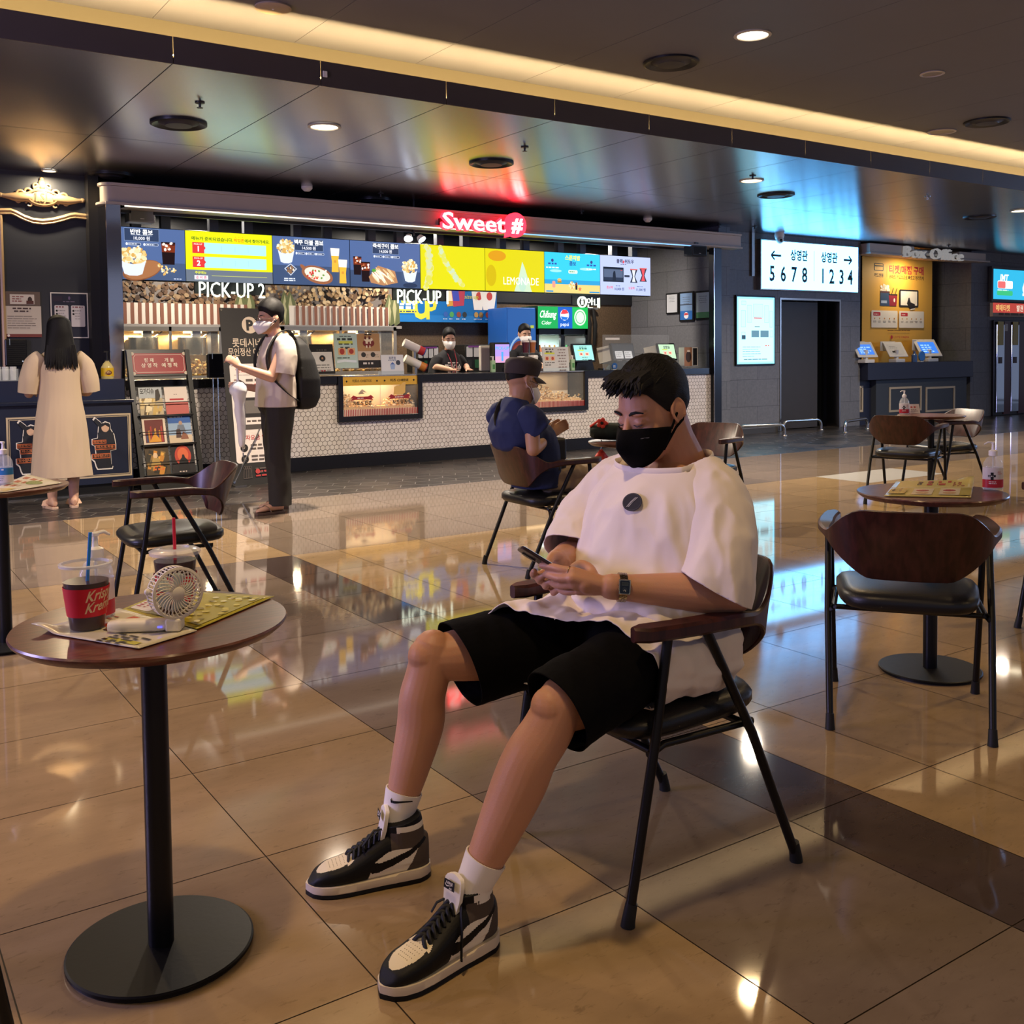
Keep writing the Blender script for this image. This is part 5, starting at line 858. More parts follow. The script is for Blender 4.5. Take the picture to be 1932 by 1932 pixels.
c.txt('티켓/매점 구매', W_*.62, H_*.845, H_*.06, RD2, bold=.03, fit=W_*.5).txt('스마트 키오스크로 빠르고 편리하게', W_*.62, H_*.79, H_*.03, K, bold=.015, fit=W_*.5).rect(W_*.335, H_*.8, .008, H_*.11, P('#c07a14')); c.rr(W_*.16, H_*.855, W_*.13, H_*.07, .02, K).rr(W_*.17, H_*.862, W_*.11, H_*.056, .015, YL2).rect(W_*.17, H_*.895, W_*.11, H_*.012, K).txt('카드전용', W_*.225, H_*.8, H_*.028, K, bold=.01, fit=W_*.13)
corn(c, W_*.31, H_*.69, W_*.065, H_*.035, 40, 4, ('#e8dcc8', '#cfc0a8', '#f4ecde'), em=False, k=.2); c.poly([(W_*.245, H_*.53), (W_*.245, H_*.665), (W_*.375, H_*.665), (W_*.375, H_*.53)], P('#2e4668')).rect(W_*.245, H_*.65, W_*.13, H_*.018, P('#4a2a34')).rect(W_*.255, H_*.555, W_*.08, H_*.025, P('#9fb0cc')); c.poly([(W_*.375, H_*.53), (W_*.36, H_*.635), (W_*.485, H_*.635), (W_*.47, H_*.53)], P('#8a2434')).rect(W_*.36, H_*.63, W_*.125, H_*.014, K).line((W_*.4, H_*.64), (W_*.43, H_*.7), .012, K).line((W_*.45, H_*.64), (W_*.48, H_*.7), .012, K).oval(W_*.44, H_*.585, .025, .035, WT)
c.rr(W_*.51, H_*.525, W_*.28, H_*.165, .03, K).rect(W_*.53, H_*.54, W_*.24, H_*.135, WT).oval(W_*.65, H_*.605, .02, .02, K).poly([(W_*.64, H_*.605), (W_*.66, H_*.605), (W_*.675, H_*.57), (W_*.735, H_*.555), (W_*.74, H_*.515), (W_*.67, H_*.505), (W_*.62, H_*.555)], K).line((W_*.67, H_*.5), (W_*.74, H_*.51), .02, WT)
for k in range(2):
    bx_ = W_*(.12+.385*k); c.rr(bx_, H_*.325, W_*.365, H_*.16, .02, WT).rr(bx_+W_*.025, H_*.435, W_*.1, H_*.034, .015, RD2).bars(bx_+W_*.04, H_*.446, W_*.07, 1, .02, .014, WT, 3)
    for j in range(5): c.oval(bx_+W_*(.045+.068*j), H_*.41, .014, .016, P('#c88a2a')).bars(bx_+W_*(.02+.068*j), H_*.385, W_*.05, 2, .02, .009, P('#6a5a48'), j, 'C')
c.bars(W_*.34, H_*.295, W_*.34, 1, .02, .014, P('#6a3c10'), 5).oval(W_*.4, H_*.235, .03, .035, RD2).txt('LOTTE CINEMA', W_*.54, H_*.225, H_*.02, RD2, fit=W_*.22); c.build('print', o, loc=(0, 0, .001), rec=False)
area('poster_spot', ((x0+x1)/2, 10.95, 2.8), .2, 13, (1, .8, .5), rot=(rad(20), 0, 0))
zc0 = WY(1725, 683, YB2)[2]; zc1 = WY(1725, 714, YB2)[2]; o = thing('box_office_counter', 'dark navy box office counter with two framed grey panels', 'counter', (0, YB2-.1, 0)); NV = mat('#23283a', rough=.35)
M().bx(xa+.0, 17.6, 0, .6, zc1, zc0, NV).build('top_slab', o, bevel=.006); M().bx(xa+.35, 17.55, .1, .55, 0, zc1, mat('#3a3f46', rough=.5)).bx(xa, xa+.35, .2, .55, 0, zc1, NV).build('body', o); 
for px0, px1 in ((1677, 1738), (1746, 1801), (1629, 1637)):
    a = WY(px0, 778, YB2); b = WY(px1, 728, YB2); y_ = .1 if px0 > 1640 else .2; fm = M(); fm.frame(0, 0, b[0]-a[0], b[2]-a[2], .035, CREAMF); fm.build('panel_trim', o, loc=(a[0], y_-.003, a[2]), rot=FACE, rec=False, solid=.02)
def tablet(px, py, w_, lab, scr, Y=10.95, big=True):
    a = WY(px, py, Y); o = thing('ticket_tablet', lab, 'ticket terminal', (a[0], Y, zc0+.001)); PL = mat('#d8d4cc', rough=.4)
    M().bx(-w_*.3, w_*.3, -.06, .1, 0, .06, PL).bx(-.03, .03, .0, .06, .05, .22, PL).build('base', o, bevel=.01); s_ = thing('tablet_unit', None, None); s_.parent = o; s_.location = (0, -.03, .1); s_.rotation_euler = (rad(55), 0, rad(-12))
    M().bx(-w_/2, w_/2, 0, w_*.75, -.02, 0, PL).build('tablet_frame', s_, bevel=.01); c = M(); c.rect(-w_*.38, w_*.12, w_*.76, w_*.5, e('#3a78d8', 1.1) if scr else P('#cfccc4'))
    if scr: c.bars(-w_*.3, w_*.45, w_*.6, 4, w_*.09, w_*.05, e('#9ac8ff', 1.2), 3)
    else: c.bars(-w_*.3, w_*.5, w_*.5, 2, w_*.08, w_*.02, P('#8a8680'), 3).rect(-w_*.25, w_*.2, w_*.3, w_*.08, BLK)
    c.build('screen', s_, loc=(0, 0, .002), rec=False); M().bx(-w_*.5, w_*.5, .2, .215, .2, .2+w_*.4, PL).build('rear_printer', o, bevel=.006); return o
tablet(1636, 697, .42, 'white ticket tablet with blue screen at the left end of the box office counter', True, 10.85); tablet(1694, 683, .42, 'white ticket tablet with a blank face, middle one on the box office counter', False); tablet(1756, 683, .5, 'white ticket tablet with blue screen, right one on the box office counter', True)
for px, cc, lab in ((1725, '#3a5a88', 'small blue bottle between the ticket tablets'), (1740, '#3a80c8', 'small round blue badge between the ticket tablets')): a = WY(px, 684, 10.93); o = thing('small_bottle' if px < 1730 else 'badge_stand', lab, 'bottle' if px < 1730 else 'badge', (a[0], 10.93, zc0+.001)); (M().lathe([(0, 0), (.05, 0), (.05, .12), (.02, .15), (.02, .19), (0, .19)], mat(cc, rough=.2), 16) if px < 1730 else M().cyl((0, 0, .1), (0, .02, .1), .09, mat(cc), n=24).bx(-.04, .04, 0, .08, 0, .02, WHT)).build('body', o)
# ---- ticket machines at the right edge
x0 = WY(1870, 700, YW)[0]; zt_ = WY(1875, 603, 10.7)[2]; o = thing('ticket_machine_bank', 'bank of ticket machines with mirrored doors and dark red centre at the right edge', 'ticket machine', (x0, 10.87, 0)); Wm = 1.9
M().bx(0, Wm, .03, .079, 0, zt_, mat('#0e0d10', rough=.3)).build('cabinet', o, bevel=.006)
MIR = mat('#b8c4cc', rough=.06, metal=1)
for k, xx in enumerate((.06, .57, 1.2)): 
    d_ = M().bx(xx, xx+.26, .0, .03, .06, zt_-.08, MIR).build('door', o, bevel=.008); M().bx(xx+.06, xx+.16, -.012, .0, 1.0, 1.12, mat('#3a1a14', rough=.4)).build('card_slot', d_); M().bx(xx+.02, xx+.2, -.01, .0, 1.35, 1.8, mat('#c9b84a' if k < 2 else '#d0d4d8', rough=.3)).build('ticket_tray', d_)
M().bx(.33, .56, .015, .03, .02, zt_-.02, mat('#4a1018', rough=.3)).bx(.84, 1.16, .015, .03, .02, zt_-.02, mat('#4a1018', rough=.3)).build('red_panel', o); M().rect(.34, 1.62, .1, .14, WHT).build('small_notice', o, loc=(0, .012, 0), rot=FACE, rec=False)
a = WY(1873, 597, 10.88); b = WY(1873, 571, 10.88); o = thing('ticket_sign', 'faded red sign with cream Korean lettering above the ticket machines', 'sign', (a[0], 10.88, a[2]), rot=FACE); h_ = b[2]-a[2]; M().bx(0, 1.9, 0, h_, -.06, 0, P('#c9b8a8')).build('board', o); c = M(); c.rect(0, h_*.28, 1.9, h_*.72, mat('#c84a3e', emit=.75)).txt('예매티켓', .1, h_*.45, h_*.36, e('#f0c070', .9), 'L', bold=.02).txt('발권 전용기', .82, h_*.45, h_*.36, e('#f4e0c8', .9), 'L', bold=.02).bars(.2, h_*.1, 1.2, 1, .02, .05, P('#8a7a6a'), 4); c.build('print', o, loc=(0, 0, .001), rec=False)
a = WY(1874, 564, 10.86); b = WY(1874, 507, 10.86); h_ = b[2]-a[2]; o = thing('lobby_screen', 'glowing turquoise screen on the grey wall above the ticket sign', 'screen', (a[0], 10.86, a[2]), rot=FACE); M().bx(-.05, 1.95, -.05, h_+.05, -.07, -.002, mat('#3a3a3c', rough=.3)).build('housing', o); c = M(); c.rect(0, 0, 1.9, h_, BG('#2aa4cc', 1.25)); rn = random.Random(3)
c.txt('JMT', .35, h_*.62, .12, e('#f2fbff', 1.3), bold=.03, shear=.15).rr(.14, h_*.36, .52, .15, .03, e('#f0f4f6', 1.2)).rr(.15, h_*.37, .26, .13, .03, e('#e06a6a')).bars(.14, h_*.27, .5, 1, .03, .03, e('#c8ecf4'), 3).rr(.12, h_*.13, .54, .09, .03, e('#38b878'))
for x, y, r_ in ((1.15, .5, .11), (1.32, .62, .12), (1.5, .66, .11), (1.1, .38, .1), (1.3, .44, .15), (1.5, .46, .13), (1.65, .6, .1)): c.oval(x, h_*y, r_, r_, e('#eef2f2', 1.15)); c.oval(x, h_*y, r_*.6, r_*.6, e(rn.choice(('#e8c0c8', '#d8e8c0', '#c8d8e8'))))
c.bars(1.0, h_*.14, .7, 1, .03, .05, e('#e8f6fa', 1.2), 5); c.build('lit_face', o, rec=False)
# ------------------------------------------------------------------ ceiling fixtures
def downlight(px, py, z, lab, lit=True, r=.11, cool=False):
    a = WZ(px, py, z); o = thing('downlight', lab, 'ceiling light', (a[0], a[1], z-.001), group=None)
    M().lathe([(r*1.18, 0), (r*1.2, -.008), (r*1.0, -.012), (r*.96, -.002)], mat('#b9b2a6', rough=.4), 32).build('trim_ring', o)
    M().lathe([(r*.97, -.004), (0, -.0045)], mat('#fff0cf', emit=6) if lit else mat('#8d877e', rough=.3), 28).build('lens', o); return o
downlight(1420, 65, CEIL_HIGH, 'lit round downlight in the upper ceiling, top right of the picture'); downlight(612, 238, CEIL_LOW, 'lit round downlight in the lower ceiling left of the red sign'); downlight(1418, 340, CEIL_LOW, 'lit round downlight in the lower ceiling right of the red sign'); downlight(1925, 397, CEIL_LOW, 'lit round downlight in the lower ceiling at the right picture edge'); downlight(93, 321, CEIL_LOW, 'small lit downlight above the gilded wall crest', r=.06)
downlight(1759, 138, CEIL_HIGH, 'unlit small round downlight in the upper ceiling below the lit one', False, .08); downlight(1776, 248, CEIL_HIGH, 'unlit flat round fitting beside the far upper ceiling vent', False, .12)
a = WZ(515, 13, CEIL_HIGH); o = thing('ceiling_speaker', 'round greige flush speaker in the upper ceiling at the top edge', 'ceiling speaker', (a[0], a[1], CEIL_HIGH-.001)); M().lathe([(.115, 0), (.117, -.01), (.1, -.016), (0, -.012)], mat('#a2907c', rough=.5), 32).build('cover', o); M().lathe([(.008, -.014), (0, -.02)], WHT, 10).build('centre_pin', o)
for o_ in ((93, 321),): area('crest_spot', tuple(WZ(93, 321, CEIL_LOW)-np.array((0, .05, .04))), .08, 16, (1, .8, .5))
def vent(px, py, z, lab, r=.215):
    a = WZ(px, py, z); o = thing('ceiling_vent', lab, 'air vent', (a[0], a[1], z-.001), group='round black air vents in the ceilings'); B_ = mat('#15151a', rough=.4)
    M().lathe([(r, 0), (r*1.0, -.014), (r*.93, -.02), (r*.72, .0)], B_, 40).build('outer_ring', o); M().lathe([(r*.72, -.001), (r*.5, -.018), (r*.48, -.024), (0, -.026)], mat('#2c2b33', rough=.5), 36).build('diffuser_plate', o)
for px, py, z, lab in ((337, 232, CEIL_LOW, 'round black air vent, large, upper left in the lower ceiling'), (927, 307, CEIL_LOW, 'round black air vent above the red sign'), (1464, 367, CEIL_LOW, 'round black air vent above the direction sign'), (1848, 409, CEIL_LOW, 'round black air vent above the box office'), (210, 331, CEIL_LOW, 'round black air vent near the left end of the kiosk header'), (705, 378, CEIL_LOW, 'round black air vent just above the middle of the kiosk header'), (1266, 117, CEIL_HIGH, 'round black air vent in the upper ceiling beside the lit downlight'), (1862, 229, CEIL_HIGH, 'round black air vent in the upper ceiling near the right edge')): vent(px, py, z, lab)
for px, py, lab in ((579, 352, 'small white smoke detector above the left half of the kiosk header'), (1222, 412, 'small white smoke detector above the right half of the kiosk header')):
    a = WZ(px, py, CEIL_LOW); o = thing('smoke_detector', lab, 'smoke detector', (a[0], a[1], CEIL_LOW-.001)); M().lathe([(.06, 0), (.06, -.02), (.045, -.035), (.03, -.05), (0, -.052)], WHT, 24).build('housing', o)
for px, py, lab in ((377, 193, 'tiny dark sprinkler head above the large upper-left air vent'), (990, 277, 'tiny dark sprinkler head right of the vent above the red sign'), (1420, 331, 'tiny dark sprinkler head just above the downlight right of the red sign'), (1750, 371, 'tiny steel sprinkler head between the two right-hand lower vents'), (718, 365, 'tiny dark sprinkler head just above the middle header vent'), (1097, 398, 'tiny dark sprinkler head right of the red sign near the header'), (1357, 424, 'tiny dark sprinkler head above the right end of the kiosk header'), (1424, 427, 'tiny dark sprinkler head left of the security camera'), (1790, 462, 'tiny dark sprinkler head above the box office lettering')):
    a = WZ(px, py, CEIL_LOW); o = thing('sprinkler', lab, 'sprinkler', (a[0], a[1], CEIL_LOW-.001), group='sprinkler heads in the lower ceiling'); M().lathe([(.035, 0), (.035, -.006), (.01, -.008), (.008, -.035), (.022, -.037), (.022, -.04), (0, -.04)], mat('#1b1a1c', rough=.4) if px != 1750 else STEEL, 14).build('head', o)
a = WY(613, 140, Y_FASCIA-.014); o = thing('sensor_box', 'tiny white sensor box on the dark ceiling fascia', 'sensor', tuple(a)); M().bx(-.015, .015, -.008, .002, -.02, .02, WHT).build('body', o, bevel=.002)
# ------------------------------------------------------------------ tables and chairs
def woodmat(c0, c1, rough=.25, sc=(1.5, 22, 22), coat=.15):
    m = bpy.data.materials.new('material'); m.use_nodes = True; nt = m.node_tree; b = nt.nodes['Principled BSDF']; L = nt.links.new; N = nt.nodes.new
    tc = N('ShaderNodeTexCoord'); mp = N('ShaderNodeMapping'); mp.inputs['Scale'].default_value = sc; L(tc.outputs['Object'], mp.inputs[0]); n = N('ShaderNodeTexNoise'); n.inputs['Scale'].default_value = 3; n.inputs['Detail'].default_value = 8; n.inputs['Distortion'].default_value = .6; L(mp.outputs[0], n.inputs['Vector'])
    r = N('ShaderNodeValToRGB'); e_ = r.color_ramp.elements; e_[0].position = .35; e_[0].color = (*lin(c0), 1); e_[1].position = .68; e_[1].color = (*lin(c1), 1); L(n.outputs[0], r.inputs[0]); L(r.outputs[0], b.inputs['Base Color'])
    b.inputs['Roughness'].default_value = rough; b.inputs['Coat Weight'].default_value = coat; b.inputs['Coat Roughness'].default_value = .15; bp = N('ShaderNodeBump'); bp.inputs['Strength'].default_value = .12; bp.inputs['Distance'].default_value = .002; L(n.outputs[0], bp.inputs['Height']); L(bp.outputs[0], b.inputs['Normal']); return m
WOODT = woodmat('#4d2a22', '#6e4032', .3, (2.5, 26, 20)); WOODC = woodmat('#2a100e', '#45201b', .36, (14, 14, 2.2), 0); VINYL = mat('#131417', rough=.38, spec=.5, bump=.12, bs=220); TUBE = mat('#0c0c0e', rough=.36, spec=.35)
def make_table(lab, loc, grp='round wooden cafe tables'):
    o = thing('cafe_table', lab, 'table', loc, group=grp); h = .704
    M().lathe([(0, h-.028), (.215, h-.028), (.257, h-.022), (.272, h-.01), (.275, h-.004), (.273, h), (.0, h)], WOODT, 72).build('tabletop', o, sharp=30)
    M().cyl((0, 0, .01), (0, 0, h-.03), .0265, TUBE, n=28).build('pole', o); M().lathe([(0, h-.04), (.1, h-.04), (.1, h-.029), (0, h-.029)], TUBE, 24).build('mounting_plate', o)
    M().lathe([(.0, .004), (.188, .004), (.19, .006), (.19, .012), (.186, .0145), (.04, .016), (.0, .016)], mat('#0b0b0c', rough=.45, spec=.2, bump=.05, bs=90), 72).build('base_plate', o, sharp=30)
    M().lathe([(.185, 0), (.185, .005), (.0, .005)], BLK, 40).build('floor_pad', o); return o
T1 = make_table('round wooden table in front with two iced drinks and a white fan', (.545, 2.165, 0))
t2 = WZ(1757, 928, .704); TB2 = dup(T1, (t2[0], t2[1], 0), 0, 'round wooden table on the right with a folded paper behind the empty chair')
t3 = WZ(1757, 783, .704); TB3 = dup(T1, (t3[0], t3[1], 0), 0, 'round wooden table far right between two facing chairs')
tl_ = WZ(2, 917, .704); TB4 = dup(T1, (tl_[0], tl_[1], 0), 0, 'round wooden table cut by the left picture edge')
t5 = WZ(1192, 832, .704); TB5 = dup(T1, (t5[0], t5[1], 0), 0, 'round wooden table with a dark bag, behind the man in the white shirt')
def make_chair(lab, loc, rz):
    o = thing('armchair', lab, 'chair', loc, rz, group='plywood-back cafe armchairs')     # faces local +x
    pts = [(.245, .246, 0), (.13, .262, 0), (0, .268, 0), (-.1, .262, 0), (-.17, .232, 0), (-.215, .165, 0), (-.235, .08, 0), (-.24, 0, 0)]; half = spl(pts, 4); path = np.vstack([half, half[::-1][1:]*np.array((1, -1, 1))]); K = len(path); s = np.concatenate([[0], np.cumsum(np.linalg.norm(np.diff(path, axis=0), axis=1))]); s = s/s[-1]*2-1
    rings = []
    for i in range(K):
        u = abs(s[i]); t = path[min(i+1, K-1)]-path[max(i-1, 0)]; t /= np.linalg.norm(t); nrm = np.array((t[1], -t[0], 0)); nrm = nrm if nrm @ np.array((path[i][0]-.02, path[i][1], 0)) > 0 else -nrm   # outward
        blend = min(1, max(0, (.62-u)/.2)); blend = blend*blend*(3-2*blend)                # 1 = upright back, 0 = flat arm
        prof_ = min(1, max(0, (.48-u)/.29)); prof_ = prof_*prof_*(3-2*prof_); hgt = .03+.212*prof_; wd = .056*(1-blend)+.013*blend; th = hgt*blend+.033*(1-blend)
        zc_ = .642*(1-blend)+.628*blend-.012*prof_; lean = .05*prof_; endr = 1. if u < .96 else max(.35, math.sqrt(max(0, 1-((u-.96)/.04)**2)))
        w2, h2 = wd/2*endr, th/2; ring = []; c_ = min(.007, w2*.5, h2*.5)
        for a, b in ((-w2, -h2+c_), (-w2, h2-c_), (-w2+c_, h2), (w2-c_, h2), (w2, h2-c_), (w2, -h2+c_), (w2-c_, -h2), (-w2+c_, -h2)): ring.append(path[i]+nrm*(a+lean*(b/.14 if prof_ > 0 else 0))+np.array((0, 0, zc_+b)))
        rings.append(ring)
    M().loft(rings, WOODC).build('backrest', o, sharp=35)
    # padded seat
    rr_ = []; sx0, sx1, sy = -.205, .255, .248
    for k, (z, ins) in enumerate(((.385, .035), (.39, .012), (.405, .0), (.428, .0), (.442, .012), (.449, .04), (.452, .1), (.453, .2))):
        ring = []
        for j in range(48):
            a = 2*math.pi*j/48; ca, sa = math.cos(a), math.sin(a); p = 4.5; q = (abs(ca)**p+abs(sa)**p)**(-1/p); hx = (sx1-sx0)/2-ins; hy = (sy*(.93+.07*ca))-ins; ring.append(((sx0+sx1)/2+hx*q*ca, hy*q*sa, z-(.012*max(0, ca)**2 if k > 2 else 0)))
        rr_.append(ring)
    M().loft(rr_, VINYL).build('seat', o, sharp=60)
    for sgn in (1, -1):
        M().tube([(.155, sgn*.258, .632), (.19, sgn*.254, .4), (.262, sgn*.246, .012)], .0115, TUBE, n=14).build('front_leg', o)
        M().tube([(.05, sgn*.262, .632), (-.1, sgn*.258, .36), (-.262, sgn*.246, .012)], .0115, TUBE, n=14).build('rear_leg', o)
        M().tube([(.205, sgn*.25, .37), (.15, sgn*.235, .378), (-.12, sgn*.238, .378), (-.1, sgn*.256, .355)], .009, TUBE, n=10).build('seat_rail', o)
        for xx, nm in ((.262, 'front'), (-.262, 'rear')): k = math.copysign(1, xx); M().tube([(xx+k*.0012, sgn*.2457, 0), (xx, sgn*.246, .012), (xx-k*.009, sgn*.2465, .05)], [.0165, .0155, .0135], mat('#0a0a0b', rough=.6), n=14).build('rubber_foot', o)
    M().tube([(-.1, -.25, .374), (-.1, .25, .374)], .009, TUBE, n=10).tube([(.195, -.25, .375), (.195, .25, .375)], .009, TUBE, n=10).build('cross_bar', o); return o
def mid(*p): q = np.mean([WZ(*a) for a in p], axis=0); return (q[0], q[1], 0)
CH1 = make_chair('dark wood armchair occupied by the man in the white T-shirt', (1.68, 1.895, 0), rad(178))
dup(CH1, (3.075, 2.125, 0), rad(37), 'empty dark wood armchair seen from behind at the right-hand table')
CHO = dup(CH1, tuple(WZ(1024, 927, .445)*np.array((1, 1, 0))), rad(-3), 'dark wood armchair occupied by the man in the dark cap')
CHL = dup(CH1, tuple(WZ(331, 992, .445)*np.array((1, 1, 0))), rad(176), 'empty dark wood armchair facing left between the counters and the front table')
CHA = dup(CH1, tuple(WZ(1714, 846, .445)*np.array((1, 1, 0))+np.array((-.06, -.02, 0))), rad(18), 'empty dark wood armchair left of the far right table')
CHB = dup(CH1, tuple(WZ(1782, 840, .445)*np.array((1, 1, 0))+np.array((.2, .12, 0))), rad(165), 'empty dark wood armchair behind the far right table')
q = WZ(1325, 832, .62); dup(CH1, (q[0], q[1], 0), rad(200), 'empty dark wood armchair behind the neck of the man in the white T-shirt')
q = WZ(-6, 1800, 0); dup(CH1, (q[0]-.35, q[1]-.26, 0), rad(20), 'dark wood armchair of which one leg shows at the lower left edge')
q = WZ(1925, 1203, 0); dup(CH1, (q[0]+.25, q[1]-.25, 0), rad(150), 'dark wood armchair of which one leg shows at the right edge')
# ------------------------------------------------------------------ things on the tables
ZT = .7045
CUPC = mat('#c8cccc', rough=.03, alpha=.045, spec=.9); COFF = mat('#35120a', rough=.2, spec=.2); KRED = mat('#d21c2e', rough=.5)
def iced_cup(px, py, lab, straw, lid, logo, rz):
    a = WZ(px, py, ZT); o = thing('iced_drink_cup', lab, 'drink cup', (a[0], a[1], ZT+.001), rz)
    R = lambda z: .0335+.0145*z/.128
    M().lathe([(0, 0), (R(0), 0), (R(.128), .128), (R(.128)+.003, .13), (R(.128)+.003, .134), (R(.128)-.001, .134), (R(.127)-.001, .127), (R(.004)-.001, .004), (0, .004)], CUPC, 40).build('clear_cup', o)
    M().lathe([(0, .005), (R(.005)-.0015, .005), (R(.1)-.0015, .118 if lid else .1), (0, .118 if lid else .1)], COFF, 36).build('drink', o)
    M().lathe([(R(.032)+.0006, .032), (R(.088)+.0014, .09), (R(.088)+.0006, .09), (R(.032), .032)], KRED, 40).build('paper_sleeve', o)
    if logo:
        w_ = M(); CR = mat('#e2c49a', rough=.5)
        for t, z, k in (('Krispy', .068, 1), ('Kreme', .045, 1)):
            v, f = text_geo(t, off=.02); x0, x1 = v[:, 0].min(), v[:, 0].max(); s_ = .062/(x1-x0); vv = []
            for p in v:
                u = (p[0]-(x0+x1)/2)*s_+.008*p[1]; zz = z+p[1]*s_*1.25+u*.14; r_ = R(zz)+.0018; th = u/r_-math.pi/2; vv.append((r_*math.cos(th), r_*math.sin(th), zz))
            w_.add(vv, f, CR)
        w_.build('lettering', o, rec=False)
    else:
        w_ = M(); r_ = R(.05)+.0016; w_.add([(r_*math.cos(-math.pi/2+.3*math.cos(t)), r_*math.sin(-math.pi/2+.3*math.cos(t)), .05+.012*math.sin(t)) for t in (2*math.pi*k/16 for k in range(16))], [tuple(range(16))], WHT); w_.build('logo', o, rec=False)
    if lid: M().lathe([(R(.128)+.004, .131), (R(.128)+.005, .138), (R(.128)-.002, .142), (.03, .145), (.028, .1405), (0, .1405)], mat('#e6e8ea', rough=.12, alpha=.55), 40).build('flat_lid', o)
    else: M().lathe([(R(.128)+.003, .131), (R(.128)+.0035, .136), (R(.128)-.003, .137), (R(.12)-.002, .131)], mat('#f2f6f6', rough=.05, alpha=.5), 40).build('cup_rim', o)
    b, t, cc = straw; M().tube([b, t], .0035, mat(cc, rough=.35), n=12).build('straw', o); return o
iced_cup(165, 1188, 'clear iced coffee cup with red printed sleeve and blue straw on the front table', ((-.006, 0, .01), (.004, -.012, .198), '#1f7fd0'), False, True, rad(28))
iced_cup(333, 1160, 'lidded iced coffee cup with plain red sleeve and pink straw behind the fan', ((.004, 0, .01), (-.002, .0, .208), '#d8203c'), True, False, rad(60))
def gel(lab, x, y, rz, red=True, s=1., z=ZT):
    o = thing('hand_sanitizer', lab, 'pump bottle', (x, y, z+.001), rz, group='hand sanitizer bottles on the tables')
    def ov(prof, m, n=32): return M().loft([[(r*math.cos(a)*s, r*.72*math.sin(a)*s, zz*s) for a in (2*math.pi*k/n for k in range(n))] for r, zz in prof], m, True, False)
    ov([(.0, 0), (.035, 0), (.0385, .006), (.0385, .085), (.036, .105), (.026, .123), (.014, .131), (.014, .137), (0, .137)], mat('#eef4f6', rough=.04, alpha=.28, spec=.9)).build('bottle_body', o)
    ov([(0, .003), (.034, .004), (.0372, .008), (.0372, .08), (0, .082)], mat('#dfe9f0', rough=.1, alpha=.35)).build('gel', o)
    if red: ov([(.0391, .01), (.0391, .042)], mat('#b3202e', rough=.4)).build('red_label_band', o); ov([(.039, .042), (.039, .088)], mat('#ded8d8', rough=.4, alpha=.85)).build('white_label_band', o)
    else: ov([(.0391, .045), (.0391, .075)], mat('#2a78b8', rough=.4)).build('blue_label_band', o); ov([(.039, .012), (.039, .045)], mat('#dcdad6', rough=.4)).build('white_label_band', o)
    c = M(); W2 = mat('#eae6e4')
    if red: c.poly([(-.02, .04), (-.02, .052), (-.028, .052), (-.028, .06), (-.02, .06), (-.02, .07), (-.01, .07), (-.01, .06), (-.002, .06), (-.002, .052), (-.01, .052), (-.01, .04)], mat('#14161e')).bars(-.026, .054, .022, 1, .01, .003, W2, 2).bars(.006, .07, .018, 2, .007, .003, mat('#c05040'), 4).bars(-.026, .032, .03, 2, .007, .0025, W2, 3)
    else: c.bars(-.02, .065, .04, 1, .01, .006, W2, 2).bars(-.02, .036, .036, 3, .008, .003, mat('#7a7a80'), 3)
    c.v = [(x_*s, y_*s, (z_+math.sqrt(max(0, 1-(x_/.0391)**2))*.0282+.0006)*s) for x_, y_, z_ in c.v]; c.build('print', o, rot=FACE, rec=False)
    M().lathe([(.0165*s, .134*s), (.0165*s, .152*s), (.011*s, .155*s), (.0065*s, .157*s), (.005*s, .178*s), (.008*s, .18*s), (.008*s, .186*s), (0, .188*s)], mat('#ecebe8', rough=.35), 20).build('pump_collar', o); M().tube([(.006*s, 0, .184*s), (-.02*s, 0, .186*s), (-.034*s, 0, .178*s)], [(.005*s, .004*s), (.0045*s, .004*s), (.003*s, .003*s)], mat('#ecebe8', rough=.35), n=10).cyl((0, 0, .02*s), (0, 0, .135*s), .003*s, mat('#e8ecee', alpha=.6), n=8).build('pump_spout', o); return o
a = WZ(184, 1168, ZT); gel('clear hand sanitizer bottle behind the left iced cup on the front table', a[0], a[1], rad(200), s=.98)
a = WZ(1873, 924, ZT); gel('hand sanitizer bottle with red band and black cross on the right-hand table', a[0], a[1], rad(-35))
a = WZ(8, 915, ZT); gel('hand sanitizer bottle with blue label on the table at the left picture edge', a[0], a[1], rad(-30), False, 1.02)
a = WZ(1706, 782, ZT); gel('hand sanitizer bottle on the far right table beside a small card', a[0], a[1], rad(-30), s=1.1)
def sheet(name, lab, pts, draw, cat='flyer', z=ZT, curl=None, col='#c9c2aa'):
    q = [WZ(x, y, z) for x, y in pts]; ctr_ = np.mean(q, axis=0); o = thing(name, lab, cat, (ctr_[0], ctr_[1], z+.001)); v = [(p[0]-ctr_[0], p[1]-ctr_[1]) for p in q]
    A, B, Cc, D = [np.array(t) for t in v]                     # print frame: A bottom-left, B bottom-right, C top-right, D top-left
    def mp(u, w_): return tuple((1-u)*(1-w_)*A+u*(1-w_)*B+u*w_*Cc+(1-u)*w_*D)
    def hz(u, w_): return (.014*max(0, 1-((u-curl[0])**2+(w_-curl[1])**2)/.05) if curl else 0)
    def bend(c, dz): c.v = [(*mp(x, y), dz+zz+hz(x, y)) for x, y, zz in c.v]; return c
    g_ = M(); n = 14; g_.add([(i/n, j/n, 0) for j in range(n+1) for i in range(n+1)], [(j*(n+1)+i, j*(n+1)+i+1, (j+1)*(n+1)+i+1, (j+1)*(n+1)+i) for j in range(n) for i in range(n)], mat(col, rough=.25, spec=.5), True); bend(g_, .0015).build('paper', o, rec=False, solid=.0014)
    c = M(); draw(c); bend(c, .0024).build('print', o, rec=False); return o
GP = lambda c_: mat(c_, rough=.22, spec=.6)
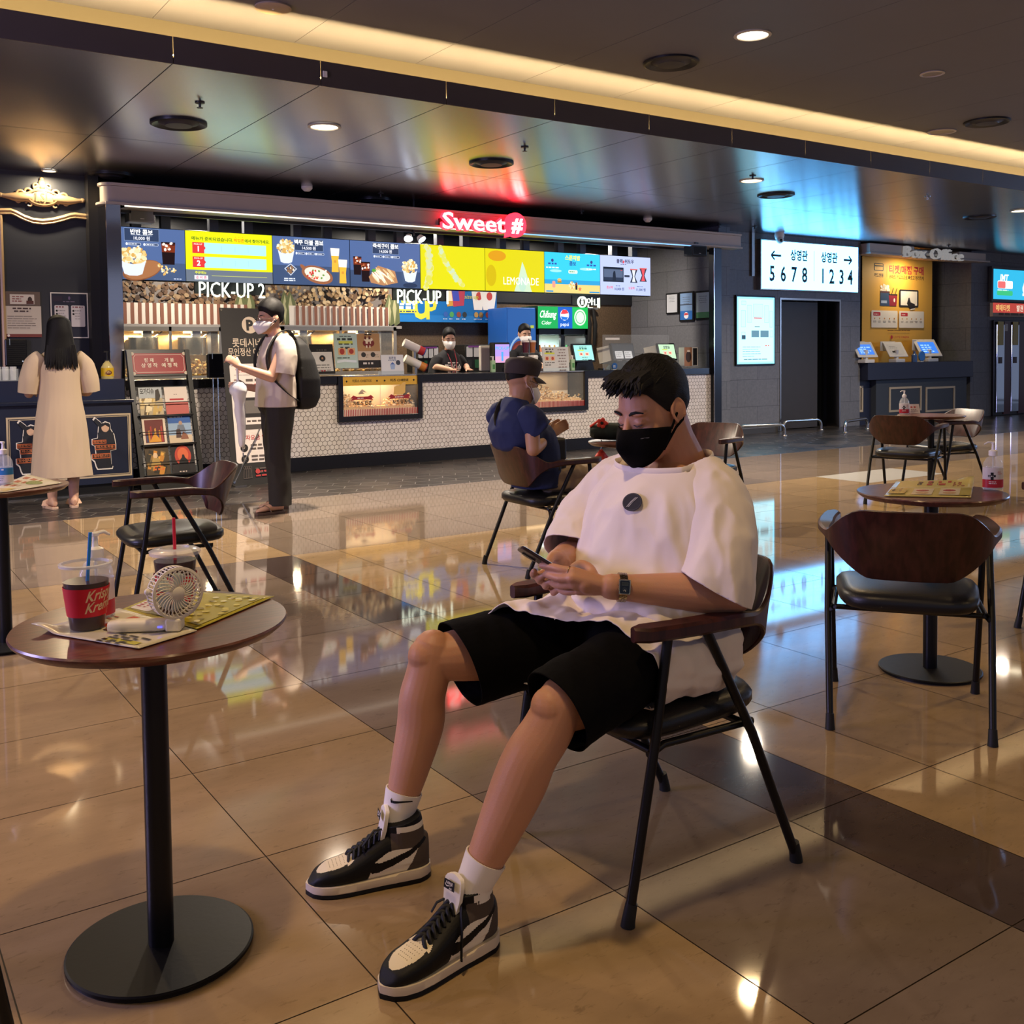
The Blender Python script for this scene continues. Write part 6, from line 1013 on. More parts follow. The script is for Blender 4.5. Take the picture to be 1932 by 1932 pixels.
def f1(c):
    c.rect(.3, .45, .32, .45, GP('#c8582e')).oval(.46, .66, .12, .14, GP('#d88a50')); c.bars(.34, .4, .26, 2, .06, .04, GP('#3a2a1c'), 2); c.bars(.06, .75, .2, 4, .09, .03, GP('#a85a3a'), 3); c.rect(.63, .06, .3, .12, GP('#b8b02a')); c.bars(.62, .3, .34, 5, .08, .045, GP('#33301c'), 4); c.bars(.66, .8, .28, 3, .1, .03, GP('#8a8a60'), 6)
def f2(c):
    c.rect(.03, .05, .3, .9, GP('#8f842a')); c.rr(.04, .1, .24, .36, .03, GP('#e2dccf')); c.bars(.06, .4, .2, 4, .07, .04, GP('#a8403a'), 3); c.rect(.34, .06, .62, .86, GP('#a89a22')); rn = random.Random(3)
    for k in range(40): c.oval(rn.uniform(.36, .94), rn.uniform(.1, .88), .03, .03, GP(rn.choice(('#d8ca58', '#8a7a18', '#c8b83a', '#e8e0a0'))), 7); c.z -= .00025
    c.bars(.05, .88, .3, 2, .08, .04, GP('#4a461a'), 5)
sheet('flyer', 'glossy white and orange flyer under the blue-straw cup and the fan', [(60, 1192), (262, 1226), (372, 1192), (225, 1150)], f1, curl=(.0, .0))
sheet('flyer', 'glossy yellow-green flyer under the lidded cup at the back of the front table', [(230, 1152), (372, 1189), (518, 1127), (318, 1116)], f2, col='#b3a83a')
def f3(c):
    c.rect(0, .52, 1, .03, GP('#e0d6a8')); c.bars(.3, .8, .28, 2, .12, .1, GP('#3a3620'), 3); c.bars(.42, .82, .3, 2, .16, .1, GP('#c0492e'), 5); c.bars(.75, .8, .16, 4, .07, .04, GP('#b05a3a'), 6)
    for x in (.3, .62): c.rect(x, .08, .24, .36, GP('#dccfb0')); c.oval(x+.11, .32, .08, .05, GP('#b03a34'), 12); c.oval(x+.12, .18, .08, .05, GP('#c8a070'), 12)
    c.rect(.02, .1, .2, .3, GP('#a8983a')).bars(.05, .34, .14, 2, .1, .07, GP('#3a3620'), 8).rect(.86, .06, .13, .4, GP('#b8a84a'))
sheet('newspaper', 'folded yellow food leaflet lying on the right-hand table', [(1668, 937), (1832, 940), (1838, 906), (1692, 909)], f3, 'leaflet', curl=(1., 1.), col='#c9b96a')
def f4(c): c.bars(.1, .8, .6, 3, .2, .1, GP('#b0603a'), 3); c.oval(.6, .7, .2, .12, GP('#7a8a3a'), 14); c.rect(.1, .08, .6, .2, GP('#c8b050'))
sheet('flyer', 'white flyer with green and orange print on the table at the left edge', [(-40, 935), (20, 928), (118, 912), (52, 896)], f4)
# ---- folding handheld fan
a = WZ(318, 1192, ZT); FW = mat('#e3dccb', rough=.42); o = thing('handheld_fan', 'white folding handheld fan standing on its handle on the front table', 'fan', (a[0], a[1], ZT+.0035), rad(-30)); HL = .115
hb = M(); rg = []
for k in range(9): x = -HL+HL*k/8; s_ = 1 if 0 < k < 8 else .8; rg.append([(x, .019*s_*math.copysign(abs(math.cos(t))**.6, math.cos(t)), .012+.0118*s_*math.copysign(abs(math.sin(t))**.6, math.sin(t))) for t in (2*math.pi*j/24 for j in range(24))])
hb.loft(rg, FW).build('handle', o); M().bx(-.002, .028, -.02, .02, .001, .026, FW).build('hinge', o, bevel=.004); M().rect(-.016, .01, .009, .003, mat('#4a4aff', emit=3)).build('indicator_light', o, loc=(0, -.0195, .0), rot=FACE, rec=False)
hd_ = thing('fan_head', None, None); hd_.parent = o; hd_.location = (.014, 0, .077); hd_.rotation_euler = (rad(90), 0, rad(38)); FR = .0515
h = M(); h.lathe([(FR-.002, -.016), (FR, -.014), (FR, -.011), (FR-.002, -.010)], FW, 56).lathe([(FR-.003, .012), (FR, .013), (FR+.001, .018), (FR-.004, .019), (FR-.006, .016)], FW, 56).build('rim', hd_)
g1 = M()
for k in range(44): t = 2*math.pi*k/44; g1.tube([((FR-.001)*math.cos(t), (FR-.001)*math.sin(t), -.012), ((FR-.001)*math.cos(t), (FR-.001)*math.sin(t), .014)], .0011, FW, n=5)
for sg, z in ((1, .0175), (-1, -.0145)):
    for k in range(30):
        pts = [];
        for j in range(7): r_ = .012+(FR-.015)*j/6; t = 2*math.pi*k/30+.55*(j/6)**1.3*sg; pts.append((r_*math.cos(t), r_*math.sin(t), z+.0015*math.sin(j/6*3)*sg))
        g1.tube(pts, .0012, FW, n=5)
g1.build('grille', hd_); M().lathe([(0, -.018), (.013, -.017), (.013, .019), (.011, .0205), (0, .021)], FW, 28).build('hub', hd_)
for k in range(5):
    t0 = 2*math.pi*k/5; b = M(); v = []
    for j in range(6):
        r_ = .012+.026*j/5
        for i in range(5): t = t0+(i/4-.5)*.9; v.append((r_*math.cos(t), r_*math.sin(t), .008*(i/4-.5)))
    b.add(v, [(j*5+i, j*5+i+1, (j+1)*5+i+1, (j+1)*5+i) for j in range(5) for i in range(4)], mat('#c4cfc6', rough=.4), True); b.build('blade', hd_, rec=False, solid=.001)
M().tube([(0, -FR, 0), (0, -FR-.02, -.002)], [(.012, .01), (.01, .012)], FW, n=14).build('neck', hd_); M().ell((-FR-.003, .008, -.002), (.006, .007, .006), FW).build('side_lug', hd_)
# ---- far tables
a = WZ(1724, 780, ZT); o = thing('table_card', 'small folded acrylic card beside the sanitizer on the far right table', 'card', (a[0], a[1], ZT+.001), rad(-30)); M().add([(-.045, -.03, 0), (.045, -.03, 0), (.045, 0, .08), (-.045, 0, .08), (.045, .03, 0), (-.045, .03, 0)], [(0, 1, 2, 3), (3, 2, 4, 5)], mat('#d6ccd0', rough=.2)).build('card', o, rec=False, solid=.002); c = M(); c.bars(-.035, .05, .07, 1, .02, .014, mat('#b03a40'), 2).bars(-.035, .03, .07, 2, .012, .006, mat('#6a5a60'), 3); c.build('print', o, loc=(0, -.0305, .002), rot=(rad(69), 0, 0), rec=False)
a = WZ(1150, 832, ZT); o = thing('handbag', 'dark floral fabric bag with coral trim lying on the table behind the main man', 'bag', (a[0]+.06, a[1], ZT+.001), rad(-34)); bm_ = mat('#1c2a2a', rough=.7, var=.9, vs=28)
b = M(); b.loft([[(x, .09*s_*math.cos(t)*(1 if math.cos(t) > 0 else .8), .058+.058*s_*math.sin(t)*(1-.2*math.cos(t))) for t in (2*math.pi*j/20 for j in range(20))] for x, s_ in ((-.17, .5), (-.15, .78), (-.06, .9), (.06, 1.), (.15, .9), (.18, .6))], bm_); b.v = [(x, y, max(.0005, z+.012*math.sin(x*40)*math.sin(y*30)*(z > .03))) for x, y, z in b.v]; b.build('bag_body', o)
CO = mat('#e0483e', rough=.55); f_ = M()
for k in range(5): t = 2*math.pi*k/5; f_.ell((-.1+.02*math.cos(t), -.06, .115+.02*math.sin(t)), (.015, .006, .015), CO, 10, 6)
f_.ell((-.1, -.066, .115), (.01, .005, .01), BLK, 8, 6).tube([(-.17, -.02, .09), (-.12, -.05, .13), (-.06, -.05, .11)], .008, CO, n=8); f_.build('coral_trim', o)
a = WZ(1133, 838, ZT-.02); o = thing('bag_charm', 'coral key charm hanging from the bag over the table edge', 'charm', tuple(a-np.array((.02, .03, 0)))); M().tube([(0, 0, .03), (.008, 0, .015), (0, 0, .0), (-.004, 0, -.04)], .003, STEEL, n=8).build('clip', o); M().tube([(-.055, 0, -.14), (-.045, 0, -.09), (0, 0, -.05), (.045, 0, -.09), (.055, 0, -.14)], [.013, .016, .024, .016, .013], CO, n=12, round_=True).ell((0, -.005, -.075), (.03, .022, .03), CO).build('loop_tassel', o)
# ------------------------------------------------------------------ people: shared pieces
from mathutils.bvhtree import BVHTree
def skinmat(col, rough=.5):
    m = mat(col, rough=rough, sss=.25, var=.07, vs=14, bump=.12, bs=260); return m
SKIN = skinmat('#bd8a6c'); SKIN2 = skinmat('#c49a80'); HAIR = mat('#070607', rough=.6, spec=.3, bump=.5, bs=120, stretch=(1, 1, 6)); LIP = mat('#2a1712', rough=.6)
def cut(v, f, planes):
    """open a closed skin at planes [(point, outward normal, region test)]"""
    bm = bmesh.new(); vs = [bm.verts.new(p) for p in v]
    for q in f:
        try: bm.faces.new([vs[i] for i in q])
        except ValueError: pass
    for p, n, reg in planes:
        fs = [q for q in bm.faces if reg(q.calc_center_median())]; es = {e_ for q in fs for e_ in q.edges}; vv = {x for q in fs for x in q.verts}
        bmesh.ops.bisect_plane(bm, geom=list(fs)+list(es)+list(vv), plane_co=p, plane_no=n, dist=1e-6, clear_outer=True)
    bm.verts.index_update(); v2 = np.array([x.co[:] for x in bm.verts]); f2 = [tuple(x.index for x in q.verts) for q in bm.faces]; bm.free(); return largest(v2, f2)
def largest(v, f):
    par = list(range(len(v)))
    def fd(i):
        while par[i] != i: par[i] = par[par[i]]; i = par[i]
        return i
    for q in f:
        a = fd(q[0])
        for i in q[1:]: par[fd(i)] = a
    cnt = {}
    for q in f: r = fd(q[0]); cnt[r] = cnt.get(r, 0)+1
    best = max(cnt, key=cnt.get); keep = [i for i in range(len(v)) if fd(i) == best]; mp = {k: i for i, k in enumerate(keep)}
    return v[keep], [tuple(mp[i] for i in q) for q in f if fd(q[0]) == best]
def normals(v, f):
    n = np.zeros_like(v); fa = np.array([q[:3] for q in f]); a, b, c = v[fa[:, 0]], v[fa[:, 1]], v[fa[:, 2]]; fn = np.cross(b-a, c-a)
    for k in range(4):
        idx = np.array([q[min(k, len(q)-1)] for q in f]); np.add.at(n, idx, fn)
    return n/(np.linalg.norm(n, axis=1)[:, None]+1e-12)
def wrinkle(v, f, amp, sc, seed=0, ridge=True, mask=None):
    n = normals(v, f); o = np.array([noise.noise(Vector((p[0]*sc[0]+seed, p[1]*sc[1], p[2]*sc[2]))) for p in v]); o2 = np.array([noise.noise(Vector((p[0]*sc[0]*2.1, p[1]*sc[1]*2.1+seed, p[2]*sc[2]*2.1))) for p in v])
    d = ((1-np.abs(o)*2.2)*.7+o2*.4) if ridge else o+.5*o2
    if mask is not None: d = d*np.array([mask(p) for p in v])
    return v+n*(d*amp)[:, None]
def headparts(b, m):
    """head in its own frame: x forward, z up, origin at ear height; returns nothing, adds closed pieces to b"""
    b.ell((-.012, 0, .038), (.1, .079, .092), m, 28, 16)
    secs = [(.075, .0, .086, .068), (.04, .006, .09, .072), (.005, .009, .09, .072), (-.03, .012, .087, .07), (-.06, .017, .08, .063), (-.085, .026, .068, .052), (-.105, .038, .052, .04), (-.118, .046, .034, .027)]
    b.loft([[(cx+rx*math.copysign(abs(math.cos(t))**.85, math.cos(t)), ry*math.sin(t), z) for t in (2*math.pi*k/28 for k in range(28))] for z, cx, rx, ry in secs], m)
    b.tube([(.092, 0, .022), (.104, 0, -.004), (.117, 0, -.028)], [(.008, .008), (.0105, .009), (.013, .011)], m, n=12, round_=True).ell((.108, .012, -.033), (.011, .009, .008), m).ell((.108, -.012, -.033), (.011, .009, .008), m)
    for s in (-1, 1):
        b.ell((.08, s*.033, .03), (.018, .027, .009), m).ell((.062, s*.044, -.022), (.028, .025, .02), m).ell((.083, s*.033, .006), (.0135, .0175, .0105), m)
        R = Matrix.Rotation(s*rad(-18), 3, 'Z'); b.ell((-.012, s*.083, .004), (.017, .006, .028), m, R=R); e_ = [(-.012+.021*math.cos(t)-.004*math.sin(t), s*(.086+.004*math.cos(t+2)), .008+.03*math.sin(t)) for t in (rad(a) for a in range(-60, 240, 25))]; b.tube(e_, .0048, m, n=8, round_=True).ell((-.002, s*.08, -.022), (.009, .006, .011), m)
    b.ell((.082, 0, -.072), (.012, .024, .009), m).ell((.08, 0, -.086), (.012, .02, .008), m)
def stube(b, pts, r, m, k=5, **kw):
    rr = np.array([q if isinstance(q, (tuple, list)) else (q, q) for q in r], float); P_ = spl(np.hstack([np.array(pts, float), rr]), k); b.tube(P_[:, :3], [tuple(q) for q in P_[:, 3:]], m, **kw); return P_
def face_bits(o, T, b_, lab=None, brow=True):
    q = M(); q.T = T
    for s in (-1, 1):
        q.tube([(.0985, s*.016, .028), (.0995, s*.027, .034), (.096, s*.042, .0365), (.085, s*.058, .031)], [(.002, .003), (.0026, .0042), (.0026, .0036), (.0014, .0018)], HAIR, n=8)
    q.build('eyebrows', o, loc=b_)
    q = M(); q.T = T
    for s in (-1, 1): q.tube([(.0945, s*.019, .0005), (.0972, s*.033, -.0035), (.09, s*.049, .001)], [.0012, .0017, .001], LIP, n=6)
    q.build('eyelashes', o, loc=b_)
def maskmesh(o, T, b_, m, strap, logo=None, white=False, name='face_mask'):
    rg = []; nu = 25
    for j in range(15):
        t = j/14; ring = []
        for i in range(nu):
            u = i/(nu-1)*2-1; th = u*rad(84)*(1-.16*t**2); zc = -.006-.112*t+(-.02-.012*t)*(abs(u)**2.2)*(1-1.9*t); k = .012*math.exp(-(u/.16)**2)*(math.exp(-((t-.3)/.28)**2)*1.6+.3)
            rx = .098-.034*t**2+(.016*math.sin(t*3.0) if not white else .02*math.sin(t*3)); ry = .084-.0165*t**2; cx = .012+.03*t
            ring.append((cx+rx*math.cos(th)+k, ry*math.sin(th)*1.0, zc))
        rg.append(ring)
    q = M(); q.T = T; q.loft(rg, m, True, False, False); a = q.build(name, o, loc=b_, rec=False, solid=.0025)
    q = M(); q.T = T
    for s in (-1, 1):
        p0 = rg[1][nu-1 if s > 0 else 0]; p1 = rg[11][nu-1 if s > 0 else 0]
        q.tube([p0, (.0, s*.087, .0), (-.036, s*.076, .018)], [(.0022, .004)]*3 if not white else [.0014]*3, strap, n=8); q.tube([p1, (.01, s*.086, -.032), (-.02, s*.086, -.02), (-.032, s*.083, 0)], [(.0022, .004)]*4 if not white else [.0014]*4, strap, n=8)
    q.build('ear_loops', o, loc=b_)
    if logo:
        q = M(); q.T = T; i = 17; c = np.array(rg[3][i]); d = np.array(rg[3][i+2])-c; nn = np.cross(d, np.array((0, 0, 1.))); nn /= np.linalg.norm(nn); 
        q.add([tuple(c+nn*.002*sg+d*k+np.array((0, 0, w_))) for sg in (1,) for k, w_ in ((0, -.0012), (1, -.0012), (1, .0012), (0, .0012))], [(0, 1, 2, 3)], logo); q.build('logo_tab', o, loc=b_, rec=False)
    return a
def haircap(b, m, lo, thick=1., top=.024, seed=0, front=0.):
    """closed cap around the skull; lo(azimuth) = lower edge elevation in radians"""
    na, ne = 40, 14; out = []; 
    for e_ in range(ne+1):
        ring = []
        for a in range(na):
            az = 2*math.pi*a/na; l = lo(az); el = l+(math.pi/2*.985-l)*e_/ne; c, s = math.cos(el), math.sin(el); th = thick*(.006+(top-.006)*max(0, s)**1.2)*min(1, .35+e_/4); n_ = noise.noise(Vector((az*2.5+seed, el*3, seed)))*.004*min(1, e_/3)
            ring.append((-.012+(.1+th+n_)*c*math.cos(az), (.079+th+n_)*c*math.sin(az), .038+(.092+th+n_)*s))
        out.append(ring)
    inn = [[(-.012+(x+.012)*.9, y*.9, .038+(z-.038)*.9) for x, y, z in r] for r in out]
    b.loft(inn[::-1]+out, m, True, True); return out
# ------------------------------------------------------------------ the man in front
MB = np.array((1.5, 1.92, 0.)); man = thing('person', 'seated man in white T-shirt, black shorts and black mask looking at a phone', 'person', tuple(MB)); nb = tuple(-MB)
HT = Matrix.Translation((1.708, 1.9, 1.103)) @ Matrix.Rotation(rad(181), 4, 'Z') @ Matrix.Rotation(rad(17), 4, 'Y') @ Matrix.Scale(.92, 4)
b = M(); F = (-1, 0, 0)
b.T = HT; headparts(b, SKIN); b.T = None
b.tube([(1.815, 1.9, .90), (1.80, 1.9, .97), (1.765, 1.9, 1.03), (1.735, 1.9, 1.08)], [(.09, .085), (.064, .066), (.058, .062), (.06, .07)], SKIN, up=F, n=20)
b.tube([(1.69, 1.9, .50), (1.70, 1.9, .62), (1.73, 1.9, .78), (1.76, 1.9, .9), (1.79, 1.9, .955)], [(.16, .1), (.15, .1), (.16, .1), (.16, .085), (.08, .065)], SKIN, up=F, n=24)
for sh, el, wr in (((1.755, 1.735, .905), (1.72, 1.642, .692), (1.475, 1.785, .718)), ((1.755, 2.065, .905), (1.645, 2.15, .705), (1.47, 1.99, .745))):
    sh, el, wr = map(np.array, (sh, el, wr)); d = wr-el
    stube(b, [sh, sh*.6+el*.4, el*.92+sh*.08], [.056, .051, .043], SKIN, n=18, round_=True)
    stube(b, [el-d*.02, el+d*.18, el+d*.35, el+d*.65, el+d*.88, el+d*1.02], [.041, .047, .046, .037, (.028, .031), (.026, .03)], SKIN, n=18, round_=True)
legs = []
for hp, kn, cf, ak in (((1.70, 1.81, .525), (1.245, 1.69, .508), (1.158, 1.728, .35), (1.083, 1.772, .14)), ((1.70, 1.99, .525), (1.19, 2.13, .518), (1.152, 2.14, .36), (1.104, 2.15, .14))):
    hp, kn, cf, ak = map(np.array, (hp, kn, cf, ak)); dr = (ak-kn)/np.linalg.norm(ak-kn)
    stube(b, [hp, hp*.5+kn*.5, hp*.15+kn*.85, kn], [.086, .078, .064, .05], SKIN, n=20, round_=True)
    legs.append(stube(b, [kn-dr*.02, kn+dr*.05, cf*.6+kn*.4, cf+np.array((.012, 0, 0)), cf*.55+ak*.45+np.array((.007, 0, 0)), ak*.85+cf*.15, ak, ak-np.array((0, 0, .05))], [.05, .054, .056, .0575, .048, .0365, .0325, .03], SKIN, n=24, round_=True))
    b.ell(kn+np.array((-.022, 0, .008)), (.036, .042, .042), SKIN)
def finger(pts, r): b.tube(spl(pts, 4), [r*(1.06-.26*k/(len(pts)*4-4)) for k in range(len(pts)*4-3)], SKIN, n=12, round_=True)
# left hand, back towards the viewer
PW = lambda x, y, Y: tuple(WY(x, y, Y)); wr = np.array((1.475, 1.785, .718))
kn_i, kn_m, kn_r, kn_p = [np.array(PW(*q)) for q in ((1080, 1079, 1.84), (1079, 1091, 1.832), (1083, 1103, 1.832), (1092, 1114, 1.838))]
for k_, r_ in ((kn_i, .0135), (kn_m, .014), (kn_r, .013), (kn_p, .012)): b.tube([wr*.85+k_*.15, wr*.45+k_*.55, k_], [.018, .0165, r_], SKIN, n=12, round_=True)
b.ell(tuple(wr*.5+(kn_m+kn_r)/2*.5+np.array((0, .006, 0))), (.034, .018, .026), SKIN)
finger([kn_i, PW(1058, 1074, 1.862), PW(1038, 1069, 1.89), PW(1022, 1067, 1.915)], .0104)
finger([kn_m, PW(1056, 1091, 1.86), PW(1038, 1086, 1.89), PW(1030, 1083, 1.91)], .0104); finger([kn_r, PW(1060, 1105, 1.865), PW(1046, 1102, 1.895), PW(1040, 1097, 1.915)], .0099); finger([kn_p, PW(1072, 1117, 1.87), PW(1060, 1115, 1.895), PW(1056, 1110, 1.91)], .0088)
finger([tuple(wr*.6+kn_i*.4+np.array((0, .012, .012))), PW(1112, 1072, 1.845), PW(1096, 1064, 1.872), PW(1082, 1070, 1.893)], .0122)
# right hand under the phone, thumb on the glass
wq = np.array((1.47, 1.99, .745)); 
for px, py, Y, r_ in ((1030, 1078, 1.985, .013), (1036, 1088, 1.98, .013), (1044, 1098, 1.975, .013), (1052, 1106, 1.965, .012)): b.tube([wq*.85+np.array(PW(px, py, Y))*.15, PW(px, py, Y)], [.02, r_], SKIN, n=12, round_=True)
finger([PW(1030, 1080, 1.985), PW(1014, 1086, 1.975), PW(1006, 1084, 1.95), PW(1008, 1078, 1.932)], .0102); finger([PW(1036, 1090, 1.98), PW(1020, 1096, 1.965), PW(1018, 1092, 1.935), PW(1024, 1087, 1.92)], .0102); finger([PW(1044, 1100, 1.975), PW(1030, 1106, 1.955), PW(1032, 1102, 1.925), PW(1038, 1097, 1.912)], .0098); finger([PW(1052, 1108, 1.965), PW(1044, 1118, 1.94), PW(1050, 1114, 1.915), PW(1054, 1108, 1.91)], .009)
finger([PW(1068, 1062, 1.985), PW(1056, 1050, 1.975), PW(1042, 1050, 1.955), PW(1036, 1060, 1.935)], .0122)
v, f = fuse(b, .0028, 7, .5); skin(v, f, SKIN, 'body', man, loc=nb)
face_bits(man, HT, nb); BKM = mat('#050506', rough=.85, spec=.12, bump=.2, bs=300)
maskmesh(man, HT, nb, BKM, BKM, mat('#5a5a5e'))
# hair: cropped sides, long top swept forward
def lo(az):
    a = abs((az+math.pi) % (2*math.pi)-math.pi)
    return float(np.interp(a, [0, .5, .8, 1.02, 1.2, 1.36, 1.5, 1.62, 1.85, 2.1, 2.6, 3.15], [.52, .5, .36, .1, -.16, -.36, -.34, .0, -.05, -.55, -.92, -1.0]))
h = M(); h.T = HT; haircap(h, HAIR, lo, 1.1, .03, 3); rn = random.Random(5)
for k in range(520):
    az = rn.uniform(-1.5, 1.5) if k % 3 else rn.uniform(1.5, 4.8); el = rn.uniform(.62, 1.52); c, s = math.cos(el), math.sin(el); R_ = np.array((.112, .092, .122)); p = np.array((-.012, 0, .038))+R_*np.array((c*math.cos(az), c*math.sin(az), s)); L_ = rn.uniform(.025, .04); nrm = p-np.array((-.012, 0, .038)); nrm /= np.linalg.norm(nrm); g = np.array((.95, .35*math.sin(az), .0))+np.array([rn.gauss(0, .1) for _ in range(3)]); g = g-nrm*(g@nrm)
    h.tube([p-nrm*.012, p-nrm*.001+g*L_*.5, p-nrm*.005+g*L_], [.0055, .0048, .0008], HAIR, n=5)
for k in range(120):
    y = rn.uniform(-.066, .066); p = np.array((.064+.02*(1-(y/.075)**2), y, .098+rn.uniform(-.006, .022))); q = p+np.array((rn.uniform(.018, .042)*(1-.35*abs(y)/.07), y*.1+rn.gauss(0, .004), rn.uniform(-.018, .006))); h.tube([p-np.array((.03, 0, -.012)), p+np.array((.004, 0, .006)), (p+q)/2+np.array((.003, 0, .005)), q], [.008, .0075, .006, .0008], HAIR, n=5)
h.T = None; h.build('hair', man, loc=nb, rec=False, sharp=60)
# T-shirt
SH = mat('#e2d7ce', rough=.85, sheen=.2, bump=.06, bs=500); t = M()
stube(t, [(1.665, 1.9, .47), (1.66, 1.9, .54), (1.665, 1.9, .62), (1.695, 1.9, .72), (1.72, 1.9, .82), (1.74, 1.9, .885), (1.762, 1.9, .935), (1.78, 1.9, .968), (1.79, 1.9, 1.01)], [(.215, .15), (.232, .17), (.228, .168), (.215, .155), (.21, .148), (.2, .132), (.186, .11), (.13, .092), (.088, .084)], SH, up=F, n=44)
Ls = [(1.772, 1.80, .938), (1.755, 1.735, .898), (1.722, 1.69, .81), (1.685, 1.668, .70), (1.65, 1.685, .61)]; Rs = [(1.775, 2.0, .938), (1.745, 2.075, .895), (1.68, 2.12, .81), (1.60, 2.09, .735), (1.54, 2.055, .68)]
lap = []
for x in (1.74, 1.68, 1.6, 1.5, 1.42, 1.34, 1.28, 1.24):
    k = (1.74-x)/.5; ring = []
    for a in (2*math.pi*j/44 for j in range(44)):
        y = .245*math.copysign(abs(math.cos(a))**.5, math.cos(a)); top = .65-.03*k-.014*math.cos(y*26); bot = .46; z = (top+bot)/2+(top-bot)/2*math.copysign(abs(math.sin(a))**.7, math.sin(a)); ring.append((x, 1.888+y*(1 if y < 0 else .93)+.02*k, z-.02*k*max(0, -y)/.2))
    lap.append(ring)
t.loft(lap, SH); v, f = fuse(t, .0055, 7, .5)
CP, CN = np.array((1.782, 1.9, .985)), np.array((-.16, 0, .987))
v, f = cut(v, f, [((1.418, 1.85, .6), (-.92, -.36, -.06), lambda c: c.x < 1.6), (tuple(CP), tuple(CN), lambda c: c.z > .93 and abs(c.y-1.9) < .13)])
rim = [p for p in v if abs((p-CP)@CN) < 1e-4 and abs(p[1]-1.9) < .13 and p[2] > .9]; rim.sort(key=lambda p: math.atan2(p[1]-1.9, p[0]-CP[0])); rim = np.array(rim[::3])
parts = [(v, f)]
for pts, rr_, pl in ((Ls, [.068, .078, .08, .087, .09], ((1.692, 1.652, .70), (-.40, .27, -.874))), (Rs, [.07, .084, .08, .078, .078], ((1.598, 2.09, .733), (-.62, -.3, -.72)))):
    q = M(); stube(q, pts, rr_, SH, n=30); a_, b2 = fuse(q, .0055, 3, .5); parts.append(cut(a_, b2, [(pl[0], pl[1], lambda c: True)]))
sleeves = parts[1:]; v, f = parts[0]
lapw = lambda p: .35+1.*max(0, min(1, (.78-p[2])/.16))
v = wrinkle(v, f, .015, (10, 8, 3.4), 3., True, lambda p: max(0, min(1, (.955-p[2])/.05))); v = wrinkle(v, f, .011, (7, 12, 22), 8., True, lambda p: max(0, min(1, (.74-p[2])/.08)))
v = wrinkle(v, f, .006, (24, 18, 7), 5., True, lambda p: max(0, min(1, (.94-p[2])/.05))); v[:, 2] = np.maximum(v[:, 2], .457); shirt = skin(v, f, SH, 'tshirt', man, loc=nb); q = shirt.modifiers.new('s', 'SOLIDIFY'); q.thickness = .003; q.offset = -1; q = shirt.modifiers.new('m', 'SMOOTH'); q.factor = .5; q.iterations = 3
for a_, b2 in sleeves:
    a_ = wrinkle(a_, b2, .013, (11, 9, 4), 6., True, lambda p: max(0, min(1, (.92-p[2])/.1))); a_ = wrinkle(a_, b2, .006, (22, 18, 8), 2.); q = skin(a_, b2, SH, 'sleeve', shirt); q = q.modifiers.new('s', 'SOLIDIFY'); q.thickness = .003; q.offset = -1
bv = BVHTree.FromPolygons([tuple(x) for x in v], f)
def on_shirt(px, py): d = Vector(ray(px, py)).normalized(); r_ = bv.ray_cast(Vector(EYE), d); return r_[0]
c0 = on_shirt(1194, 948); ex = (on_shirt(1206, 948)-on_shirt(1182, 948)).normalized(); ey = (on_shirt(1194, 936)-on_shirt(1194, 960)).normalized(); ez = ex.cross(ey).normalized(); ey = ez.cross(ex); MT = Matrix((( ex[0], ey[0], ez[0], c0[0]), (ex[1], ey[1], ez[1], c0[1]), (ex[2], ey[2], ez[2], c0[2]), (0, 0, 0, 1))) @ Matrix.Translation((0, 0, .003))
q = M(); q.T = MT; q.oval(0, 0, .0255, .0225, mat('#17171a', rough=.5), 32).ring(0, 0, .0235, .0205, .0008, mat('#4a4a4e')); q.rings = 0
q.poly([(-.014, -.012), (-.007, -.012), (.002, .0), (.014, .0115), (.007, .0115), (-.004, .001)], mat('#a8a6a4')).line((-.011, -.012), (.010, .0115), .0012, mat('#17171a')); q.build('chest_badge', shirt, rec=False, solid=.0015)
col = M(); col.tube(list(rim)+[rim[0]], [(.0035, .0105)]*(len(rim)+1), SH, n=8, up=tuple(CN), cap=False); col.build('collar_rib', shirt)
# shorts
SB = mat('#060608', rough=.9, spec=.12, bump=.2, bs=90); t = M(); t.ell((1.67, 1.9, .535), (.16, .2, .09), SB)
t.tube([(1.72, 1.81, .535), (1.5, 1.765, .53), (1.3, 1.71, .51), (1.14, 1.675, .47)], [.1, (.096, .094), (.094, .094), (.094, .094)], SB, n=28); t.tube([(1.72, 1.99, .535), (1.5, 2.06, .53), (1.3, 2.10, .505), (1.12, 2.135, .475)], [.108, (.108, .1), (.106, .108), (.108, .108)], SB, n=28)
v, f = fuse(t, .0055, 4, .5); v, f = cut(v, f, [((1.247, 1.71, .505), (-.93, 0, -.36), lambda c: c.x < 1.45 and c.y < 1.86), ((1.25, 2.08, .51), (-.95, .1, -.29), lambda c: c.x < 1.45 and c.y >= 1.86)])
v = wrinkle(v, f, .004, (16, 9, 9), 2.); v[:, 2] = np.where(v[:, 0] > 1.47, np.maximum(v[:, 2], .455), v[:, 2]); so = skin(v, f, SB, 'shorts', man, loc=nb); q = so.modifiers.new('s', 'SOLIDIFY'); q.thickness = .003; q.offset = -1
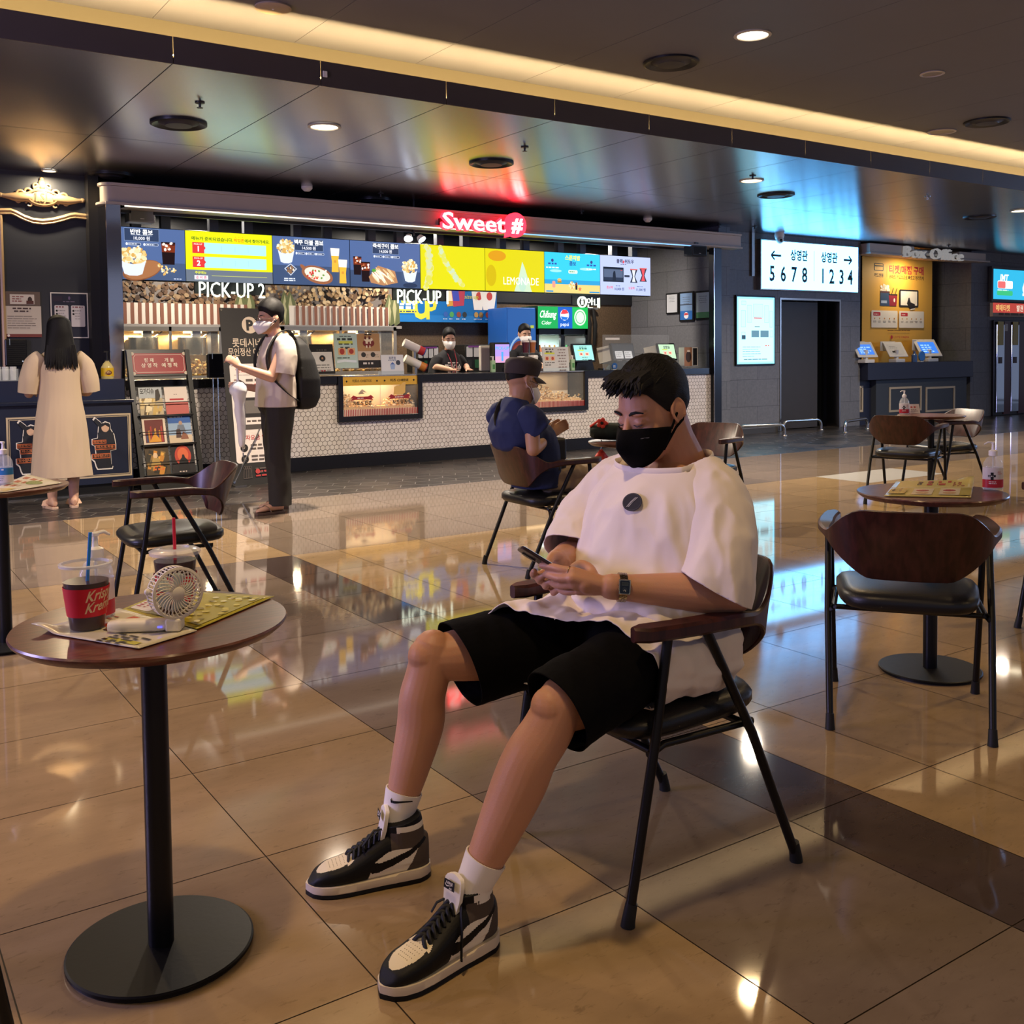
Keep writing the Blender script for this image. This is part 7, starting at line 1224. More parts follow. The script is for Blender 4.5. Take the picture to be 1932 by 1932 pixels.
# socks and shoes
SOCK = mat('#e6e0d8', rough=.9); K0 = mat('#0a0a0c', rough=.55, spec=.3, bump=.1, bs=300); W0 = mat('#e3ddd2', rough=.45, bump=.08, bs=300); TB = mat('#dccfae', rough=.45); BR = mat('#4a3f38', rough=.7); MS = mat('#d3c6b4', rough=.55)
SWO = [(.152, .088), (.158, .07), (.155, .05), (.145, .041), (.13, .041), (.1, .052), (.06, .07), (.012, .1), (.012, .093), (.055, .072), (.1, .061), (.13, .06), (.143, .064), (.147, .074)]
SWOP = [(.147, .085), (.158, .066), (.155, .05), (.145, .0415), (.128, .0415), (.095, .051), (.055, .069), (.006, .099), (.006, .107), (.06, .082), (.1, .068), (.125, .0635), (.138, .066)]
def inpoly(x, y, P_):
    c = False; j = len(P_)-1
    for i in range(len(P_)):
        if (P_[i][1] > y) != (P_[j][1] > y) and x < (P_[j][0]-P_[i][0])*(y-P_[i][1])/(P_[j][1]-P_[i][1])+P_[i][0]: c = not c
        j = i
    return c
def hx(x): return float(np.interp(x, [0, .02, .085, .105, .13, .16, .19, .215, .245, .27, .288], [.1, .115, .125, .122, .108, .09, .074, .066, .06, .048, .028]))
def wx(x): return float(np.interp(x, [0, .012, .03, .07, .11, .15, .2, .235, .262, .28, .291], [.014, .027, .036, .039, .039, .042, .046, .045, .037, .025, .006]))
def shoe(lab, org, ang, left, shank):
    o = thing('sneaker', None, None); o.parent = man; o.location = tuple(np.array(org)-MB); o.rotation_euler = (0, 0, ang)
    u = M(); rg = []
    for x in np.linspace(.002, .29, 46):
        w_, h_ = wx(x), hx(x); z0 = .02; ring = []
        for a in (2*math.pi*k/28 for k in range(28)): s_, c_ = math.sin(a), math.cos(a); nar = 1-.32*max(0, s_)**2*min(1, max(0, (h_-.05)/.06)); ring.append((x, w_*nar*math.copysign(abs(c_)**.62, c_), z0+(h_-z0)*(.5+.5*math.copysign(abs(s_)**.62, s_))))
        rg.append(ring)
    u.loft(rg, W0); u.tube([(.058, 0, .05), (.06, 0, .1), (.063, 0, .132), (.066, 0, .148)], [(.04, .052), (.041, .05), (.042, .049), (.042, .048)], W0, n=28, up=(1, 0, 0)); v, f = fuse(u, .0019, 3, .5)
    cen = np.array([v[list(q)].mean(axis=0) for q in f]); nr = normals(v, f); nz = np.array([nr[list(q), 2].mean() for q in f]); ms = [W0, K0, BR, TB, MS]; mi = []
    for (x, y, z), n_ in zip(cen, nz):
        m_ = 0
        edge = hx(x)-z if .08 < x < .2 else 1
        if x > .172: m_ = 3 if (abs(y) < .03*math.sqrt(max(0, 1-((x-.222)/.047)**2))+(.008 if x < .2 else 0) and n_ > .15 and x > .184) else 1
        elif x > .098 and (edge < .036 and z < .125): m_ = 1
        elif x > .147+(.05-z)*.35: m_ = 1
        elif z > .093+.25*max(0, .04-abs(x-.06))*0 and x < .108: m_ = 2 if z < .128-.1*max(0, x-.07) else (0 if z < .141 and x < .085 else 1)
        elif x < .062-(z-.03)*.55 and z < .094: m_ = 2
        elif z > .088 and x < .1: m_ = 2
        if inpoly(x, z, SWOP) and x < .16 and abs(y) > .018: m_ = 1
        mi.append(m_)
    skin(v, f, W0, 'upper', o, mats=ms, fmat=mi)
    def soleloft(z0, z1, g, m): 
        pts = [(x, wx(x)+g) for x in np.linspace(.0, .291, 30)]; ol = [(-g, 0)]+[(x, -y) for x, y in pts]+[(.291+g, 0)]+[(x, y) for x, y in pts[::-1]]; return M().loft([[(x, y, z0) for x, y in ol], [(x*1., y*1.04, z0+.003) for x, y in ol], [(x, y*1.0, z1+(.006 if x < .09 else 0)) for x, y in ol]], m, True)
    soleloft(0, .011, .004, K0).build('outsole', o); soleloft(.0095, .027, .0036, MS).build('midsole', o)
    lc = M(); xs_ = np.linspace(.112, .186, 7)
    for i, x in enumerate(xs_):
        z = hx(x)+.002; wd = .019+.003*i/6; a, b_ = ((x, -wd, z-.009), (x+.0, wd, z-.009)); lc.tube([a, (x-.006, -wd*.4, z+.004), (x+.001, 0, z+.006), (x+.008, wd*.4, z+.004), (x+.0125, wd, z-.012)], [(.0054, .0026)]*5, K0, n=8); lc.tube([b_, (x-.006, wd*.4, z+.005), (x+.001, 0, z+.008), (x+.008, -wd*.4, z+.004), (x+.0125, -wd, z-.012)], [(.0054, .0026)]*5, K0, n=8)
    s_ = 1 if left else -1
    if left: lc.tube([(.105, .02, .128), (.118, .035, .115), (.125, .046, .085), (.13, .05, .05), (.132, .052, .03)], [(.005, .0022)]*5, K0, n=8, up=(1, 0, 0)); lc.tube([(.105, -.015, .13), (.13, -.03, .118), (.14, -.035, .1)], [(.004, .002)]*3, K0, n=8)
    else: lc.tube([(.106, .01, .13), (.135, .02, .135), (.165, .028, .105), (.16, .03, .09)], [(.004, .002)]*4, K0, n=8)
    lc.build('laces', o)
    tg = M(); tg.loft([[(x-.006+dx, y*wf, z+.004*math.cos(y*90)) for y, dx in [(yy, 0) for yy in np.linspace(-.027, .027, 9)]+[(yy, .009) for yy in np.linspace(.027, -.027, 9)]] for x, z, wf in ((.118, .112, .8), (.112, .135, .95), (.109, .155, 1.), (.106, .172, .96), (.104, .178, .8))], W0); tg.build('tongue', o, sharp=60)
    q = M(); q.T = Matrix.Translation((.1125, 0, .1615)) @ Matrix.Rotation(rad(90), 4, 'Z') @ Matrix.Rotation(rad(82), 4, 'X') @ Matrix.Translation((0, 0, .007)); q.rect(-.017, -.009, .034, .019, K0).txt('NIKE', 0, .0015, .0055, W0, bold=.02, shear=.2, fit=.021).poly([(-.013, .002), (-.008, -.002), (.01, .0015), (-.007, -.0045), (-.013, -.001)], W0).txt('AIR', .005, -.0075, .0042, W0, bold=.02, shear=.2); q.build('tongue_label', o, rec=False)
    q = M(); pm = mat('#6a5c40', rough=.8); bvh = BVHTree.FromPolygons([tuple(p) for p in v], f)
    for i in range(6):
        for j in range(-3, 4):
            x = .197+.0085*i; y = j*.0078*(1-.06*i)+(.0035 if i % 2 else 0); hit = bvh.ray_cast(Vector((x, y, .2)), Vector((0, 0, -1)))
            if hit[0] and abs(y) < .027-.002*i: q.ell(hit[0], (.0011, .0011, .0006), pm, 6, 4)
    q.build('toe_perforations', o)
    sk = M(); L_ = [q for q in shank if .112 < q[2] < .262]; rg = []
    L_ = L_+[L_[0]*0]; L_ = L_[:-1]
    bse = M(); bse.tube([q[:3] for q in L_], [1]*len(L_), SOCK, n=80, up=(0, 1, 0), cap=False); z_top = .205 if left else .208
    for i, q in enumerate(L_):
        for j in ((0,) if q[2] < z_top else ()): rg.append([tuple(q[:3]+(np.array(p)-q[:3])*(max(q[3], .0335)+.004+(.0009 if k % 2 else -.0003))) for k, p in enumerate(bse.v[i*80:i*80+80])])
    q = np.array(rg[0]).mean(axis=0); rg.insert(0, [tuple(q+(np.array(p)-q)*.93) for p in rg[0]])
    sk.loft(rg, SOCK, True, False); so_ = sk.build('sock', man, loc=nb, sharp=80)
    return o, so_, rg
sL, kL, rL = shoe(None, (1.142, 1.786, 0), rad(188), True, legs[0]); sR, kR, rR = shoe(None, (1.166, 2.113, 0), rad(164), False, legs[1])
def sockmark(so_, px, py, s, rot):
    vv = [Vector(p) for p in [so_.data.vertices[i].co for i in range(len(so_.data.vertices))]]; bb = BVHTree.FromPolygons([tuple(p) for p in vv], [tuple(p.vertices) for p in so_.data.polygons]); q = M()
    up_ = [(-.030, .012), (-.031, .004), (-.022, .001), (-.008, .0), (.012, .0005), (.036, .001)]; dn = [(-.034, .006), (-.033, -.004), (-.022, -.007), (-.008, -.0065), (.012, -.0045), (.036, -.002)]; out = []
    for i in range(21):
        t_ = i/20*5; k = min(4, int(t_)); u_ = t_-k
        for Q in (up_, dn):
            x, y = px+(Q[k][0]*(1-u_)+Q[k+1][0]*u_)*s, py-(Q[k][1]*(1-u_)+Q[k+1][1]*u_)*s; d = Vector(ray(x, y)).normalized(); r_ = bb.ray_cast(Vector(EYE), d)
            if r_[0] is None: return
            out.append(tuple(r_[0]-d*.002))
    q.add(out, [(2*i, 2*i+1, 2*i+3, 2*i+2) for i in range(20)], K0); q.build('swoosh_mark', so_, rec=False)
sockmark(kR, 757, 1512, 600, 0)
# watch, ring, phone
wd = (np.array((1.475, 1.785, .718))-np.array((1.72, 1.642, .692))); wd /= np.linalg.norm(wd); wc = np.array((1.475, 1.785, .718))-wd*.022; SV = mat('#b8a888', rough=.22, metal=1)
tv = np.array((-_f[0], -_f[1], .25)); tv = tv-wd*(tv@wd); tv /= np.linalg.norm(tv); sv_ = np.cross(tv, wd)
wt = thing('wristwatch', None, None); wt.parent = man; wt.matrix_basis = Matrix(((wd[0], sv_[0], tv[0], wc[0]-MB[0]), (wd[1], sv_[1], tv[1], wc[1]-MB[1]), (wd[2], sv_[2], tv[2], wc[2]-MB[2]), (0, 0, 0, 1)))
bd = M(); n = 44
for k in range(n):
    a0 = 2*math.pi*k/n; 
    for i in range(3): R0 = .0315; p = Vector((-.0065+.0065*i, .0335*math.cos(a0+(.07 if i == 1 else 0)), .0315*math.sin(a0+(.07 if i == 1 else 0)))); bd.T = Matrix.Translation(p*.95) @ Matrix.Rotation(a0, 4, 'X'); bd.box((0, 0, 0), (.0055, .0036, .0034), SV)
bd.T = None; bd.build('link_band', wt); M().bx(-.0135, .0135, -.017, .017, .030, .0375, SV).bx(-.016, .016, -.006, -.003, .031, .035, SV).bx(-.016, .016, .004, .007, .031, .035, SV).build('watch_case', wt, bevel=.0015)
q = M(); q.rr(-.0112, -.0145, .0224, .029, .003, mat('#0d0f10', rough=.08)).oval(0, .006, .006, .006, mat('#23282a', rough=.1), 20).line((0, .006), (.003, .009), .0007, W0).line((0, .006), (-.002, .01), .0007, W0).rect(-.008, -.011, .016, .008, mat('#39403c', rough=.1)).txt('12:58', 0, -.0095, .0045, mat('#0c0f0d')); q.build('watch_face', wt, loc=(0, 0, .0377), rec=False)
rp = (kn_i*.72+np.array(PW(1058, 1074, 1.862))*.28); rd_ = np.array(PW(1058, 1074, 1.862))-kn_i; rd_ /= np.linalg.norm(rd_); rm = M(); e1 = np.cross(rd_, (0, 0, 1.)); e1 /= np.linalg.norm(e1); e2 = np.cross(rd_, e1)
rm.tube([tuple(rp+(e1*math.cos(a)+e2*math.sin(a))*.0118) for a in (2*math.pi*k/24 for k in range(25))], .0011, SV, n=6, cap=False); rm.build('finger_ring', man, loc=nb)
A_ = np.array(PW(993, 1041, 1.945)); B_ = np.array(PW(1068, 1087, 1.893)); L_ = (B_-A_); Ln = np.linalg.norm(L_); yx = -L_/Ln; nn = np.array((.62, -.05, .8)); nn = nn-yx*(nn@yx); nn /= np.linalg.norm(nn); xx = np.cross(yx, nn); pc = (A_+B_)/2
ph = bpy.data.objects.new('smartphone', None); C.objects.link(ph); ph.matrix_world = Matrix(((xx[0], yx[0], nn[0], pc[0]), (xx[1], yx[1], nn[1], pc[1]), (xx[2], yx[2], nn[2], pc[2]), (0, 0, 0, 1))); tag(ph, 'dark smartphone held in both hands by the man in the white T-shirt', 'phone')
PH = .148; PWd = .071; rg = [[(x*PWd/2, y*PH/2, z) for x, y in [(math.copysign(abs(math.cos(a))**.3, math.cos(a)), math.copysign(abs(math.sin(a))**.2, math.sin(a))) for a in (2*math.pi*k/40 for k in range(40))]] for z in (-.0042, .0036)]
M().loft(rg, mat('#4a3a3c', rough=.18, metal=.7)).build('case', ph, bevel=.002); M().rr(-PWd/2+.003, -PH/2+.004, PWd-.006, PH-.008, .007, mat('#b8c4e0', emit=.9)).build('screen', ph, loc=(0, 0, .0039), rec=False); M().rr(.008, PH/2-.05, .02, .036, .006, mat('#111114', rough=.2)).build('camera_bump', ph, loc=(0, 0, -.0062), rec=False, solid=.002)
# ------------------------------------------------------------------ the other people
def lo_short(az):
    a = abs((az+math.pi) % (2*math.pi)-math.pi); return float(np.interp(a, [0, .5, .9, 1.2, 1.4, 1.6, 1.9, 2.2, 2.7, 3.15], [.42, .38, .2, -.1, -.3, -.05, -.15, -.55, -.9, -1.0]))
class Fig:
    def __init__(s, lab, base, skin_=SKIN2):
        s.o = thing('person', lab, 'person', tuple(base)); s.B = np.array(base, float); s.nb = tuple(-s.B); s.b = M(); s.sk = skin_
    def head(s, p, yaw, pitch, k=1.):
        s.HT = Matrix.Translation(p) @ Matrix.Rotation(rad(yaw), 4, 'Z') @ Matrix.Rotation(rad(pitch), 4, 'Y') @ Matrix.Scale(k, 4); s.b.T = s.HT; headparts(s.b, s.sk); s.b.T = None
    def limb(s, pts, r, up=(0, 0, 1)): stube(s.b, pts, r, s.sk, 4, n=14, round_=True, up=up)
    def hand(s, w_, d, side, r=.0085, grip=0.):
        w_ = np.array(w_, float); d = np.array(d, float); d /= np.linalg.norm(d); side = np.array(side, float); side = side-d*(side@d); side /= np.linalg.norm(side); nn = np.cross(d, side)
        s.b.tube([w_, w_+d*.045, w_+d*.085], [(.026, .018), (.036, .016), (.036, .013)], s.sk, up=nn, n=14, round_=True)
        for k in range(4): a = w_+d*.08+side*(.027-.018*k); L_ = (.07, .078, .073, .058)[k]; s.b.tube([a, a+d*L_*.5+nn*grip*.02, a+d*L_*(.9-grip*.5)+nn*grip*.055], [r, r*.92, r*.75], s.sk, n=8, round_=True)
        s.b.tube([w_+d*.02+side*.025, w_+d*.055+side*.05+nn*.008, w_+d*.085+side*.05+nn*.022], [r*1.25, r*1.1, r*.85], s.sk, n=8, round_=True)
    def done(s, vox=.006): v, f = fuse(s.b, vox, 4, .5); v, f = largest(v, f); skin(v, f, s.sk, 'body', s.o, loc=s.nb)
    def cloth(s, name, pieces, m, vox=.009, cuts=(), wr=None, solid=.004, smooth=4, label=None, sleeves=()):
        q = M()
        for p in pieces:
            if p[0] == 'e': q.ell(p[1], p[2], m)
            else: stube(q, p[1], p[2], m, 4, up=p[3] if len(p) > 3 else (0, 0, 1), n=26)
        v, f = fuse(q, vox, smooth, .5); s.slv = sleeves
        if cuts: v, f = cut(v, f, cuts)
        if wr: v = wrinkle(v, f, *wr)
        o = skin(v, f, m, name, s.o, loc=s.nb, label=label)
        if cuts: w_ = o.modifiers.new('s', 'SOLIDIFY'); w_.thickness = solid; w_.offset = -1
        s.last = (v, f)
        for pts, r, pl in sleeves:
            q = M(); stube(q, pts, r, m, 4, n=26); a, b2 = fuse(q, vox*.8, 3, .5); a, b2 = cut(a, b2, [(pl[0], pl[1], lambda c: True)]); 
            if wr: a = wrinkle(a, b2, wr[0]*.8, *wr[1:3])
            q = skin(a, b2, m, 'sleeve', o); w_ = q.modifiers.new('s', 'SOLIDIFY'); w_.thickness = solid; w_.offset = -1
        return o
    def hair(s, lo, thick=1.1, top=.03, seed=1): q = M(); q.T = s.HT; haircap(q, HAIR, lo, thick, top, seed); return q
    def glasses(s, m=BLK):
        q = M(); q.T = s.HT
        for k in (-1, 1): q.tube([(.112+.002*math.cos(a), k*.034+.024*math.cos(a), -.002+.018*math.sin(a)) for a in (2*math.pi*j/20 for j in range(21))], .0018, m, n=6, cap=False).tube([(.108, k*.058, .004), (.05, k*.08, .008), (-.005, k*.087, .012)], .0018, m, n=6)
        q.tube([(.115, -.012, .002), (.116, .012, .002)], .0018, m, n=6); q.build('glasses', s.o, loc=s.nb)
def shoes(fig, pts, m, sole, name='sandal'):
    for x, y, ang in pts:
        q = M(); q.T = Matrix.Translation((x, y, 0)) @ Matrix.Rotation(rad(ang), 4, 'Z'); ol = [(-.075, .0), (-.07, .025), (-.03, .032), (.06, .04), (.13, .043), (.175, .03), (.188, 0), (.175, -.03), (.13, -.04), (.06, -.036), (-.03, -.032), (-.07, -.025)]
        q.prism(ol, 0, .022, sole); q.tube([(.06, -.044, .02), (.075, -.03, .052), (.08, 0, .062), (.075, .03, .052), (.06, .044, .02)], [(.03, .004)]*5, m, n=8, up=(0, 0, 1)); q.build(name, fig.o, loc=fig.nb, bevel=.004)
        fig.b.T = q.T; fig.b.loft([[(x_, w_*math.cos(t), .022+h_*(.5+.5*math.sin(t))) for t in (2*math.pi*k/12 for k in range(12))] for x_, w_, h_ in ((-.065, .02, .05), (-.04, .03, .075), (0, .032, .08), (.05, .034, .06), (.11, .038, .04), (.15, .034, .028), (.172, .02, .018))], fig.sk); fig.b.T = None
# woman at the self-service counter, seen from behind
x, y = 1.62, 9.24; g = Fig('long-haired woman in a cream dress standing with her back turned at the navy counter', (x, y, 0))
g.head((x, y+.01, 1.49), 90, 12, .96); UP = (0, 1, 0)
g.limb([(x, y, 1.2), (x, y, 1.33), (x, y+.01, 1.46)], [.09, .055, .05]); g.limb([(x, y, .9), (x, y, 1.1), (x, y, 1.25)], [(.13, .09), (.13, .09), (.14, .08)], UP)
for s_ in (-1, 1): g.limb([(x+s_*.07, y, .9), (x+s_*.085, y, .5), (x+s_*.085, y-.01, .33), (x+s_*.085, y, .18), (x+s_*.085, y, .06)], [.08, .058, .056, .043, .036]); g.limb([(x+s_*.19, y, 1.24), (x+s_*.235, y+.02, 1.0), (x+s_*.2, y+.22, .97)], [.045, .04, .027]); g.hand((x+s_*.2, y+.22, .97), (-.15*s_, 1, -.05), (-s_, 0, 0))
shoes(g, ((x-.085, y+.0, 98), (x+.085, y-.01, 82)), mat('#d8b49a', rough=.5), mat('#c8a890')); g.done()
DR = mat('#b8a48c', rough=.85, bump=.1, bs=200)
g.cloth('dress', [('t', [(x, y, .22), (x, y, .45), (x, y, .75), (x, y, .93), (x, y, 1.08), (x, y, 1.2), (x, y, 1.29), (x, y, 1.36)], [(.245, .17), (.225, .155), (.195, .14), (.172, .125), (.168, .12), (.185, .115), (.15, .09), (.07, .06)], UP)], DR, cuts=[((x, y, .27), (0, 0, -1), lambda c: c.z < .4)], sleeves=[([(x+s_*.13, y, 1.285), (x+s_*.185, y, 1.225), (x+s_*.225, y+.01, 1.1), (x+s_*.24, y+.03, .97), (x+s_*.245, y+.04, .9)], [.066, .078, .084, .08, .078], ((x+s_*.24, y+.03, .985), (.1*s_, .1, -.99))) for s_ in (-1, 1)], wr=(.012, (9, 9, 1.6), 2., True, lambda p: max(0, min(1, (1.0-p[2])/.4))))
h = M(); rn = random.Random(2); h.T = None; R_ = lambda a, z: (x+a[0], y+a[1], z)
stube(h, [(x, y-.045, 1.615), (x, y-.05, 1.58), (x, y-.055, 1.5), (x, y-.07, 1.4), (x, y-.09, 1.3), (x, y-.1, 1.22)], [(.05, .06), (.088, .09), (.1, .1), (.112, .075), (.128, .045), (.13, .025)], HAIR, 5, up=UP, n=28)
h.T = g.HT; haircap(h, HAIR, lambda az: float(np.interp(abs((az+math.pi) % (2*math.pi)-math.pi), [0, .6, 1.2, 1.6, 3.15], [.45, .3, -.3, -.7, -1.0])), 1.2, .022, 7); h.T = None
for k in range(60): a = rn.uniform(-1, 1); x0 = x+a*.115; y0 = y-.105-.02*math.cos(a*1.5); h.tube([(x0*.9+x*.1, y0, 1.38), (x0, y0-.01, 1.27), (x+a*.13, y0-.005+.01*rn.random(), 1.2-.03*rn.random())], [.012, .011, .002], HAIR, n=5)
h.build('hair', g.o, loc=g.nb, rec=False, sharp=70)
# standing man with backpack, facing left
x, y = 3.02, 7.92; g = Fig('standing man in white T-shirt and dark trousers wearing a black backpack, facing left', (x, y, 0)); FW_ = (-1, 0, 0)
g.head((x-.035, y, 1.565), 183, 3, .97); g.limb([(x+.02, y, 1.3), (x+.01, y, 1.42), (x-.02, y, 1.52)], [.1, .062, .056]); g.limb([(x, y, .9), (x, y, 1.1), (x+.01, y, 1.34)], [(.13, .09), (.13, .09), (.14, .08)], FW_)
eA = np.array(WY(512, 712, 7.72)); hA = np.array(WY(452, 692, 7.74)); g.limb([(x+.02, y-.185, 1.37), (eA+np.array((x+.02, y-.185, 1.37)))/2, eA], [.052, .046, .04]); g.limb([eA, eA*.6+hA*.4, hA], [.041, .038, .026]); g.hand(hA, (-.6, .1, .55), (0, .3, 1), grip=1.)
g.limb([(x+.02, y+.185, 1.37), (x+.03, y+.22, 1.15), (x-.05, y+.2, 1.0)], [.05, .045, .036]); g.limb([(x-.05, y+.2, 1.0), (x-.2, y+.17, 1.02)], [.036, .027]); g.hand((x-.2, y+.17, 1.02), (-1, -.1, .1), (0, 0, 1), grip=.6)
for s_ in (-1, 1): g.limb([(x, y+.07*s_, .92), (x+.02*s_, y+.085*s_, .5), (x+.03*s_, y+.085*s_, .07)], [.07, .055, .036])
shoes(g, ((x-.06, y-.1, 186), (x+.05, y+.11, 176)), mat('#8a7460', rough=.6), mat('#5a4638'), 'sandal'); g.done(); g.glasses(mat('#5a5048', rough=.3, metal=.6))
WM = mat('#dedcd8', rough=.7); maskmesh(g.o, g.HT, g.nb, WM, WM, white=True); face_bits(g.o, g.HT, g.nb); q = g.hair(lambda az: lo_short(az)-.05, 1.4, .04, 4); q.build('hair', g.o, loc=g.nb, rec=False, sharp=70)
g.cloth('tshirt', [('t', [(x+.0, y, .83), (x+.0, y, .95), (x+.005, y, 1.1), (x+.015, y, 1.25), (x+.02, y, 1.36), (x+.02, y, 1.42), (x+.02, y, 1.47)], [(.215, .155), (.215, .15), (.21, .14), (.212, .135), (.185, .11), (.12, .085), (.078, .072)], FW_)], mat('#c2b6aa', rough=.85), cuts=[((x, y, .86), (0, 0, -1), lambda c: c.z < .95), ((x+.02, y, 1.44), (-.2, 0, .98), lambda c: c.z > 1.4)], wr=(.012, (9, 9, 4), 4.), sleeves=[([(x+.02, y-.12, 1.385), (x+.02, y-.19, 1.33), (x+.005, y-.215, 1.2), (x-.015, y-.225, 1.1), (x-.03, y-.23, 1.02)], [.07, .08, .082, .082, .082], ((x-.01, y-.222, 1.12), (-.2, -.05, -.98))), ([(x+.02, y+.12, 1.385), (x+.02, y+.19, 1.33), (x+.03, y+.215, 1.2), (x+.02, y+.225, 1.08)], [.07, .08, .082, .08], ((x+.025, y+.22, 1.13), (0, .05, -1)))])
TR = mat('#27241f', rough=.85); g.cloth('trousers', [('e', (x+.01, y, .88), (.15, .185, .12)), ('t', [(x+.0, y-.085, .88), (x-.03, y-.09, .5), (x-.02, y-.095, .2), (x-.025, y-.1, .03)], [.118, .098, .088, .085]), ('t', [(x+.02, y+.085, .88), (x+.03, y+.09, .5), (x+.05, y+.1, .2), (x+.055, y+.1, .03)], [.118, .098, .088, .085])], TR, cuts=[((x, y, .065), (0, 0, -1), lambda c: c.z < .2)], wr=(.01, (11, 11, 4), 6.))
bp = Matrix.Translation((x+.27, y-.02, 1.13)); BG_ = mat('#101012', rough=.8, bump=.25, bs=160); v_ = M()
v_.loft([[(x+.14+dx+ddx*(max(0, math.cos(a)))**.7, y-.02+w_*math.copysign(abs(math.sin(a))**.7, math.sin(a)), z) for a in (2*math.pi*k/32 for k in range(32)) for ddx in ((d_ if math.cos(a) > 0 else -.03),)] for z, w_, d_, dx in ((.83, .08, .1, .03), (.85, .13, .17, .01), (.93, .165, .215, 0), (1.08, .175, .215, 0), (1.24, .165, .17, 0), (1.36, .13, .11, 0), (1.42, .07, .05, .0))], BG_); v, f = fuse(v_, .009, 6, .5); pk = skin(v, f, BG_, 'backpack', g.o, loc=g.nb)
st = M()
for s_ in (-1, 1): stube(st, [(x+.13, y+s_*.1, 1.4), (x+.06, y+s_*.12, 1.475), (x-.04, y+s_*.125, 1.43), (x-.118, y+s_*.13, 1.28), (x-.1, y+s_*.16, 1.12), (x+.0, y+s_*.205, .98), (x+.14, y+s_*.13, .9)], [(.028, .006)]*7, BG_, 5, n=10, up=(0, 0, 1))
st.build('shoulder_straps', g.o, loc=g.nb); M().tube([(x+.14, y-.03, 1.42), (x+.16, y-.02, 1.47), (x+.14, y, 1.48), (x+.13, y+.02, 1.42)], .008, BG_, n=8).build('carry_loop', pk); q = M(); q.tube([(x-.02, y-.088, 1.56), (x-.03, y-.092, 1.545)], .008, BLK, n=10, round_=True).build('earphone', g.o, loc=g.nb)
# umbrella hanging from his hand
u = np.array(hA)+np.array((-.06, .0, .05)); top = np.array(WY(447, 690, 7.74)); bot = np.array(WY(459, 858, 7.74)); o = thing('umbrella', 'folded translucent white umbrella hanging from the standing man\'s hand', 'umbrella', tuple(bot)); UC = mat('#d8d8dc', rough=.35, alpha=.85)
t = top-bot; stube(M(), [(0, 0, 0), (0, 0, .1)], [.01, .01], UC); q = M(); stube(q, [tuple(t*k) for k in (0, .08, .12, .4, .62, .72, .8, .84)], [.006, .008, .026, .042, .05, .072, .05, .012], UC, 5, n=18); v, f = np.array(q.v), q.f; v = wrinkle(v, f, .012, (30, 30, 6), 2.); skin(v, f, UC, 'canopy', o); M().tube([tuple(t*.8), tuple(t*.98), tuple(t*1.02+np.array((-.02, 0, .01))), tuple(t*1.0+np.array((-.045, 0, 0)))], .009, mat('#e4e2de', rough=.4), n=10).build('handle', o); M().cyl((0, 0, -.02), tuple(t*.02), .005, STEEL).build('tip', o)
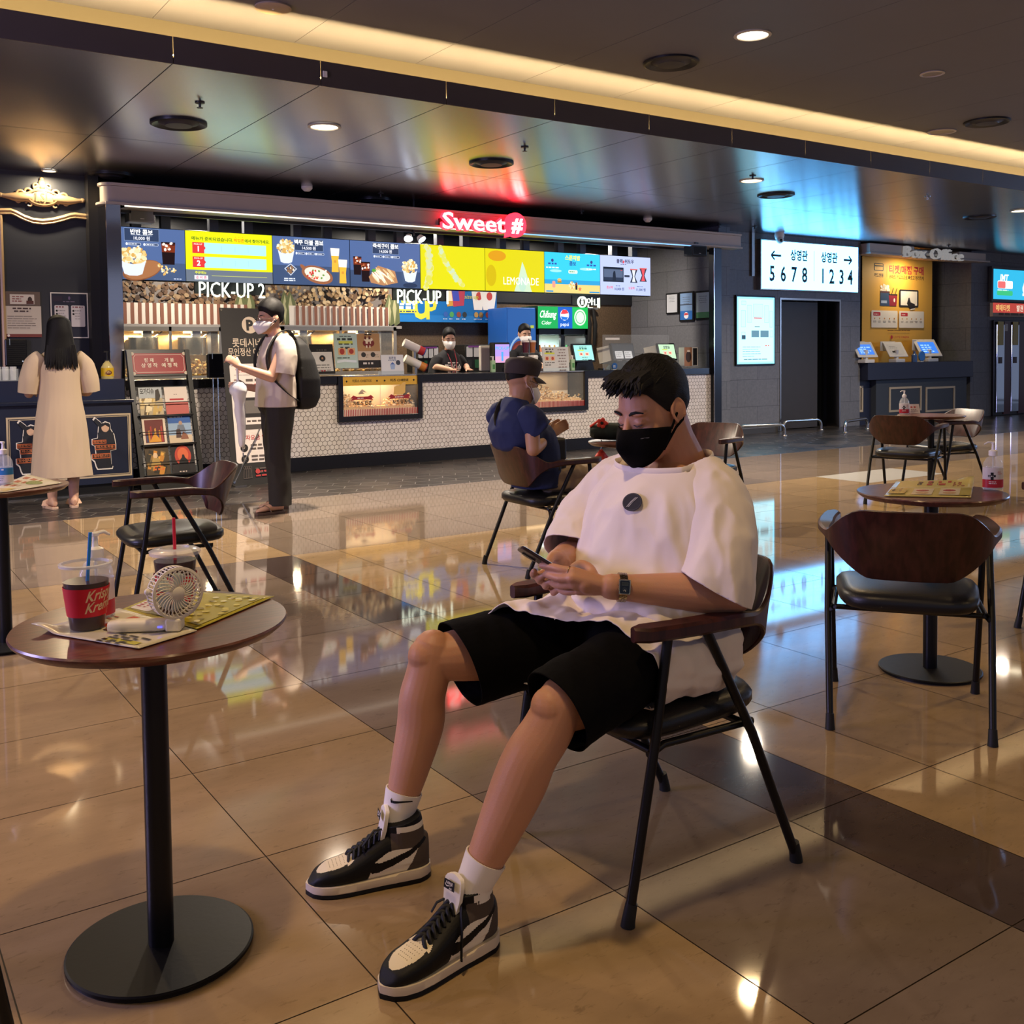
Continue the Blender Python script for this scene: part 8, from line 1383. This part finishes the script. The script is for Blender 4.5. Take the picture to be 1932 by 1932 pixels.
# clerks behind the counter
def clerk(lab, px, Y, ztop, k, female):
    xx = WY(px, 640, Y)[0]; g = Fig(lab, (xx, Y, 0)); hz = ztop-.155*k; yaw = math.degrees(math.atan2(-Y, -xx))+(14 if female else 22); g.head((xx, Y, hz), yaw, 14 if female else 6, k); U = (0, -1, 0)
    g.limb([(xx, Y+.03, hz-.3), (xx, Y+.02, hz-.17), (xx, Y, hz-.05)], [.09, .056, .052]); g.limb([(xx, Y+.03, .2), (xx, Y+.03, .8), (xx, Y+.03, hz-.25)], [(.12, .09), (.13, .09), (.14, .08)], U)
    for s_ in (-1, 1): g.limb([(xx+s_*.175, Y+.02, hz-.26), (xx+s_*.235, Y, hz-.38), (xx+s_*.22, Y-.06, 1.12)], [.05, .045, .038]); g.limb([(xx+s_*.22, Y-.06, 1.12), (xx+s_*.13, Y-.25, 1.085)], [.04, .03]); g.hand((xx+s_*.13, Y-.25, 1.085), (-.2*s_, -1, -.1), (-s_, 0, 0))
    g.done(.007); SB_ = mat('#15151b', rough=.85); g.cloth('tshirt', [('t', [(xx, Y+.03, .75), (xx, Y+.03, hz-.5), (xx, Y+.03, hz-.32), (xx, Y+.025, hz-.22), (xx, Y+.02, hz-.14)], [(.2, .15), (.195, .14), (.2, .135), (.165, .1), (.068, .07)], U)]+[('t', [(xx+s_*.13, Y+.025, hz-.25), (xx+s_*.195, Y+.015, hz-.33), (xx+s_*.23, Y+.0, hz-.46)], [.078, .082, .08]) for s_ in (-1, 1)], SB_, wr=(.008, (10, 10, 5), 3.))
    WM = mat('#e2e0dc', rough=.7); maskmesh(g.o, g.HT, g.nb, WM, WM, white=True); face_bits(g.o, g.HT, g.nb); q = g.hair((lambda az: float(np.interp(abs((az+math.pi) % (2*math.pi)-math.pi), [0, .5, 1.0, 1.4, 2.2, 3.15], [.5, .42, .0, -.6, -.8, -.9]))) if female else lo_short, 1.1, .03, 8)
    if female:
        q.ell((-.12, 0, .0), (.04, .05, .06), HAIR)
    q.build('hair', g.o, loc=g.nb, rec=False, sharp=70)
    bb = BVHTree.FromPolygons([tuple(p) for p in g.last[0]], g.last[1]); c = M(); y0 = hz-.4
    if female:
        WT_ = mat('#dcd8d4', rough=.7); c.txt('모가디슈', 0, 0, .062, WT_, bold=.05, fit=.25).bars(-.09, .085, .18, 1, .02, .016, WT_, 2, 'C').bars(-.1, -.04, .2, 1, .02, .022, WT_, 4, 'C').txt('7월 28일 대개봉', 0, -.105, .032, WT_, bold=.03, fit=.2)
        vv = []
        for p in c.v: r_ = bb.ray_cast(Vector((xx+p[0], Y-.6, y0+p[1])), Vector((0, 1, 0))); vv.append((xx+p[0], (r_[0].y if r_[0] else Y-.11)-.004-p[2]*.3, y0+p[1]))
        c.v = vv; c.build('shirt_print', g.o, loc=g.nb, rec=False); l = M(); RB = mat('#a03040', rough=.6)
        for s_ in (-1, 1): l.tube([(xx+s_*.06, Y-.02, hz-.13), (xx+s_*.045, Y-.115, hz-.28), (xx, Y-.135, hz-.5)], [(.006, .0015)]*3, RB, n=6)
        l.bx(xx-.025, xx+.025, Y-.15, Y-.145, hz-.58, hz-.5, WT_); l.build('lanyard', g.o, loc=g.nb)
clerk('female clerk in black printed T-shirt and white mask standing behind the counter', 847, 11.4, WY(847, 618, 11.4)[2], .97, True)
clerk('male clerk in black standing behind the printed cups in front of the drinks fridge', 990, 11.5, WY(992, 611, 11.5)[2], 1., False)
# seated man in cap
cx, cy = CHO.location[0], CHO.location[1]; g = Fig('seated man in dark cap, navy T-shirt and beige trousers looking at his hands', (cx, cy, 0), skinmat('#b48a6c')); X = lambda a, b_, z: (cx+a, cy+b_, z)
g.head(tuple(WY(984, 722, cy)), 2, 14, .97); hp = np.array(WY(984, 722, cy)); sc_ = np.array(WY(970, 766, cy)); g.limb([tuple(sc_), tuple(sc_*.45+hp*.55+np.array((0, 0, -.03))), tuple(hp+np.array((-.02, 0, -.03)))], [.06, .056, .056])
g.limb([X(-.05, 0, .54), X(-.07, 0, .72), tuple(sc_+np.array((0, 0, -.06)))], [(.12, .08), (.12, .085), (.13, .075)], (1, 0, 0)); hd2 = np.array(WY(1045, 812, cy-.06))
for s_, px, py in ((-1, 1006, 848), (1, 1016, 842)): el = np.array(WY(px, py, cy+s_*.2)); sh_ = sc_+np.array((-.0, s_*.17, -.05)); wr_ = hd2+np.array((-.04, s_*.035+.02, -.02)); g.limb([sh_, (sh_+el)/2, el], [.05, .045, .04]); g.limb([el, el*.6+wr_*.4, wr_], [.041, .04, .027]); g.hand(wr_, (.75, -.05*s_, .35), (0, .2, 1), grip=.6)
kn = np.array(WY(1122, 893, cy+.05)); ak = np.array(WY(1098, 1012, cy+.1)); kn2 = np.array(X(.33, -.1, .5)); ak2 = np.array(X(.27, -.12, .09))
for k_, a_, q_ in ((kn, ak, .07), (kn2, ak2, -.07)): g.limb([X(-.02, q_, .55), k_], [.06, .055]); g.limb([k_, a_*.3+k_*.7, a_], [.05, .045, .035])
shoes(g, ((ak2[0], ak2[1], 0), (ak[0], ak[1], 5)), mat('#2a2622', rough=.6), mat('#1d1a18'), 'shoe'); g.done()
BT = mat('#a08e7a', rough=.85)
h1, h2 = np.array(X(-.03, .08, .54)), np.array(X(-.03, -.08, .535))
g.cloth('trousers', [('e', X(-.02, 0, .54), (.12, .16, .075)), ('t', [h1, (h1+kn)/2, kn, (kn+ak)/2, ak], [.095, .09, .074, .068, .064]), ('t', [h2, (h2+kn2)/2, kn2, (kn2+ak2)/2, ak2], [.09, .086, .075, .068, .064])], BT, wr=(.012, (14, 14, 9), 3., True, lambda p: 1. if p[2] > .47 or p[0] > cx+.2 else 0.))
NV_ = mat('#1c2850', rough=.85); s0 = sc_; sl = WY(1018, 812, cy-.19)
sl = np.array(sl); s1 = s0+np.array((.01, -.165, -.1))
g.cloth('tshirt', [('t', [X(-.05, 0, .48), X(-.055, 0, .6), X(-.07, 0, .75), tuple(s0+np.array((-.02, 0, -.16))), tuple(s0+np.array((0, 0, -.06))), tuple(s0+np.array((.01, 0, 0))), tuple(s0+np.array((.03, 0, .05)))], [(.175, .135), (.18, .14), (.172, .125), (.175, .115), (.15, .09), (.1, .075), (.066, .062)], (1, 0, 0))], NV_, cuts=[(tuple(s0+np.array((.02, 0, .035))), (.3, 0, .95), lambda c: c.z > s0[2])], wr=(.01, (12, 10, 5), 7., True, lambda p: 1. if p[2] > .5 else 0.), sleeves=[([tuple(s0+np.array((0, -.11, -.035))), tuple(s1+np.array((0, 0, .03))), tuple(s1*.4+sl*.6), tuple(sl), tuple(sl*1.3-s1*.3)], [.06, .078, .08, .08, .08], (tuple(sl), (.5, -.1, -.86))), ([tuple(s0+np.array((0, .11, -.035))), tuple(s0+np.array((.01, .165, -.07))), tuple(np.array(WY(1020, 808, cy+.19)))], [.06, .075, .075], (tuple(np.array(WY(1016, 804, cy+.19))), (.5, .1, -.86)))])
WM = mat('#dedcd8', rough=.7); maskmesh(g.o, g.HT, g.nb, WM, WM, white=True); face_bits(g.o, g.HT, g.nb); g.glasses(mat('#26282c', rough=.3)); q = g.hair(lambda az: float(np.interp(abs((az+math.pi) % (2*math.pi)-math.pi), [0, 1.0, 1.6, 2.0, 3.15], [.6, .4, .1, -.2, -.55])), .6, .006, 5); q.build('hair', g.o, loc=g.nb, rec=False)
CAPM = mat('#38302f', rough=.85, bump=.2, bs=150); q = M(); q.T = g.HT; rg = []
for z, rx, ry, dx in ((.045, .107, .089, .0), (.06, .113, .094, .0), (.1, .119, .099, .0), (.125, .117, .097, .002), (.145, .095, .08, .002), (.152, .05, .045, 0), (.153, .005, .005, 0)): rg.append([(-.012+dx+rx*math.cos(t), ry*math.sin(t), z+.012*math.cos(t)) for t in (2*math.pi*k/32 for k in range(32))])
q.loft(rg, CAPM); cp_ = q.build('cap', g.o, loc=g.nb); q = M(); q.T = g.HT; q.loft([[(-.012+r_*math.cos(t)*1.0+.0, .088*math.sin(t)*(1-.15*(r_-.105)/.07), .058-.26*(r_-.105)-.022*(math.sin(t))**2+dz) for t in np.linspace(-1.15, 1.15, 17)] for r_, dz in ((.105, 0), (.135, .003), (.165, .003), (.19, 0), (.19, -.004), (.135, -.002), (.105, -.005))], CAPM, True, True, False); q.build('cap_brim', cp_)
st = M(); stube(st, [tuple(s0+np.array((.06, .09, -.02))), tuple(s0+np.array((-.03, .07, .035))), tuple(s0+np.array((-.12, .0, -.1))), X(-.2, -.08, .76), X(-.15, -.165, .62), X(-.0, -.175, .6)], [(.016, .003)]*6, BLK, 5, n=8, up=(-1, 0, 0)); st.build('bag_strap', g.o, loc=g.nb); q = M(); q.T = Matrix.Translation(X(.05, -.02, .66)) @ Matrix.Rotation(rad(-12), 4, 'Z'); q.bx(-.045, .045, -.13, .13, -.11, .11, mat('#15161a', rough=.5)); q.build('shoulder_bag', g.o, loc=g.nb, bevel=.02, seg=3)
